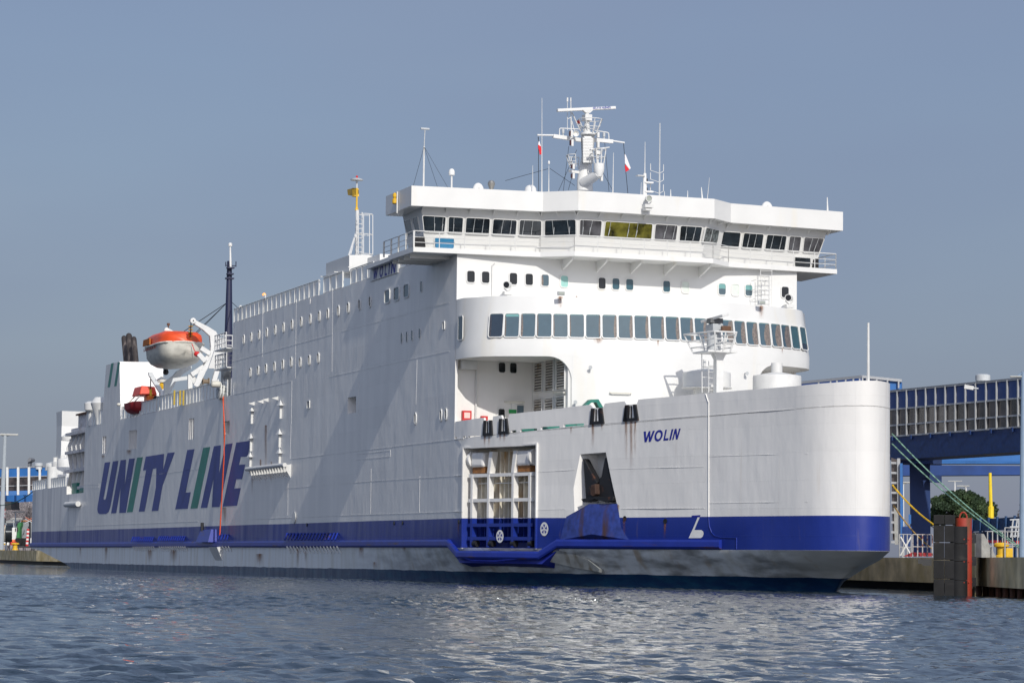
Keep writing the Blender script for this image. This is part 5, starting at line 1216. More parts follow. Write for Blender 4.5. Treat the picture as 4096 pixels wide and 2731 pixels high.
m.build('caged_ladder', WHITE2, sm)

# navy mast aft
NY = 11.55; b_ = onY(*zc(1350, 370), NY); zbase = 14.6
m = MB(); t = onY(918, 1045, NY); m.tube((b_.x, NY, zbase), (t.x, NY, t.z), .62, .24, n=14); nm = m.build('aft_mast', NAVY, ferry, smooth=True)
m = MB()
for q, w_ in (((zd(48, 160)), .9), ((zd(45, 215)), .8), (zd(40, 255), 1.0)): c = onY(*q, NY); m.box((c.x-.3, NY-w_*.4, c.z-.07), (c.x+.3, NY+w_*.42, c.z+.07))
c = onY(*zd(50, 140), NY); m.tube(c-Vector((0, .55, 0)), c+Vector((0, .6, 0)), .05); m.tube(c+Vector((0, .55, -.1)), c+Vector((0, .55, .45)), .05); m.tube(c+Vector((0, -.5, -.1)), c+Vector((0, -.5, .35)), .05); m.build('light_yard', NAVY, nm)
MB().tube(onY(*zd(50, 160), NY), onY(921, 985, NY), .12, .08).lathe(onY(921, 985, NY), [(.2, 0), (.2, .25), (.1, .35)], 10).build('top_pole', WHITE2, nm, smooth=True)
m = MB()
for t_ in (zc(990, 350), zc(1010, 350), zc(850, 345)): m.tube(onY(*zc(1325, 30), NY), onY(*t_, 6), .04, n=4)
m.tube(onY(*zc(1385, 30), NY), onY(*zc(1440, 80), NY-6), .04, n=4); m.build('stay_wire', BLACK, nm)

# ---- mid deck rail and gear (z 14.55)
panel_rail('side_deck_railing', (52.3, .05, 14.55), (68, .05, 14.55), 1.2, 11)
panel_rail('side_deck_railing', (68.2, .05, 14.55), (95.5, .05, 14.55), 1.35, 22)
panel_rail('stern_railing', (33.9, .1, 14.55), (42.4, .1, 14.55), 1.5, 7)
panel_rail('stern_railing', (-1.2, .6, 8.68), (22.8, .1, 8.68), 1.1, 16)
m = MB()
for i in range(5): x = 76+i*3.6; m.box((x, 3.5, 14.55), (x+.3, 3.9, 17.2)); 
m.box((73, 3.9, 14.55), (97, 4.3, 17.0)); m.build('inner_bulwark', WHITE, ferry)
# white stair tower against the house
for k, (y0, y1, x0, x1) in enumerate(((365, 520, 1228, 1383), (575, 720, 1232, 1380))):
    X = 93.5; a = onX(*zc(x0, y1), X); b_ = onX(*zc(x1, y1), X); t = onX(*zc(x0, y0), X); m = MB()
    m.box((X-1, a.y, a.z-.1), (X+3.2, b_.y, a.z)); railing(m, [(X, a.y, a.z), (X, b_.y, a.z)], t.z-a.z, .8, .05, (.33, .66, 1), .05); railing(m, [(X-1, a.y, a.z), (X+3, a.y, a.z)], t.z-a.z, .8, .05, (.33, .66, 1), .05)
    m.build('stair_landing', WHITE2, ferry)
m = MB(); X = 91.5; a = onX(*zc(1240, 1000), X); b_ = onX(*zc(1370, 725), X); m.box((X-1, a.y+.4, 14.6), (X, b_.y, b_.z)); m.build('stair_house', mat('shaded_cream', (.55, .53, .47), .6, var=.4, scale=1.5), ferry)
m = MB(); a = onX(*zc(1115, 710), X-3); b_ = onX(*zc(1240, 490), X-3)
m.prism([onX(*zc(1125, 715), X-3), onX(*zc(1235, 720), X-3), onX(*zc(1290, 540), X-3), onX(*zc(1200, 500), X-3)], (.3, 0, 0)); m.build('davit_side_plate', WHITE, ferry)

# =====================================================================  DAVITS AND BOATS
def davit(name, lab, X, jib, legs):
    pass
# big lifeboat davit: two arms with outward-hanging jibs
def Q(x, y, X): return onX(*zc(x, y), X)
dav = MB(); X = 78.6
arm = [(945, 205), (990, 205), (1140, 282), (1215, 330), (1258, 415), (1235, 520), (1150, 600), (1160, 480), (1150, 375), (1080, 310), (960, 232)]
dav.prism([Q(*a, X) for a in arm], (-.45, 0, 0)); d0 = dav.build('lifeboat_davit', WHITE2, ferry)
for q in ((972, 216), (1237, 417)): c = Q(*q, X+.08); MB().lathe(c, [(.25, 0), (.25, .1), (.17, .1), (.17, .14)], 20, (1, 0, 0)).build('sheave', WHITE, d0, smooth=True); MB().lathe(c+Vector((.15, 0, 0)), [(.06, 0), (.06, .03)], 10, (1, 0, 0)).build('hub', BLACK, d0)
def strut(name, pts, X, w_=.35, th=.4, mt=WHITE2):
    m = MB()
    for a, b in zip(pts, pts[1:]): m.bar(Q(*a, X), Q(*b, X), th, w_, (1, 0, 0))
    return m.build(name, mt, d0)
strut('leg', ((1285, 520), (1180, 880), (1145, 930)), X, .35); strut('leg', ((1180, 560), (1080, 740), (1010, 890)), X, .3); strut('brace', ((955, 780), (1090, 690), (1120, 640)), X-.2, .35); strut('brace', ((1065, 740), (1000, 900)), X+.1, .2); strut('brace', ((1265, 450), (1090, 640)), X+.1, .16)
strut('brace', ((1055, 500), (1150, 560)), X+.2, .25); strut('brace', ((1030, 560), (1100, 640)), X+.2, .18); strut('post', ((1298, 395), (1298, 545)), X, .35)
strut('winch_frame', ((940, 780), (940, 960)), X-.4, .3); strut('winch_frame', ((1040, 870), (1040, 950)), X-.2, .6, mt=mat('dark_grey_steel', (.12, .125, .13), .5)); strut('winch_frame', ((960, 790), (1010, 890), (1000, 905)), X-.3, .15)
c = Q(1105, 850, X); MB().lathe(c-Vector((0, .3, 0)), [(.32, 0), (.32, .08), (.2, .1), (.2, .5), (.32, .52), (.32, .6)], 16, (0, 1, 0)).build('winch_drum', mat('winch_brown', (.20, .15, .10), .7), d0, smooth=True)
# second arm further aft
X2 = 66.5
dav = MB(); dav.prism([Q(*a, X2) for a in ((675, 300), (715, 295), (815, 345), (790, 352), (700, 335))], (-.4, 0, 0)); d1 = dav.build('lifeboat_davit', WHITE2, ferry)
c = Q(696, 312, X2+.05); MB().lathe(c, [(.22, 0), (.22, .1), (.13, .1), (.13, .14)], 18, (1, 0, 0)).build('sheave', WHITE, d1, smooth=True)
MB().tube(Q(712, 300, X2), Q(715, 255, X2), .06).box(Q(715, 255, X2)-Vector((.1, .12, .1)), Q(715, 255, X2)+Vector((.1, .12, .12))).build('davit_lamp', RUSTY, d1)
X3 = 68.5   # cradle frames under the boat
m = MB(); m.prism([Q(*a, X3) for a in ((672, 1040), (672, 855), (765, 790), (800, 745), (870, 705), (960, 690), (955, 720), (870, 770), (800, 850), (740, 960), (728, 1020))], (-.35, 0, 0)); m.build('cradle_frame', mat('cradle_grey', (.60, .62, .62), .5), ferry)
m = MB(); m.prism([Q(*a, X3+6) for a in ((735, 905), (765, 815), (935, 790), (950, 800), (945, 870), (930, 830), (775, 850))], (-.35, 0, 0)); m.build('cradle_frame', mat('cradle_grey', (.60, .62, .62), .5), ferry)
# lifeboat
LBX0, LBX1 = 67.5, 76.8
cy = (Q(650, 560, LBX1).y+Q(1138, 560, LBX1).y)/2; hwid = (Q(1138, 560, 72).y-Q(650, 560, 72).y)/2*.98
zs_ = Q(900, 475, 74).z; zbt = Q(850, 700, 74).z; ztp = Q(900, 352, 72).z
lb = thing('lifeboat', 'large orange and cream enclosed lifeboat hanging from davits over the side deck', 'lifeboat', ((LBX0+LBX1)/2, cy, zbt))
def boat_hull(x0, x1, cy, hw, zk, zg_, ns=18, full=3.4):
    m = MB(); rows = []
    for i in range(ns+1):
        f = i/ns; s = 2*f-1; wdt = hw*(1-abs(s)**(full*1.6))**.55 if abs(s) < 1 else 0; wdt = max(wdt, .06); zk_ = zk+(abs(s)**5)*(zg_-zk)*.62; sh = .12*abs(s)**2
        row = []
        for j in range(9):
            a = -math.pi/2+math.pi*j/8; yy = math.sin(a); zz = -math.cos(a); zz = -(abs(math.cos(a))**.62)
            row.append(Vector((x0+(x1-x0)*f, cy+wdt*(math.copysign(abs(yy)**.75, yy)), zg_+sh+(zg_+sh-zk_)*zz)))
        rows.append(row)
    for r_ in rows: m.v += r_
    for i in range(ns): m.f += [(i*9+j, i*9+j+1, i*9+10+j, i*9+9+j) for j in range(8)]+[(i*9+8, i*9, i*9+9, i*9+17)]
    m.f += [tuple(range(9)), tuple(range(ns*9, ns*9+9))]; m.mi = [0]*len(m.f); return m
boat_hull(LBX0, LBX1, cy, hwid, zbt, zs_).build('boat_hull', CREAM, lb, smooth=True)
m = MB(); prof = [(0, 1, 0), (.03, .95, .25), (.10, .88, .6), (.13, .72, .88), (.17, .60, 1.0)]
rows = []; K = 16
stations = [(-1, 0), (-.97, .55), (-.86, .62), (-.83, .95), (-.55, 1), (0, 1), (.5, .98), (.8, .85), (.93, .62), (1, .1)]
for s, hf in stations:
    wd = hwid*(1-abs(s)**5.4)**.55 if abs(s) < 1 else .06; wd = max(wd, .08); H = (ztp-zs_)*max(hf, .03); row = []
    for yy, zz in ((-1.0, 0), (-1.0, .42), (-.96, .70), (-.72, .95), (-.3, 1), (.3, 1), (.72, .95), (.96, .70), (1.0, .42), (1.0, 0)): row.append(Vector((LBX0+(LBX1-LBX0)*(s*.985+1)/2, cy+wd*yy*.97, zs_+.12*s*s+H*zz)))
    rows.append(row)
for r_ in rows: m.v += r_
for i in range(len(rows)-1): m.f += [(i*10+j, i*10+j+1, i*10+11+j, i*10+10+j) for j in range(9)]
m.f += [tuple(range(10)), tuple(range((len(rows)-1)*10, len(rows)*10))]; m.mi = [0]*len(m.f); m.build('canopy', ORANGE, lb, smooth=True, bevel=0)
m = MB(); N_ = 14; pts = []
for i in range(N_*2):
    f = (i % N_)/(N_-1); s = 2*f-1; sgn = -1 if i < N_ else 1; 
    if i >= N_: s = -s
    wd = hwid*(1-abs(s)**5.44)**.55 if abs(s) < 1 else .06; pts.append(Vector((LBX0+(LBX1-LBX0)*(s+1)/2, cy+sgn*max(wd, .06)*1.01, zs_+.12*s*s)))
m.path(pts+[pts[0]], .10, 6); m.build('gunwale_rail', CREAM, lb)
q = [Vector((x, cy-hwid*1.0, z)) for x, z in ((68.9, zs_+.15), (71.8, zs_+.15), (71.8, zs_+.72), (69.1, zs_+.72))]; m = MB(); m.prism(q, (0, -.12, 0)); m.build('boarding_flap', mat('brown_orange_canvas', (.42, .13, .02), .8), lb)
c = Q(912, 378, 75.2); m = MB(); m.box((74.9, c.y-.35, c.z-.3), (76.0, c.y+.4, c.z+.28)); m.build('coxswain_window', DGLASS, lb)
m = MB(); m.box((70.0, cy-.9, ztp-.05), (72.2, cy-.2, ztp+.18)); m.build('roof_hatch', ORANGE, lb, bevel=.05)
c = Q(945, 400, 76.4); m = MB()
for k in range(5): m.lathe(c+Vector((0, 0, k*.28-.1)), [(.16, 0), (.24, .05), (.16, .1)], 10)
m.build('release_hook', YELLOW, lb)
m = MB(); m.path([Q(960, 455, 77), Q(985, 520, 77.2), Q(1015, 565, 77.3)], .04); m.build('painter_line', RED, lb); c = Q(1014, 570, 77.3); MB().lathe(c-Vector((0, 0, .2)), [(.05, 0), (.26, .12), (.30, .27), (.22, .43), (.05, .5)], 16).build('red_float', RED, lb, smooth=True)
m = MB()
for i in range(7): a = Vector((69.0+i*.75, cy-hwid*1.0, zs_-.05)); m.path([a, a+Vector((.2, -.06, -.28)), a+Vector((.5, -.06, -.28)), a+Vector((.7, 0, -.05))], .025, 4)
m.build('grab_line', mat('grab_line_red', (.30, .06, .04), .8), lb)
small_text('WOLIN', Q(704, 528, 75.6), Q(742, 530, 75.6), .26, BLACK, lb, 'boat_name')
m = MB(); m.lathe((68.6, cy, zbt-.15), [(.08, 0), (.26, .1), (.26, .25), (.12, .3)], 14, (1, 0, 0)); m.box((68.0, cy-.04, zbt-.25), (69.5, cy+.04, zbt+.3)); m.build('propeller', BLACK, lb)
m = MB(); m.tube(Q(952, 235, X), Q(945, 380, 76.6), .05); m.tube(Q(700, 330, X2), Q(695, 360, 68), .05); m.build('fall_wire', BLACK, lb)
# rescue boat, its davit and the life rafts
RX0, RX1 = 56.2, 61.5
ry = (Q(360, 1110, 60).y+Q(530, 1100, 60).y)/2
rb = thing('rescue_boat', 'small red rigid rescue boat with raised canopy hanging aft of the lifeboat', 'rescue boat', (59, ry, 15))
zk = Q(450, 1190, 60).z; zg_ = Q(450, 1075, 60).z
boat_hull(RX0, RX1, ry+.2, 1.5, zk, zg_, 12).build('boat_hull', FADED, rb, smooth=True)
m = MB(); a = Vector((RX0+.6, ry-.7, zg_)); zcan = Q(490, 960, 60).z
zc2 = Q(490, 995, 60).z; yL = Q(400, 980, 60).y; yR = Q(585, 980, 60).y
m.hexa([(57.0, yL, zc2), (60.6, yL, zc2), (60.6, yR, zc2), (57.0, yR, zc2)], [(57.2, yL+.2, zcan+.55), (60.4, yL+.2, zcan+.55), (60.4, yR-.2, zcan+.5), (57.2, yR-.2, zcan+.5)]); m.build('canopy', mat('rescue_orange_red', (.70, .055, .015), .45), rb, bevel=.08)
m = MB(); 
for x in (57.3, 60.2):
    m.tube((x, ry-.9, zg_), (x, yL+.2, zc2), .06); m.tube((x, ry+.9, zg_), (x, yR-.2, zc2), .06)
m.build('canopy_post', CREAM, rb)
c = Q(545, 1028, 60.5); MB().box((59, c.y-.5, c.z-.35), (60.6, c.y+.55, c.z+.3)).build('engine_cover', mat('engine_orange', (.8, .2, .02), .45), rb, bevel=.15)
c = Q(615, 1040, 61.5); MB().lathe(c-Vector((0, .5, .1)), [(.3, 0), (.45, .1), (.45, .8), (.3, .95)], 14, (0, 1, 0)).build('fender_roll', RUBBER, rb, smooth=True)
m = MB(); m.path([Q(455, 1100, 61.5), Q(515, 1155, 61.5)], .1); m.build('oar', CREAM, rb)
X4 = 61.8
m = MB(); m.prism([Q(*a, X4) for a in ((510, 752), (545, 750), (665, 960), (640, 985), (612, 950), (512, 785))], (-.35, 0, 0)); m.box((X4-.5, Q(640, 980, X4).y-.1, 14.56), (X4+.1, Q(672, 980, X4).y, Q(640, 940, X4).z)); d2 = m.build('rescue_boat_davit', mat('cradle_grey', (.60, .62, .62), .5), ferry)
MB().path([Q(530, 800, X4), Q(528, 930, X4-1)], .05).build('fall_wire', BLACK, d2); MB().path([Q(528, 930, X4-.6), Q(530, 1000, X4-.6)], .12).build('yellow_hook', YELLOW, d2)
m = MB(); a = Q(630, 870, X4-2); b_ = Q(668, 920, X4-2); m.tube(a, b_, .35); m.build('yellow_crane_boom', YELLOW, ferry, smooth=True); MB().lathe(Q(648, 862, X4-2), [(.5, 0), (.5, .3), (.2, .5)], 12).tube(Q(645, 850, X4-2), Q(645, 795, X4-2), .12).build('crane_head', CREAM, ferry)
rf = thing('life_raft', 'round white life raft canister under netting at the side deck railing', 'life raft', onX(*zc(1265, 960), 94.0))
c = Q(1222, 945, 94.0); m = MB(); e = Q(1312, 955, 94.0); r = .75; m.lathe(c, [(.3, 0), (r*.9, .12), (r, .4), (r, (e-c).length-.4), (r*.9, (e-c).length-.1), (.3, (e-c).length)], 20, (e-c).normalized()); m.build('canister', mat('netted_canister', (.50, .52, .52), .8, var=.5, scale=5), rf, smooth=True)
m = MB()
for f in (.2, .5, .8): m.lathe(c+(e-c)*f, [(r*1.02, 0), (r*1.02, .08)], 20, (e-c).normalized())
m.build('strap', mat('strap_white', (.8, .8, .76), .7), rf)
c = Q(1222, 880, 95); m = MB().lathe(c-Vector((0, .5, 0)), [(.15, 0), (.27, .08), (.27, .72), (.15, .8)], 14, (0, 1, 0)); o = m.build('life_raft', CREAM, None, smooth=True); tag(o, 'pale life raft drum beside the stair tower, above the netted canister', 'life raft')
rp = MB().path([onX(*zc(1322, 1000), 94.3)+Vector((0, -.3, 0)), onY(*zc(1305, 1400), -.35), onY(*zu(1430, 400), -.35), onY(*zu(1413, 760), -.4), onY(*zu(1395, 1060), -.45)], .045, 5)
rp.path([onX(*zc(1326, 1000), 94.5)+Vector((0, -.3, 0)), onY(*zu(1440, 300), -.40), onY(*zu(1400, 1050), -.55)], .035, 5); o = rp.build('boarding_rope', mat('orange_rope', (.75, .10, .03), .8), None); tag(o, 'long orange rope hanging down the ship side from the boat deck', 'rope')
# coloured gear standing behind the rail
for x in (735, 795, 830, 1155): a = Q(x, 1060, 80 if x < 1000 else 90); MB().tube((a.x, a.y+.35, 14.56), (a.x, a.y+.35, 15.85), .085).build('yellow_deck_pipe', mat('dull_yellow', (.50, .36, .05), .6), ferry)

# =====================================================================  STERN
m = MB()   # ribbed inset wall at the aft end
Y1 = 1.15
top = [onY(*zb(590, 440), Y1), onY(*zb(770, 400), Y1)]
m.box((19.5, Y1, 8.0), (33.7, Y1+.3, 15.0)); m.box((23, Y1+.1, 15.0), (33.7, Y1+.5, top[0].z)); 
GAR = mat('garage_wall_grey', (.62, .61, .62), .6, var=.2, dirt=(.25, .15, .1), dirtscale=(.6, .6, .3), dth=(.6, .75))
aw = m.build('garage_wall', GAR, ferry)
m = MB()
for i in range(6): x = 20.2+i*2.5; m.prism([(x, Y1, 8.3), (x, Y1-.55, 8.3), (x, Y1-.15, 10.5), (x, Y1-.6, 12.9), (x, Y1-.05, 14.2), (x, Y1, 14.2)], (.22, 0, 0))
m.build('garage_wall_rib', WHITE2, aw)
m = MB()
for z in (8.3, 10.2, 12.2, 14.2): m.box((19.4, Y1-.62, z), (33.7, Y1-.02, z+.3))
m.build('garage_wall_stringer', GAR, aw)
m = MB(); m.box((23, Y1-.2, 16.3), (34, Y1+1.2, top[0].z+.1)); m.build('rusty_roof_edge', RUSTY, aw)
# aft tower and vents
m = MB(); X = 9.0
q = [onX(*zb(395, 365), X), onX(*zb(590, 372), X)]; bz = 8.7
m.add([(X, q[0].y, q[0].z), (X, q[1].y+1.5, q[1].z), (X, q[1].y+1.5, 8.6), (X, q[0].y-.1, 8.6), (X-.5, onX(*zb(402, 598), X).y, onX(*zb(402, 598), X).z)], [(0, 1, 2, 3)])
m = MB(); zt = q[0].z; zmid = onX(*zb(402, 598), X).z; y0 = q[0].y; y1 = q[1].y+1.2
m.hexa([(X-3.5, y0, zmid), (X-.4, y0+.02, zmid), (X-.4, y1, zmid), (X-3.5, y1, zmid)], [(X-3.5, y0-.1, zt), (X, y0-.08, zt), (X, y1, zt), (X-3.5, y1, zt)]); m.box((X-3.5, y0, 8.6), (X-.4, y1, zmid-.001)); m.build('stern_casing', WHITE, ferry)
for (l, r_, t, b_, X, st) in ((118, 222, 1180, 1295, 2.5, None), (220, 305, 1155, 1270, 6, (*zb(280, 1092), .26)), (302, 520, 1112, 1252, 10, None)):
    c0 = onX(*zb(l, b_), X)
    rr = max(1.0, (onX(*zb(r_, b_), X).y-c0.y)/2); PX = FPX/(c0-CAM).length
    o = drum(zb(l, 0)[0], zb(l, 0)[0]+2*rr*PX*.98 if r_-l > 90 else zb(l, 0)[0]+2*1.0*PX, zb(0, t)[1], zb(0, b_)[1], X, st)
for q, r_ in ((zb(390, 1060), .25), (zb(495, 1030), .30)): c = onX(*q, 10); MB().tube((10, c.y, 11.5), (10, c.y, c.z), r_).build('vent_pipe', WHITE2, ferry, smooth=True)
for k, x in enumerate((245, 345, 440)):
    c = onX(*zb(x, 1340), 12); MB().lathe((12, c.y, 8.7), [(.65, 0), (.65, 2.4)], 18).build('vent_trunk', WHITE2, ferry, smooth=True)
m = MB(); c = onX(*zb(530, 760), 17); m.lathe((17, c.y-.2, 0), [(.9, c.z-.5), (.9, c.z-.1), (.3, c.z+.3)], 18); m.build('mushroom_ventilator', WHITE2, ferry, smooth=True)
c = onX(*zb(860, 400), 36); o = MB().lathe((36, c.y, 14.6), [(.45, 0), (.40, c.z-14.6), (.8, c.z-14.3), (.85, c.z-13.6), (.5, c.z-13.4)], 18).build('capped_ventilator', WHITE2, ferry, smooth=True)
c = onX(*zb(985, 350), 39); MB().lathe((39.5, c.y+.2, 0), [(.75, 14.6), (.8, c.z-.9), (1.3, c.z+.65), (.9, c.z+1.25)], 20).build('cowl_ventilator', WHITE2, ferry, smooth=True)
m = MB(); m.box((34.4, .6, 14.6), (36.5, 2.2, 17.2)); m.box((36.8, .8, 15.6), (42, 2, 16.2)); m.build('stern_winch', GREEN, ferry)
m = MB(); m.box((24.3, .5, 7.8), (27.0, 1.1, 9.0)); m.tube((29, .7, 8.1), (33, .7, 8.1), .35); m.build('mooring_winch', GREEN, ferry)
m = MB(); a = onY(*zl(590, 935), -.3); b_ = onY(*zl(700, 928), -.3); m.tube(a, b_, .28, n=14); o = m.build('fender_tube', WHITE2, ferry, smooth=True)
c = onY(*zc(198, 1090), -.4); MB().lathe(c, [(.06, .15), (.2, .08), (.22, -.05), (.12, -.15)], 14).path([c, c+Vector((.3, .4, -.5))], .03).build('casing_lamp', CREAM, ferry, smooth=True)

# ---- side fittings
m = MB(); a = onY(*ze(0, 415), -.55); b_ = onY(*ze(335, 382), -.55); a = onY(*zu(1655, 425), -.5); m.tube(a, b_, .16, n=14); bt_ = m.build('boarding_fender', WHITE2, ferry, smooth=True)
for i in range(14):
    x = a.x+.6+(b_.x-a.x-.9)*i/13; z = a.z
    MB().prism([(x, 0, z+.1), (x, -.55, z-.1), (x, 0, z-.95)], (.06, 0, 0)).build('bracket', WHITE2, bt_)
def lamp_bracket(fn, x, y, s=1):
    c = onY(*fn(x, y), 0); z = c.z; m = MB(); m.add([(c.x-.45*s, 0, z-.22), (c.x+.45*s, 0, z-.22), (c.x+.45*s, -.28, z-.22), (c.x-.45*s, -.28, z-.22), (c.x, -.1, z+.24)], [(0, 1, 2, 3), (0, 1, 4), (1, 2, 4), (2, 3, 4), (3, 0, 4)]); m.box((c.x-.08, -.16, z-1.2), (c.x+.08, 0, z-.23)); return m.build('fender_bracket', WHITE2, ferry)
for q in ((1708, 105), (1985, 62), (1702, 282), (1985, 245)): lamp_bracket(zu, *q)
for q in ((249, 1420), (508, 1368)): lamp_bracket(zd, *q)
for q in ((270, 1374), (350, 1356), (395, 1341), (482, 1326)):
    c = onY(*zd(*q), 0); MB().prism([(c.x-.3, 0, c.z+.15), (c.x-.3, -.5, c.z), (c.x-.3, 0, c.z-.15)], (.1, 0, 0)).build('pad_eye', WHITE2, ferry)
m = MB()   # fences of raised blue bars above the belt and their pale mates below
def fence_bars(x0, x1, n, fn, ytop, ybot, mt, name, z_hi, z_lo, out=-.35):
    for i in range(n):
        a = onY(*fn(x0+(x1-x0)*i/(n-1), ybot), out)
        pass
for (x0, x1, n, yb, yt) in ((545, 740, 11, 1120, 1078), (800, 1045, 13, 1113, 1073), (1380, 1465, 4, 1105, 1055), (2030, 2120, 4, 1103, 1045)):
    m = MB(); m2 = MB()
    for i in range(n):
        xx = x0+(x1-x0)*i/(n-1); a = onY(*zu(xx, yb), -.34); t = onY(*zu(xx+18, yt), 0); MB().bar(a, (t.x, -.02, t.z), .10, .08).build('belt_knee', BLUE, ferry); MB().bar((a.x+.1, -.22, 2.25), (a.x+.5, -.01, 1.85), .05, .07).build('belt_knee', WHITE2, ferry)
m = MB(); m2 = MB()
for i in range(16):
    xx = 335+(820-335)*i/15; a = onY(*ze(xx, 1105), -.34); t = onY(*ze(xx+30, 1040), 0); MB().bar(a, (t.x, -.02, t.z), .10, .08).build('belt_knee', BLUE, ferry); MB().bar((a.x+.1, -.22, 2.25), (a.x+.6, -.01, 1.75), .05, .07).build('belt_knee', WHITE2, ferry)
a = onY(*zu(1215, 1115), -.3); b_ = onY(*zu(1335, 1110), -.3); t = onY(*zu(1250, 1005), -.3)
m = MB(); m.hexa([(a.x, 0, 2.6), (b_.x, 0, 2.6), (b_.x, -.75, 2.6), (a.x, -.75, 2.6)], [(a.x+.3, 0, t.z), (b_.x-.2, 0, t.z), (b_.x-.2, -.45, t.z), (a.x+.3, -.45, t.z-.15)]); m.build('discharge_cover', BLUE, ferry)
a = onY(*zu(1310, 1168), -.3); m = MB(); m.add([(a.x, 0, 2.2), (a.x+3, 0, 2.2), (a.x+3, -.5, 2.2), (a.x, -.5, 2.2), (a.x+.5, 0, 1.1), (a.x+2.9, 0, 1.1)], [(0, 3, 4), (1, 5, 2), (3, 2, 5, 4), (0, 1, 2, 3)]); m.build('discharge_chute', WHITE2, ferry)
MB().tube(onY(*zu(1228, 1040), -.3), onY(*zu(1228, 940), -.3), .14).build('black_pipe', BLACK, ferry)
c = onY(*ze(429, 890), -.02); m = MB(); m.lathe(c, [(.42, 0), (.45, .06), (.3, .06)], 18, (0, -1, 0)); m.build('draft_ring', WHITE2, ferry)
# deck sides: grey square-port reveals and sill lights
# =====================================================================  WATER
def water_mat():
    m, nt, b = newmat('harbour_water'); L = nt.links
    b.inputs['Base Color'].default_value = (.008, .020, .032, 1); b.inputs['Roughness'].default_value = .03; b.inputs['IOR'].default_value = 1.333
    tc = N(nt, 'ShaderNodeTexCoord')
    def nz_(sx, sy, sc, det, rough=.55, loc=(0, 0, 0), dist=0, rot=0):
        q = N(nt, 'ShaderNodeMapping'); q.inputs['Scale'].default_value = (sx, sy, 1); q.inputs['Location'].default_value = loc; q.inputs['Rotation'].default_value = (0, 0, rot); L.new(tc.outputs['Object'], q.inputs[0])
        n = N(nt, 'ShaderNodeTexNoise'); n.inputs['Scale'].default_value = sc; n.inputs['Detail'].default_value = det; n.inputs['Roughness'].default_value = rough; n.inputs['Distortion'].default_value = dist; L.new(q.outputs[0], n.inputs[0]); return n.outputs[0]
    def mul(a, k):
        n = N(nt, 'ShaderNodeMath', operation='MULTIPLY'); L.new(a, n.inputs[0])
        if isinstance(k, (int, float)): n.inputs[1].default_value = k
        else: L.new(k, n.inputs[1])
        return n.outputs[0]
    def add(a, c):
        n = N(nt, 'ShaderNodeMath', operation='ADD'); L.new(a, n.inputs[0]); L.new(c, n.inputs[1]); return n.outputs[0]
    big = mul(nz_(1.0, .55, .55, 3, .5, dist=.3, rot=.5), .07)
    mid = mul(nz_(1.0, .6, 1.7, 4, .6, (3, 5, 0), .4, rot=.9), .05)
    fine = mul(nz_(1, .8, 6.0, 3, .6, (9, 2, 0), .3, rot=.3), .012)
    gust = nz_(1, .4, .035, 3, .5, (1, 8, 0), 1)
    gr = N(nt, 'ShaderNodeMapRange'); gr.inputs[1].default_value = .35; gr.inputs[2].default_value = .65; gr.inputs[3].default_value = .7; gr.inputs[4].default_value = 1.2; L.new(gust, gr.inputs[0])
    h = mul(add(add(big, mid), fine), gr.outputs[0])
    bp = N(nt, 'ShaderNodeBump'); bp.inputs['Strength'].default_value = 1; bp.inputs['Distance'].default_value = 1.0; L.new(h, bp.inputs['Height']); L.new(bp.outputs[0], b.inputs['Normal'])
    return m
WATER = water_mat()
def waves():
    """ripples as real relief near the camera, a flat sheet farther out"""
    rw = random.Random(11); X0, X1, Y0, Y1, st = 118.0, 300.0, -58.0, 14.0, .17
    nx = int((X1-X0)/st)+1; ny = int((Y1-Y0)/st)+1
    import numpy as np
    xs = np.linspace(X0, X1, nx); ys = np.linspace(Y0, Y1, ny); gx, gy = np.meshgrid(xs, ys, indexing='ij'); h = np.zeros_like(gx)
    for k in range(110):
        lam = .42*(6.0)**(rw.random()**1.3); ang = R(205+rw.gauss(0, 38)); kk = 2*math.pi/lam; sl_ = .034 if lam < 1.3 else .012; A = sl_*lam/(2*math.pi)*1.0
        ph = kk*(gx*math.cos(ang)+gy*math.sin(ang))+rw.random()*6.28
        h += A*(np.sin(ph)+.22*np.sin(2*ph+1.2))
    env = .78+.32*np.sin(gx*.085+1.7*np.sin(gy*.06))*np.sin(gy*.11+gx*.03+1)
    e = np.minimum.reduce([(gx-X0)/25, (X1-gx)/6, (gy-Y0)/3, (Y1-gy)/4]); h *= env*np.clip(e, 0, 1); h += .0
    co = np.stack([gx, gy, h], -1).reshape(-1, 3); i = np.arange(nx-1)[:, None]*ny+np.arange(ny-1)[None, :]; f = np.stack([i, i+ny, i+ny+1, i+1], -1).reshape(-1, 4)
    me = bpy.data.meshes.new('water'); V0 = len(co)
    out_ = [(-4000, -4000), (X0, -4000), (X1, -4000), (4000, -4000), (-4000, Y0), (X0, Y0), (X1, Y0), (4000, Y0), (-4000, Y1), (X0, Y1), (X1, Y1), (4000, Y1), (-4000, 4000), (X0, 4000), (X1, 4000), (4000, 4000)]
    co = np.concatenate([co, np.array([(x, y, 0) for x, y in out_], float)]); q = []
    for r_ in range(3):
        for c in range(3):
            if r_ == 1 and c == 1: continue
            a_ = V0+r_*4+c; q.append((a_, a_+1, a_+5, a_+4))
    f = np.concatenate([f, np.array(q)]); me.vertices.add(len(co)); me.vertices.foreach_set('co', co.ravel()); me.loops.add(f.size); me.polygons.add(len(f))
    me.loops.foreach_set('vertex_index', f.ravel().astype('int32')); me.polygons.foreach_set('loop_start', np.arange(0, f.size, 4, dtype='int32')); me.polygons.foreach_set('loop_total', np.full(len(f), 4, 'int32')); me.update(calc_edges=True)
    me.polygons.foreach_set('use_smooth', np.ones(len(f), bool)); me.materials.append(WATER); o = bpy.data.objects.new('water', me); COL.objects.link(o); struct(o)
waves()
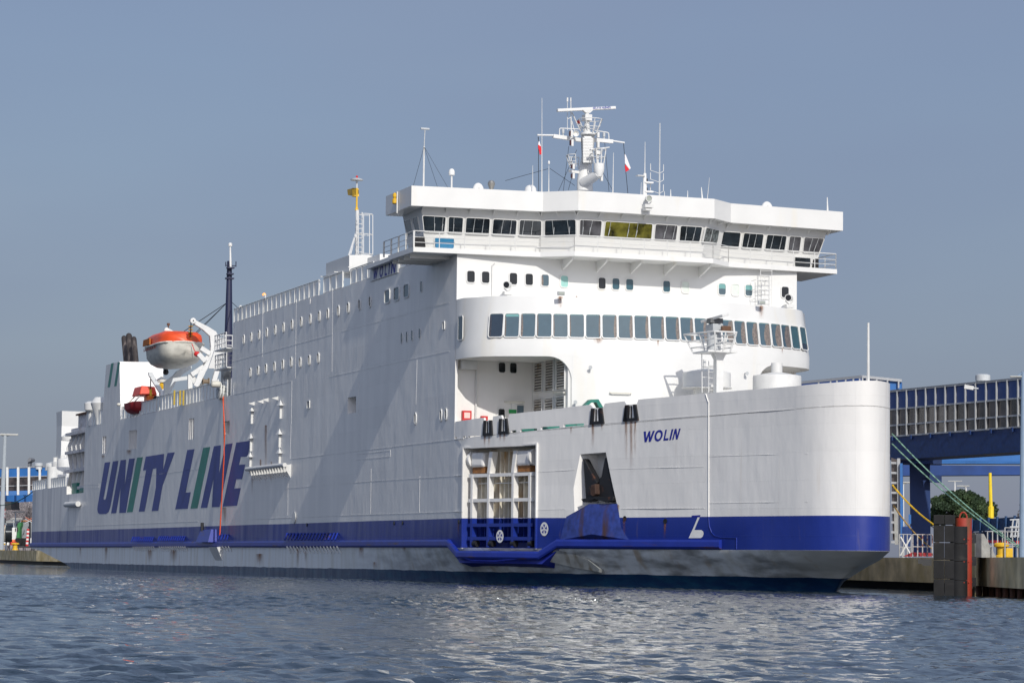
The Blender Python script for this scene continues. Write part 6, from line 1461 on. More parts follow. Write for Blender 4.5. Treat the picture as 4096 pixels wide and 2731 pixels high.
# =====================================================================  QUAY
CONC = mat('quay_concrete', (.74, .61, .36), .85, var=.3, scale=.8, bump=.5, dirt=(.42, .31, .11), dirtscale=(.45, .45, .4), dth=(.48, .78))
def ext_poly(name, pts, z0, z1_, mt, parent=None):
    lo = [Vector((x, y, z0)) for x, y in pts]; m = MB(); m.prism(lo, (0, 0, z1_-z0)); return m.build(name, mt, parent)
qp = [(149, 27.2), (156, 26.0), (170.6, 23.6), (176.5, 22.6), (177.5, 25.4), (183.6, 23.2), (187.5, 17.2), (203.5, 11.05), (240, -3), (300, 60), (400, 1500), (-900, 1500), (-900, 120), (-250, 26), (-97, 12), (-46, 8.9), (-14, 13), (-12, 27.2)]
struct(ext_poly('quay', qp, .45, 1.88, CONC))
# darker undercut foot and pile stubs
struct(ext_poly('quay_foot', [(x, y+.9) if x < 240 else (x, y) for x, y in qp], -1, .452, mat('wet_concrete', (.035, .03, .024), .6, var=.3)))
ap = [(x, y+.4) if x < 240 else (x, y) for x, y in qp]
struct(ext_poly('quay_apron', ap, 1.882, 1.89, mat('quay_asphalt', (.09, .085, .075), .9, var=.2)))
pg = thing('quay_piles', 'row of rusty stub piles under the quay edge right of the fender', 'piles', (195, 14, 0))
for i in range(9):
    f = i/8; x = 189+f*16; y = 17.2-(x-187.5)*.384+.35; o = MB().tube((x, y, -.5), (x, y, .5 if i % 3 else .75), .16, n=8); o.build('pile', RUSTY, pg)
# fender pile tower
fz = thing('dock_fender', 'tall black rubber fender stack bolted to a red steel pile at the quay', 'dock fender', (195.5, 11.5, 0))
FD = (onZ(*zr(450, 1400), 0)-CAM); dist = math.hypot(FD.x, FD.y)
F = lambda x, y, dd=0: onD(*zr(x, y), dist+dd)
bx = [F(443, 1400), F(655, 1405), F(725, 1400)]
a, b_ = F(443, 1400), F(655, 1400); t = (b_-a); t.z = 0; w_ = t.length; t.normalize(); nrm = Vector((-t.y, t.x, 0))
if nrm.dot(Vector((a.x-CAM.x, a.y-CAM.y, 0))) < 0: nrm = -nrm
rows = [(1400, 1243), (1240, 1060), (1056, 890), (885, 722), (716, 622)]
for i, (yb, yt) in enumerate(rows):
    zb_ = F(550, yb).z if i else -.6; zt = F(550, yt).z
    for k in range(2):
        p = a+t*(w_*k/2+.006); q = a+t*(w_*(k+1)/2-.006)
        m = MB(); m.hexa([Vector((c.x, c.y, zb_+.008)) for c in (p, q, q+nrm*1.0, p+nrm*1.0)], [Vector((c.x, c.y, zt-.008)) for c in (p, q, q+nrm*1.0, p+nrm*1.0)]); m.build('rubber_block', RUBBER, fz, bevel=.02)
for i, (yb, yt) in enumerate(rows[:4]):
    zb_ = F(550, yb+10).z if i else -.5; zt = F(550, yt+4).z; c = F(688, yb); MB().tube((c.x, c.y, zb_)+nrm*.3 if False else Vector((c.x, c.y, zb_))+nrm*.35, Vector((c.x, c.y, zt-.03))+nrm*.35, .42, n=18).build('rubber_cylinder', RUBBER, fz, smooth=True)
rp_ = F(702, 700); REDP = mat('red_pile_paint', (.34, .035, .018), .55, dirt=(.18, .06, .03), dirtscale=(2, 2, .4), dth=(.5, .7))
c = Vector((rp_.x, rp_.y, 0))+nrm*1.0+t*.15; MB().tube((c.x, c.y, -.6), (c.x, c.y, F(700, 650).z), .42, n=20).build('red_pile', REDP, fz, smooth=True)
m = MB(); e = F(735, 1000); e = Vector((e.x, e.y, 0))+nrm*.3; m.box((e.x-.07, e.y-.07, -.4), (e.x+.07, e.y+.07, F(735, 740).z)); m.build('red_rail', REDP, fz)
m = MB(); cc = Vector((c.x, c.y, F(700, 648).z)); m.path([cc+t*(.18*math.cos(R(a_)))+Vector((0, 0, .28*math.sin(R(a_)))) for a_ in range(0, 181, 30)], .04); m.build('lifting_ring', REDP, fz)
for y in (858, 1075, 1275):
    m = MB(); p = F(735, y); q = F(822, y-6, 1.2)
    for k in range(5): s = p+(q-p)*(k+.5)/5; m.bar(s-(q-p)*.09, s+(q-p)*.09, .06, .14 if k % 2 else .05)
    m.build('chain', mat('red_chain', (.45, .06, .03), .6), fz)
    MB().box(q-Vector((.12, .12, .22)), q+Vector((.12, .12, .22))).build('wall_bracket', BLACK, fz)
# pale concrete buttress on the quay
m = MB(); dq = dist+2.6; q = [onD(*zr(x, y), dq) for x, y in ((843, 1032), (843, 798), (930, 806), (1052, 1038))]; q[0].z = q[3].z = 1.88
m.prism(q, nrm*2.2); o = m.build('concrete_buttress', mat('pale_concrete', (.36, .36, .34), .85, var=.15, bump=.3), None); tag(o, 'pale sloping concrete buttress standing on the quay right of the fender', 'buttress')
m = MB(); q = [onD(*zr(x, y), dq-.3) for x, y in ((745, 1400), (745, 800), (842, 800), (842, 1400))]; m.prism(q, nrm*3); o = m.build('fender_backing_wall', mat('mossy_concrete', (.055, .055, .038), .9, var=.3), None); tag(o, 'dark mossy concrete pier behind the red pile', 'pier')
# walls of the recess left of the fender
m = MB()
# railings on the quay: white with red foot
QWH = mat('worn_white_paint', (.42, .42, .41), .6, var=.2)
def quay_rail(name, lab, px, dist_, h=1.05, n=5, x0=None, mt=QWH, sag=0):
    pts = [onD(*zr(*p), dist_) for p in px]; 
    for p in pts: p.z = 1.89
    t_ = thing(name, lab, 'railing', pts[0], 'white railings on the quay'); L = (pts[-1]-pts[0])
    for i in range(n+1): p = pts[0]+L*i/n; MB().tube(p, p+Vector((0, 0, h)), .035, n=6).build('post', mt, t_)
    for f in (.45, 1): MB().tube(pts[0]+Vector((0, 0, h*f)), pts[-1]+Vector((0, 0, h*f)), .028, n=6).build('rail', mt, t_)
    return t_
quay_rail('quay_railing', 'rusty white railing with red foot between bow and black fender', ((243, 1015), (432, 1018)), 141, 1.15, 4, mt=mat('chipped_white_paint', (.45, .43, .41), .6, dirt=(.2, .07, .05), dirtscale=(6, 6, 6), dth=(.5, .6)))
g = quay_rail('quay_gate', 'white gate with crossed bars beside the blue bow', ((115, 985), (228, 975)), 160, 1.35, 3)
m = MB(); a = onD(*zr(125, 960), 160); b_ = onD(*zr(228, 880), 160); m.tube((a.x, a.y, 2.0), (b_.x, b_.y, 3.1), .05); m.tube((a.x, a.y, 3.1), (b_.x, b_.y, 2.0), .05); m.build('cross_bar', WHITE2, g)
quay_rail('quay_railing', 'long low white railing behind the yellow bollard', ((965, 965), (1400, 975)), 150, 1.45, 9)
m = MB(); a = onD(*zr(965, 880), 150.3); b_ = onD(*zr(1400, 890), 150.3); t_ = (b_-a)
for i in range(22):
    p = a+t_*i/22; q = a+t_*(i+.5)/22; m.bar(p, q, .04, .16)
o = m.build('warning_bar', RED, None); tag(o, 'red and white striped warning bar above the quay railing at right', 'warning bar')
quay_rail('quay_railing', 'white handrail post pair on the quay edge at the far right', ((1133, 1038), (1292, 1042)), dist+1.2, 1.45, 1)
# red ramp plate and steel ledge
m = MB(); q = [onD(*zr(x, y), 142) for x, y in ((150, 1028), (235, 985), (275, 988), (275, 1030))]; q2 = [Vector((p.x, p.y, max(1.9, p.z))) for p in q]; m.prism(q2, nrm*1.5+Vector((0, 0, .02))); o = m.build('red_ramp_plate', FADED, None); tag(o, 'faded red steel ramp plate on the quay beside the bow', 'ramp plate')
m = MB(); q = [onD(*zr(x, y), 142.5) for x, y in ((275, 1022), (275, 985), (432, 990), (432, 1022))]; q2 = [Vector((p.x, p.y, max(1.9, p.z))) for p in q]; m.prism(q2, nrm*1.0); o = m.build('red_kerb', FADED, None); tag(o, 'faded red kerb under the quay railing beside the black fender', 'kerb')
m = MB(); q = [onD(*zr(x, y), 139.5) for x, y in ((290, 1045), (425, 1048), (425, 1112), (340, 1112), (330, 1095), (295, 1095))]; m.prism(q, nrm*1.5); o = m.build('steel_ledge', mat('grimy_steel', (.05, .05, .05), .7), None); tag(o, 'grimy steel ledge hung on the quay edge left of the fender', 'ledge')
# bollards
def bollard(name, lab, px, dist_, s=1.0, group=None):
    c = onD(*px, dist_); c.z = 1.89; t_ = thing(name, lab, 'bollard', c, group)
    MB().lathe(c, [(.36*s, 0), (.34*s, .1), (.24*s, .15), (.24*s, .55*s)], 16).build('post', YELLOW, t_, smooth=True); MB().lathe(c+Vector((0, 0, .55*s)), [(.26*s, 0), (.42*s, .06), (.42*s, .18), (.3*s, .26)], 16).build('cap', YELLOW, t_, smooth=True); return t_
bollard('mooring_bollard', 'flat yellow mooring bollard on the quay behind the right railing', zr(1100, 1040), dist+9, .95)
m = MB(); c = onD(*zr(1160, 1040), dist+7); m.box((c.x-.2, c.y-.2, 1.89), (c.x+.2, c.y+.2, 2.38)); o = m.build('yellow_box', YELLOW, None, bevel=.04); tag(o, 'yellow steel box beside the flat bollard on the right quay', 'box')
LQ = 394
bollard('mooring_bollard', 'yellow bollard at the foot of the lamp post at the far left', zq(18, 1222), LQ+4, 1.35); bollard('mooring_bollard', 'yellow bollard on the left quay edge near the stern', zq(190, 1224), LQ-26, 1.3)

# mooring lines
def rope(name, lab, p, q, r, mt, sag=.5, n=14):
    p = Vector(p); q = Vector(q); pts = [p+(q-p)*i/n-Vector((0, 0, sag*4*(i/n)*(1-i/n))) for i in range(n+1)]
    m = MB(); m.path(pts, r, 6); o = m.build(name, mt, None, smooth=True); tag(o, lab, 'rope', 'mooring lines at the bow'); return o
GR = mat('green_rope', (.20, .36, .27), .85, var=.5, scale=6); YR = mat('yellow_rope', (.62, .38, .01), .85, var=.3, scale=5)
ds = 137
rope('mooring_rope', 'green mooring rope from the bow, upper of the two', onD(*z6(420, 445), 142), onD(*z6(1250, 1172), dist+3), .034, GR, .35)
rope('mooring_rope', 'green mooring rope from the bow, lower of the two', onD(*z6(420, 508), 142), onD(*z6(1250, 1182), dist+2), .034, GR, .3)
rope('mooring_rope', 'bright yellow mooring rope from the bow to the black fender', onD(*z6(424, 768), 142), onD(*zr(442, 714), 138), .045, YR, .15)
rope('mooring_rope', 'dull brown-yellow mooring rope dropping from the bow to the quay railing', onD(*z6(430, 895), 142), onD(*zr(430, 950), 141), .04, mat('dull_rope', (.35, .22, .06), .9, var=.4, scale=5), .2)
rope('mooring_rope', 'thin green rope from the stern towards the left lamp post', onD(*zq(0, 690), 380), onD(*zq(505, 440), 312), .06, mat('dark_green_rope', (.04, .13, .10), .9), .6)

# =====================================================================  COVERED WALKWAYS
WBL = mat('walkway_blue', (.012, .055, .22), .5, var=.2, scale=.4); WBR = mat('walkway_bright_blue', (.03, .15, .43), .5, var=.15, scale=.3); WDK = mat('girder_dark_blue', (.008, .035, .14), .5, var=.2)
ALU = mat('aluminium_frame', (.42, .43, .44), .45, metal=.2); WG = mat('walkway_glass', (.085, .07, .068), .12, var=.6, scale=.5, spec=.6)
def walkway(name, lab, cat_, P0, P1, fr, H, depth, nbay, paint, girder, nsub=1):
    """glazed steel footbridge from P0 to P1 (top front edge); fr = (blue band, glass split, glass bottom, girder bottom) as height fractions"""
    P0 = Vector(P0); P1 = Vector(P1); d = P1-P0; hz = Vector((d.x, d.y, 0)).normalized(); n_ = Vector((-hz.y, hz.x, 0))
    if n_.dot(P0-CAM) < 0: n_ = -n_
    T = thing(name, lab, cat_, P0-Vector((0, 0, H[0]*fr[3])))
    def pt(f, h): L = H[0]+(H[1]-H[0])*f; return P0+d*f-Vector((0, 0, h*L))
    def slab(h0, h1, off, dep, nm, mt, f0=0, f1=1):
        m = MB(); a, b, c, e = pt(f0, h0), pt(f1, h0), pt(f1, h1), pt(f0, h1); o_ = n_*off; m.hexa([e+o_, c+o_, c+o_+n_*dep, e+o_+n_*dep], [a+o_, b+o_, b+o_+n_*dep, a+o_+n_*dep]); return m.build(nm, mt, T)
    slab(0, fr[0], .10, depth, 'blue_cladding', paint)
    gl = slab(fr[0]+.001, fr[2]-.001, .14, .06, 'glazing', WG); slab(fr[0]+.001, fr[2]-.001, depth-.1, .06, 'glazing', WG)
    slab(fr[2], fr[3], .06, depth, 'girder', girder); slab(-.02, -.001, -.02, depth+.2, 'roof', ALU)
    m = MB(); 
    for h in (.0, fr[0], fr[1], fr[2]): m.bar(pt(0, h)+n_*.04, pt(1, h)+n_*.04, .12, .14)
    m.build('horizontal_bar', ALU, T)
    for i in range(nbay+1):
        f = i/nbay; m = MB(); m.bar(pt(f, 0), pt(f, fr[2]), .16, .10, hz); m.build('mullion', ALU, T)
    if nsub > 1:
        m = MB()
        for i in range(nbay*nsub):
            if i % nsub: f = i/nbay/nsub; m.bar(pt(f, fr[0])+n_*.05, pt(f, fr[2])+n_*.05, .09, .08, hz)
        m.build('thin_mullion', ALU, T)
    m = MB()
    for i in range(nbay):
        f = (i+.5)/nbay; m.box(pt(f, fr[2])-Vector((.12, .12, .35))+n_*.0, pt(f, fr[2])+Vector((.12, .12, .0))) if i % 2 == 0 else None
    m.build('girder_bracket', girder, T)
    return T
# right: near walkway
def RW(x, y, d): return onD(*z6(x, y), d)
a = RW(395, 182, 236); b_ = RW(1420, 82, 214)
pxm0 = FPX/236/1.568**0/1.0
walkway('covered_walkway', 'blue glazed footbridge on a dark blue girder behind the bow at right', 'walkway', a, b_, (.265, .50, .66, 1.0), (425/1.568/FPX*236, 455/1.568/FPX*214), 3.2, 16, WBL, WDK, 1)
# second walkway, further away, brighter blue
a = RW(640, 470, 330); b_ = RW(1420, 470, 330)
T2 = walkway('covered_walkway', 'brighter blue footbridge passing below and behind the near one', 'walkway', RW(700, 430, 330), RW(1420, 430, 330), (.01, .3, .52, .80), (250/1.568/FPX*330, 250/1.568/FPX*330), 3, 10, WBR, WBR)
m = MB(); p = RW(700, 560, 328); q = RW(1420, 575, 328); p2 = RW(700, 612, 328); q2 = RW(1420, 622, 328); m.prism([p, q, q2, p2], nrm*.2); m.build('parapet_panel', WBR, T2)
m = MB(); p = RW(480, 640, 300); q = RW(1420, 648, 300); p2 = RW(480, 708, 300); q2 = RW(1420, 702, 300); m.prism([p, q, q2, p2], nrm*3); m.build('lower_girder', WBL, T2)
# column and crosshead
col_ = thing('walkway_column', 'thick dark blue steel column carrying the near footbridge', 'column', RW(600, 1150, 240))
m = MB(); q = [RW(530, 620, 240), RW(658, 620, 240), RW(662, 1190, 240), RW(536, 1190, 240)]; m.prism(q, nrm*2.6); m.build('shaft', mat('column_blue', (.006, .035, .15), .5, var=.15, scale=.4), col_)
m = MB(); q = [RW(430, 575, 238), RW(735, 570, 238), RW(732, 635, 238), RW(430, 632, 238)]; m.prism(q, nrm*3); q = [RW(655, 705, 239), RW(732, 705, 239), RW(732, 752, 239), RW(655, 748, 239)]; m.prism(q, nrm*1); m.build('crosshead', WDK, col_)
# stair tower beside the bow
st = thing('stair_tower', 'narrow glazed stair tower with bright blue edge beside the bow', 'stair tower', RW(450, 1180, 225))
m = MB(); q = [RW(415, 595, 226), RW(462, 610, 226), RW(465, 1110, 226), RW(425, 1110, 226)]; m.prism(q, nrm*2); m.build('glazing', WG, st)
m = MB()
for i in range(9): y = 628+i*62; m.bar(RW(415, y, 225.6), RW(465, y+2, 225.6), .1, .18)
m.bar(RW(462, 600, 225.5), RW(465, 1115, 225.5), .25, .2, nrm); m.build('frame', ALU, st)
m = MB(); q = [RW(470, 630, 225), RW(486, 630, 225), RW(490, 1110, 225), RW(474, 1110, 225)]; m.prism(q, nrm*2.2); m.build('blue_edge_panel', WBR, st)
m = MB(); q = [RW(432, 905, 200), RW(452, 910, 200), RW(460, 1140, 200), RW(438, 1140, 200)]; m.prism(q, nrm*1); o = m.build('pale_post', mat('pale_concrete', (.36, .36, .34), .85), None); tag(o, 'pale concrete post tucked behind the blue bow stripe', 'post')
# blue building top above the bow at right
bb = thing('blue_roof_box', 'bright blue ribbed roof box showing above the bow', 'roof box', RW(200, 130, 260))
m = MB(); q = [RW(-150, 128, 262), RW(230, 92, 258), RW(230, 160, 258), RW(-150, 160, 262)]; m.prism(q, nrm*4); m.build('side_wall', mat('roof_box_blue', (.02, .07, .26), .5), bb)
m = MB(); q = [RW(235, 88, 252), RW(480, 115, 252), RW(480, 210, 252), RW(235, 210, 252)]; m.prism(q, nrm*4); m.build('end_wall', WBR, bb)
for i, x in enumerate((236, 262, 325, 392, 462)): m = MB(); m.bar(RW(x, 90+(x-235)*.1, 251.7), RW(x, 160, 251.7), .14, .2, nrm); m.build('rib', ALU, bb)
m = MB(); m.bar(RW(235, 88, 251.8), RW(482, 113, 251.8), .2, .25); m.bar(RW(-150, 126, 258), RW(235, 88, 252), .2, .25); m.build('roof_edge', ALU, bb)
for i, x in enumerate((-40, 35, 75, 130, 178, 218)): MB().bar(RW(x, 115-(x*.1), 257), RW(x, 150, 257), .14, .2, nrm).build('rib', ALU, bb)
for fn, q, lab, d_ in ((z6, (990, 95), 'round roof ventilator on the right footbridge roof', 224), (zq, (487, 180), 'round roof ventilator on the left footbridge roof', 458)):
    c = onD(*fn(*q), d_); m = MB(); s = 1.0 if fn is z6 else 1.15; m.lathe(c-Vector((0, 0, .8)), [(.5*s, 0), (.5*s, .5), (.62*s, .55), (.62*s, 1.0), (.4*s, 1.1)], 16); o = m.build('roof_ventilator', GREYP, None, smooth=True); tag(o, lab, 'ventilator')
# left: distant walkway
def LW(x, y, d): return onD(*zq(x, y), d)
Lh = 425/3.136/FPX*455
T3 = walkway('covered_walkway', 'bright blue glazed footbridge behind the stern at the far left', 'walkway', LW(-30, 228, 452), LW(640, 205, 460), (.27, .52, .74, 1.0), (Lh, Lh), 3.5, 5, WBR, WBR)
m = MB(); q = [LW(-20, 515, 451), LW(500, 500, 451), LW(500, 555, 451), LW(-20, 570, 451)]; m.prism(q, nrm*.1); m.build('parapet_panel', WBR, T3)
for i in range(5): m = MB(); m.bar(LW(92+i*136, 212, 450.6), LW(92+i*136, 565-i*4, 450.6), .35, .2, nrm); m.build('mullion', MARKW, T3)
m = MB(); q = [LW(-20, 645, 452), LW(140, 643, 452), LW(140, 742, 452), LW(-20, 742, 452)]; m.prism(q, nrm*4); m.build('support_block', BLACK, T3)

# =====================================================================  LAMP POSTS, POLES
def lamp_post(lab, base, top, d_, arms, r=.14, mt=None):
    mt = mt or mat('grey_post', (.36, .40, .43), .5); a = onD(*base, d_); t_ = onD(*top, d_); a.z = 1.9 if a.z < 6 else a.z; T = thing('lamp_post', lab, 'lamp post', a)
    MB().tube(a, t_, r, r*.6, n=10).build('pole', mt, T, smooth=True)
    for (p, L) in arms:
        e = onD(*p, d_); m = MB(); m.tube(t_, e, r*.4); m.build('arm', mt, T); dd = (e-t_); dd.z = 0; dd.normalize(); MB().bar(e-dd*L*.5, e+dd*L*.5, .34*L/1.5, .15*L/1.5).build('lamp_head', mat('lamp_head_grey', (.45, .45, .42), .5), T, bevel=.05)
    return T
lamp_post('tall grey lamp post with twin heads at the left edge', zl(8, 1285), zl(45, 315), 380, ((zl(15, 308), 2.2), (zl(85, 308), 2.4)), .42)
lamp_post('tall grey-blue pole with lamp at the right edge', z6(1238, 1200), z6(1243, 60), 131, ((z6(1212, 88), .8),), .17, mat('blue_grey_post', (.22, .30, .40), .5))
T = thing('floodlight_arm', 'white floodlight on a short arm fixed to the right footbridge', 'lamp', RW(900, 155, 210)); MB().bar(RW(875, 150, 210), RW(932, 160, 210), .3, .3).build('lamp_head', WHITE2, T); MB().tube(RW(932, 160, 210), RW(962, 163, 210), .06).build('arm', GREYP, T)
lamp_post('street lamp with single curved arm behind the green tree', zr(757, 520), zr(757, 360), 300, ((zr(728, 345), 1.4),), .14, WHITE2)
lamp_post('high mast lamp with several heads far behind the tree', zr(652, 520), zr(650, 300), 420, ((zr(628, 298), 1.4), (zr(676, 298), 1.4)), .16, WHITE2)
lamp_post('street lamp seen in the gap beside the blue column', zr(150, 720), zr(152, 330), 270, ((zr(190, 312), 1.4),), .14, WHITE2)
m = MB(); m.tube(RW(1040, 975, 250), RW(1040, 900, 250), .28); m.tube(RW(1040, 900, 250), RW(1035, 690, 250), .17, .14); o = m.build('yellow_pole', mat('bright_yellow', (.85, .62, .02), .5), None, smooth=True); tag(o, 'bright yellow pole rising behind the blue fence at right', 'pole')
# blue fence behind the quay
fe = thing('blue_fence', 'long dark blue sheet fence running behind the quay at right', 'fence', RW(880, 1060, 200))
p = [RW(872, 990, 205), RW(1420, 950, 190)]; m = MB(); q = [p[0], p[1], RW(1420, 1030, 190), RW(872, 1062, 205)]; m.prism(q, nrm*.2); m.build('panel', mat('fence_blue', (.012, .06, .17), .6, var=.3), fe)
for i in range(11): a = p[0]+(p[1]-p[0])*i/10; MB().tube(a-nrm*.15+Vector((0, 0, .1)), Vector((a.x, a.y, 1.9))-nrm*.15, .10).build('post', mat('fence_blue', (.012, .06, .17), .6), fe)
m = MB(); q = [RW(872, 1066, 206), RW(1420, 1035, 192), RW(1420, 1130, 192), RW(872, 1130, 206)]; m.prism(q, nrm*3); m.build('dark_ramp_side', WDK, fe)
f2 = thing('blue_fence', 'short blue fence seen in the gap left of the blue column', 'fence', RW(500, 1060, 215)); m = MB()
for i in range(8): a = RW(486+i*8, 1030, 215); m.tube(a, a-Vector((0, 0, 1.6)), .05)
m.bar(RW(484, 1030, 215), RW(545, 1030, 215), .1, .1); m.bar(RW(484, 1075, 215), RW(545, 1075, 215), .1, .1); m.build('bars', WBL, f2)
m = MB(); q = [RW(524, 950, 216), RW(540, 952, 216), RW(540, 1010, 216), RW(524, 1010, 216)]; m.prism(q, nrm*.2); o = m.build('blue_sign', WBR, None); tag(o, 'small plain blue sign left of the blue column', 'sign')
# access steps at right
ls = thing('access_stair', 'grey steel access stair in front of the blue fence at the right edge', 'stair', RW(1190, 1090, 165)); m = MB()
for x in (1165, 1190, 1215): m.tube(RW(x, 1095, 165), RW(x+15 if x < 1200 else x, 985, 165), .05)
for y in (985, 1030, 1060, 1088): m.tube(RW(1160, y, 165), RW(1235, y-3, 165), .045)
m.build('frame', GREYP, ls)

# =====================================================================  TREES
def tree(lab, base, cx, cy, rx, ry, d_, leafcol, n, trunk=True, bare=False, seed=1, leaf=.5, name='evergreen_tree', group=None, cat_='tree'):
    rnd = random.Random(seed); c = onD(cx, cy, d_); k = d_/FPX; Rx = rx*k; Rz = ry*k; T = thing(name, lab, cat_, (c.x, c.y, 1.9), group)
    side = Vector((c.y-CAM.y, -(c.x-CAM.x), 0)).normalized(); dep = Vector((c.x-CAM.x, c.y-CAM.y, 0)).normalized()
    brk = mat('bark', (.07, .055, .045), .9); m = MB(); z0 = 1.9
    m.tube((c.x, c.y, z0), (c.x, c.y, c.z), max(.14, Rx*.07), max(.08, Rx*.03))
    limbs = []
    def grow(p, d, L, r, lev):
        q = p+d*L; m.tube(p, q, r, r*.6, n=5, cap=False); limbs.append((p, q))
        if lev == 0: return
        for _ in range(3 if not bare else 4):
            a = Vector((rnd.gauss(0, .55), rnd.gauss(0, .55), rnd.gauss(.25, .3))); grow(q if rnd.random() < .6 else p+d*L*.6, (d+a).normalized(), L*.68, r*.58, lev-1)
    for i in range(6 if bare else 5):
        a = 2*math.pi*i/5+rnd.random(); h = z0+(c.z-z0)*(.45+.62*rnd.random()); grow(Vector((c.x, c.y, h)), (side*math.cos(a)*.8+dep*math.sin(a)*.8+Vector((0, 0, .75))).normalized(), Rz*(.55 if bare else .38), max(.06, Rx*.03), 4 if bare else 2)
    m.build('trunk', brk, T)
    if not bare:
        clumps = []
        for _ in range(60):
            a = rnd.random()*2*math.pi; zz = rnd.uniform(-.75, .9); rr = math.sqrt(max(0, 1-zz*zz))*(.45+.5*rnd.random()); clumps.append((rr*math.cos(a), rr*math.sin(a), zz*.95+.1*rnd.random(), rnd.uniform(.13, .30)))
        m = MB()
        for _ in range(n):
            cl = rnd.choice(clumps); v = Vector((rnd.gauss(0, 1), rnd.gauss(0, 1), rnd.gauss(0, 1))).normalized()*(rnd.random()**.4)*cl[3]; q = Vector((cl[0], cl[1], cl[2]))+v; q.z *= 1
            P = c+side*q.x*Rx+dep*q.y*Rx*.8+Vector((0, 0, q.z*Rz)); P.z = max(P.z, 2.6)
            u = Vector((rnd.gauss(0, 1), rnd.gauss(0, 1), rnd.gauss(0, 1))).normalized(); w2 = u.orthogonal().normalized(); s = leaf*rnd.uniform(.6, 1.3)
            m.add([P-u*s, P+w2*s*.55, P+u*s, P-w2*s*.55], [(0, 1, 2, 3)])
        m.build('crown', leafcol, T, fixn=False)
    return T
def leafmat(name, a, b_):
    m, nt, p = newmat(name); tc = N(nt, 'ShaderNodeTexCoord'); n = N(nt, 'ShaderNodeTexNoise'); n.inputs['Scale'].default_value = .5; n.inputs['Detail'].default_value = 6; nt.links.new(tc.outputs['Object'], n.inputs[0])
    mx = N(nt, 'ShaderNodeMixRGB'); r = N(nt, 'ShaderNodeMapRange'); r.inputs[1].default_value = .4; r.inputs[2].default_value = .6; nt.links.new(n.outputs[0], r.inputs[0]); nt.links.new(r.outputs[0], mx.inputs[0]); mx.inputs[1].default_value = (*a, 1); mx.inputs[2].default_value = (*b_, 1); nt.links.new(mx.outputs[0], p.inputs['Base Color']); p.inputs['Roughness'].default_value = .7; return m
LF = leafmat('pine_needles', (.022, .045, .018), (.05, .085, .03))
G3 = 'evergreens behind the right quay'
tree('broad dark evergreen behind the black fender, largest of the group', None, *zr(640, 560), 88, 68, 290, LF, 12000, seed=3, leaf=.17, group=G3)
tree('dark evergreen directly behind the yellow pole', None, *zr(930, 620), 60, 60, 300, LF, 6500, seed=5, leaf=.17, group=G3)
tree('dark evergreen between the street lamp and the yellow pole', None, *zr(810, 560), 52, 62, 295, LF, 6500, seed=8, leaf=.17, group=G3)
tree('low evergreen peeping over the fence left of the lamp', None, *zr(490, 640), 36, 42, 292, LF, 3000, seed=9, leaf=.16, group=G3)
tree('bare winter tree beside the blue column', None, *zr(470, 500), 36, 40, 330, None, 0, bare=True, seed=11, name='bare_tree')
tree('faint bare tree at the far right beyond the fence', None, *zr(1260, 610), 30, 30, 380, None, 0, bare=True, seed=12, name='bare_tree')
# left background wood of leafless trees
rnd = random.Random(4); k = 0
m = MB(); wd_ = mat('winter_wood', (.34, .31, .32), .95, var=.4, scale=.6)  # pale grey-purple puts distance haze into the wood colour
for i in range(46):
    px = -30+rnd.random()*560; d_ = 640+rnd.random()*80; b0 = onD(*zq(px, 1000), d_); h = 11+rnd.random()*5; b0.z = 1.9
    def gr(p, d, L, r, lev):
        q = p+d*L; m.tube(p, q, r, r*.6, n=3, cap=False)
        if lev == 0: return
        for _ in range(3): a = Vector((rnd.gauss(0, .5), rnd.gauss(0, .5), rnd.gauss(.1, .3))); gr(q if rnd.random() < .5 else p+d*L*.6, (d+a).normalized(), L*.66, r*.62, lev-1)
    gr(b0, Vector((rnd.gauss(0, .06), rnd.gauss(0, .06), 1)).normalized(), h*.38, .30, 5)
o = m.build('leafless_wood', wd_, None, fixn=False); o['kind'] = 'stuff'; tag(o, 'hazy leafless wood under the left footbridge', 'trees')
m = MB(); a = LW(-60, 1000, 740); b_ = LW(560, 1000, 740)
pts = []
for i in range(41):
    f = i/40; p = a+(b_-a)*f; pts.append((p.x, p.y, 14+3.0*math.sin(f*9)+2.0*math.sin(f*23+1)+rnd.random()*1.5))
lo_ = [Vector((x, y, 0)) for x, y, z in pts]; hi_ = [Vector(p) for p in pts]; m.add(lo_+hi_, [(i, i+1, 42+i, 41+i) for i in range(40)]); m.add([v+Vector((-60, 20, 0)) for v in lo_]+[v+Vector((-60, 20, -1)) for v in hi_], [(i, i+1, 42+i, 41+i) for i in range(40)]); m.add(hi_+[v+Vector((-60, 20, -1)) for v in hi_], [(i, i+1, 42+i, 41+i) for i in range(40)])
o = m.build('wooded_hill', mat('hazy_wood', (.30, .285, .29), .95, var=.5, scale=.25), None); struct(o)

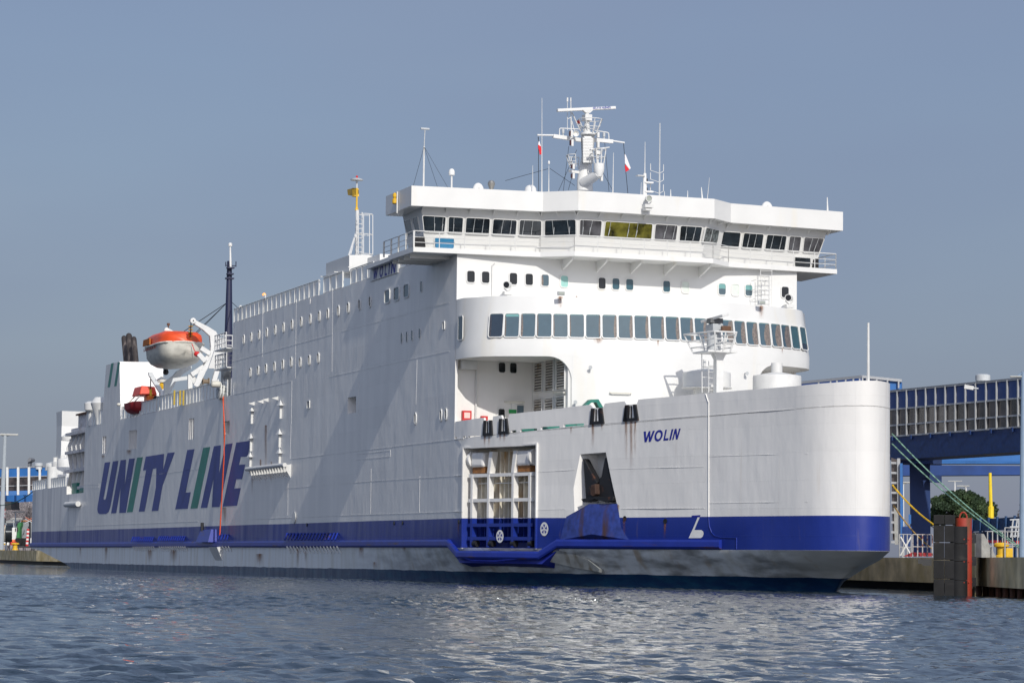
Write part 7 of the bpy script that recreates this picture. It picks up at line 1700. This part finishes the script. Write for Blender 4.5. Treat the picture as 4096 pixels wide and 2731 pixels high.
# =====================================================================  TRUCKS AND GEAR AT LEFT
Dk = 425
def LB(x0, y0, x1, y1, d_, dep, name, mt, parent, bevel=.06):
    q = [LW(x0, y1, d_), LW(x1, y1, d_), LW(x1, y0, d_), LW(x0, y0, d_)]; return MB().prism(q, nrm*dep).build(name, mt, parent, bevel=bevel)
tr = thing('articulated_truck', 'green truck cab with long grey trailer parked behind the stern', 'truck', LW(300, 1190, Dk))
LB(245, 895, 500, 1105, Dk+1, 2.6, 'trailer_body', mat('trailer_grey', (.22, .235, .25), .6, var=.15), tr); LB(262, 875, 500, 896, Dk+.8, 2.7, 'trailer_top_rail', mat('rusty_orange_rail', (.30, .13, .05), .7), tr)
cab = [(205, 1110), (213, 965), (222, 920), (238, 903), (262, 905), (262, 945), (246, 985), (244, 1110)]
CG = mat('truck_green', (.02, .16, .04), .45); m = MB(); m.prism([LW(x, y, Dk) for x, y in cab], nrm*2.4); cb_ = m.build('cab', CG, tr, bevel=.05)
LB(212, 970, 226, 1020, Dk-.1, .05, 'side_window', DGLASS, cb_, 0)
for x in (232, 288, 330): c = LW(x, 1152, Dk-.1); MB().lathe(c-Vector((0, 0, 0)), [(.62, 0), (.66, .1), (.66, .3), (.3, .32)], 16, -nrm).build('wheel', RUBBER, tr, smooth=True)
LB(245, 1105, 500, 1135, Dk+1.2, 2, 'chassis', BLACK, tr)
gm = mat('green_trailer_lettering', (.03, .16, .08), .6)
m = MB(); c = LW(268, 965, Dk+.6); 
for i in range(14): a0 = R(60+i*20); a1 = R(80+i*20); u = Vector((t.x, t.y, 0)); m.bar(c+u*.9*math.cos(a0)*.6+Vector((0, 0, 1.3*math.sin(a0))), c+u*.9*math.cos(a1)*.6+Vector((0, 0, 1.3*math.sin(a1))), .02, .28, nrm)
m.build('trailer_emblem', mat('grey_emblem', (.10, .12, .13), .6), tr)
tk = thing('tank_truck', 'pale truck with dark shiny tank beside the green cab', 'truck', LW(110, 1190, Dk+6))
LB(22, 940, 70, 1140, Dk+7, 2.5, 'box_body', mat('truck_cream', (.55, .52, .42), .6), tk); p = LW(72, 1050, Dk+6); q = LW(165, 1050, Dk+6); MB().tube(p, q, 1.45, n=20).build('tank', mat('tank_dark_steel', (.04, .05, .06), .15, metal=.5, var=.5, scale=1), tk, smooth=True)
LB(150, 970, 206, 1130, Dk+4, 2.4, 'white_cab', MARKW, tk); LB(188, 975, 200, 1015, Dk+3.9, .05, 'side_window', DGLASS, tk, 0); LB(40, 1135, 205, 1180, Dk+6, 2, 'chassis', BLACK, tk)
bl_ = thing('warehouse', 'low hall with dark roof behind the trucks at left', 'building', LW(60, 1100, 520)); LB(-60, 905, 190, 1150, 520, 10, 'wall', mat('warehouse_grey', (.20, .21, .22), .8), bl_)
LB(-60, 885, 200, 925, 519.5, 11, 'roof', mat('slate_roof', (.09, .105, .13), .7), bl_)
bl2 = thing('shed', 'grey shed with flat slate roof further back at left', 'building', LW(400, 900, 560)); LB(100, 870, 480, 1150, 560, 10, 'wall', mat('warehouse_grey', (.20, .21, .22), .8), bl2)
# level-crossing sign
cs = thing('crossing_sign', 'railway crossing sign with double orange and white cross at left', 'sign', LW(378, 1180, 405)); MB().tube(LW(378, 1185, 405), LW(374, 845, 405), .13).build('post', BLACK, cs)
OC = mat('faded_orange_sign', (.45, .14, .08), .6)
for p, q, c_ in (((318, 838), (428, 895), OC), ((318, 895), (428, 838), OC), ((315, 862), (430, 920), GREYP), ((315, 915), (430, 862), GREYP)): MB().bar(LW(*p, 404.6), LW(*q, 404.6), .08, .30, nrm).build('cross_arm', c_, cs)
LB(348, 952, 372, 978, 404, .3, 'signal_head', BLACK, cs)
def striped_post(lab, p, q, d_, r=.2, n=9):
    T = thing('striped_post', lab, 'post', LW(*p, d_), 'red and white striped posts at left'); a = LW(*p, d_); b = LW(*q, d_)
    for i in range(n): MB().tube(a+(b-a)*i/n, a+(b-a)*(i+1)/n, r).build('band', RED if i % 2 == 0 else MARKW, T)
striped_post('leaning red and white striped barrier post in front of the trailer', (338, 1200), (353, 985), 396)
striped_post('red and white striped post at the left lamp post, lower one', (26, 1170), (42, 935), 400)
striped_post('red and white striped post above the signal box at far left', (45, 855), (50, 740), 410, n=5)
LB(30, 848, 60, 910, 409, .5, 'x', BLACK, None); o = bpy.data.objects['x']; o.name = 'signal_box'; tag(o, 'black signal box on the striped post at far left', 'signal box')
rc = thing('road_barrier', 'red and white plastic barrier with orange beacons near the tank truck', 'barrier', LW(160, 1190, 400)); LB(130, 1150, 200, 1190, 400, .6, 'barrier_body', RED, rc); LB(150, 1118, 180, 1150, 400.1, .5, 'barrier_top', mat('barrier_orange', (.8, .16, .05), .5), rc); LB(85, 1155, 108, 1192, 399.9, .5, 'white_block', MARKW, rc); LB(42, 1150, 60, 1192, 399.8, .5, 'white_block', MARKW, rc)
rl = thing('quay_railing', 'white railing between the crossing sign and the stern', 'railing', LW(420, 1190, 398), 'white railings on the quay'); m = MB()
for x in (388, 425, 462): m.tube(LW(x, 1190, 398), LW(x, 1108, 398), .12)
m.tube(LW(385, 1108, 398), LW(470, 1105, 398), .1); m.tube(LW(385, 1155, 398), LW(470, 1152, 398), .08); m.build('bars', WHITE2, rl)
m = MB(); q = [LW(205, 1215, 392), LW(225, 1198, 392), (LW(300, 1205, 392)), LW(400, 1195, 392), LW(440, 1212, 392), LW(440, 1222, 392), LW(205, 1222, 392)]; m.prism(q, nrm*2); o = m.build('tarpaulin', BLACK, None); tag(o, 'dark rubber mat heap lying on the left quay edge', 'mat')
# far crane head
cr = thing('harbour_crane', 'distant grey crane head over the left footbridge', 'crane', LW(360, 230, 900)); C_ = mat('distant_crane', (.16, .17, .19), .8); m = MB(); m.prism([LW(x, y, 900) for x, y in ((335, 215), (352, 150), (378, 148), (372, 215), (362, 215), (362, 180), (345, 215))], nrm*2); m.build('jib', C_, cr); m = MB(); m.prism([LW(x, y, 899) for x, y in ((338, 135), (352, 110), (365, 92), (382, 98), (392, 118), (382, 140), (350, 148))], nrm*4); m.build('machinery_house', C_, cr)
m = MB(); m.tube(LW(365, 215, 900), Vector((LW(365, 215, 900).x, LW(365, 215, 900).y, 2)), 2); m.build('tower', C_, cr)
for i, (x, y, d_) in enumerate(((195, 775, 470), (75, 900, 480), (172, 860, 480))):
    lamp_post(['double street lamp between footbridge and warehouse', 'white lamp cluster near the left lamp post', 'small lamp left of the green truck'][i], zq(x, 1180), zq(x, y), d_, ((zq(x+45, y-2), 1.8),) + (((zq(x+12, y+2), 1.5),)), .16, mat('grey_post', (.36, .40, .43), .5))
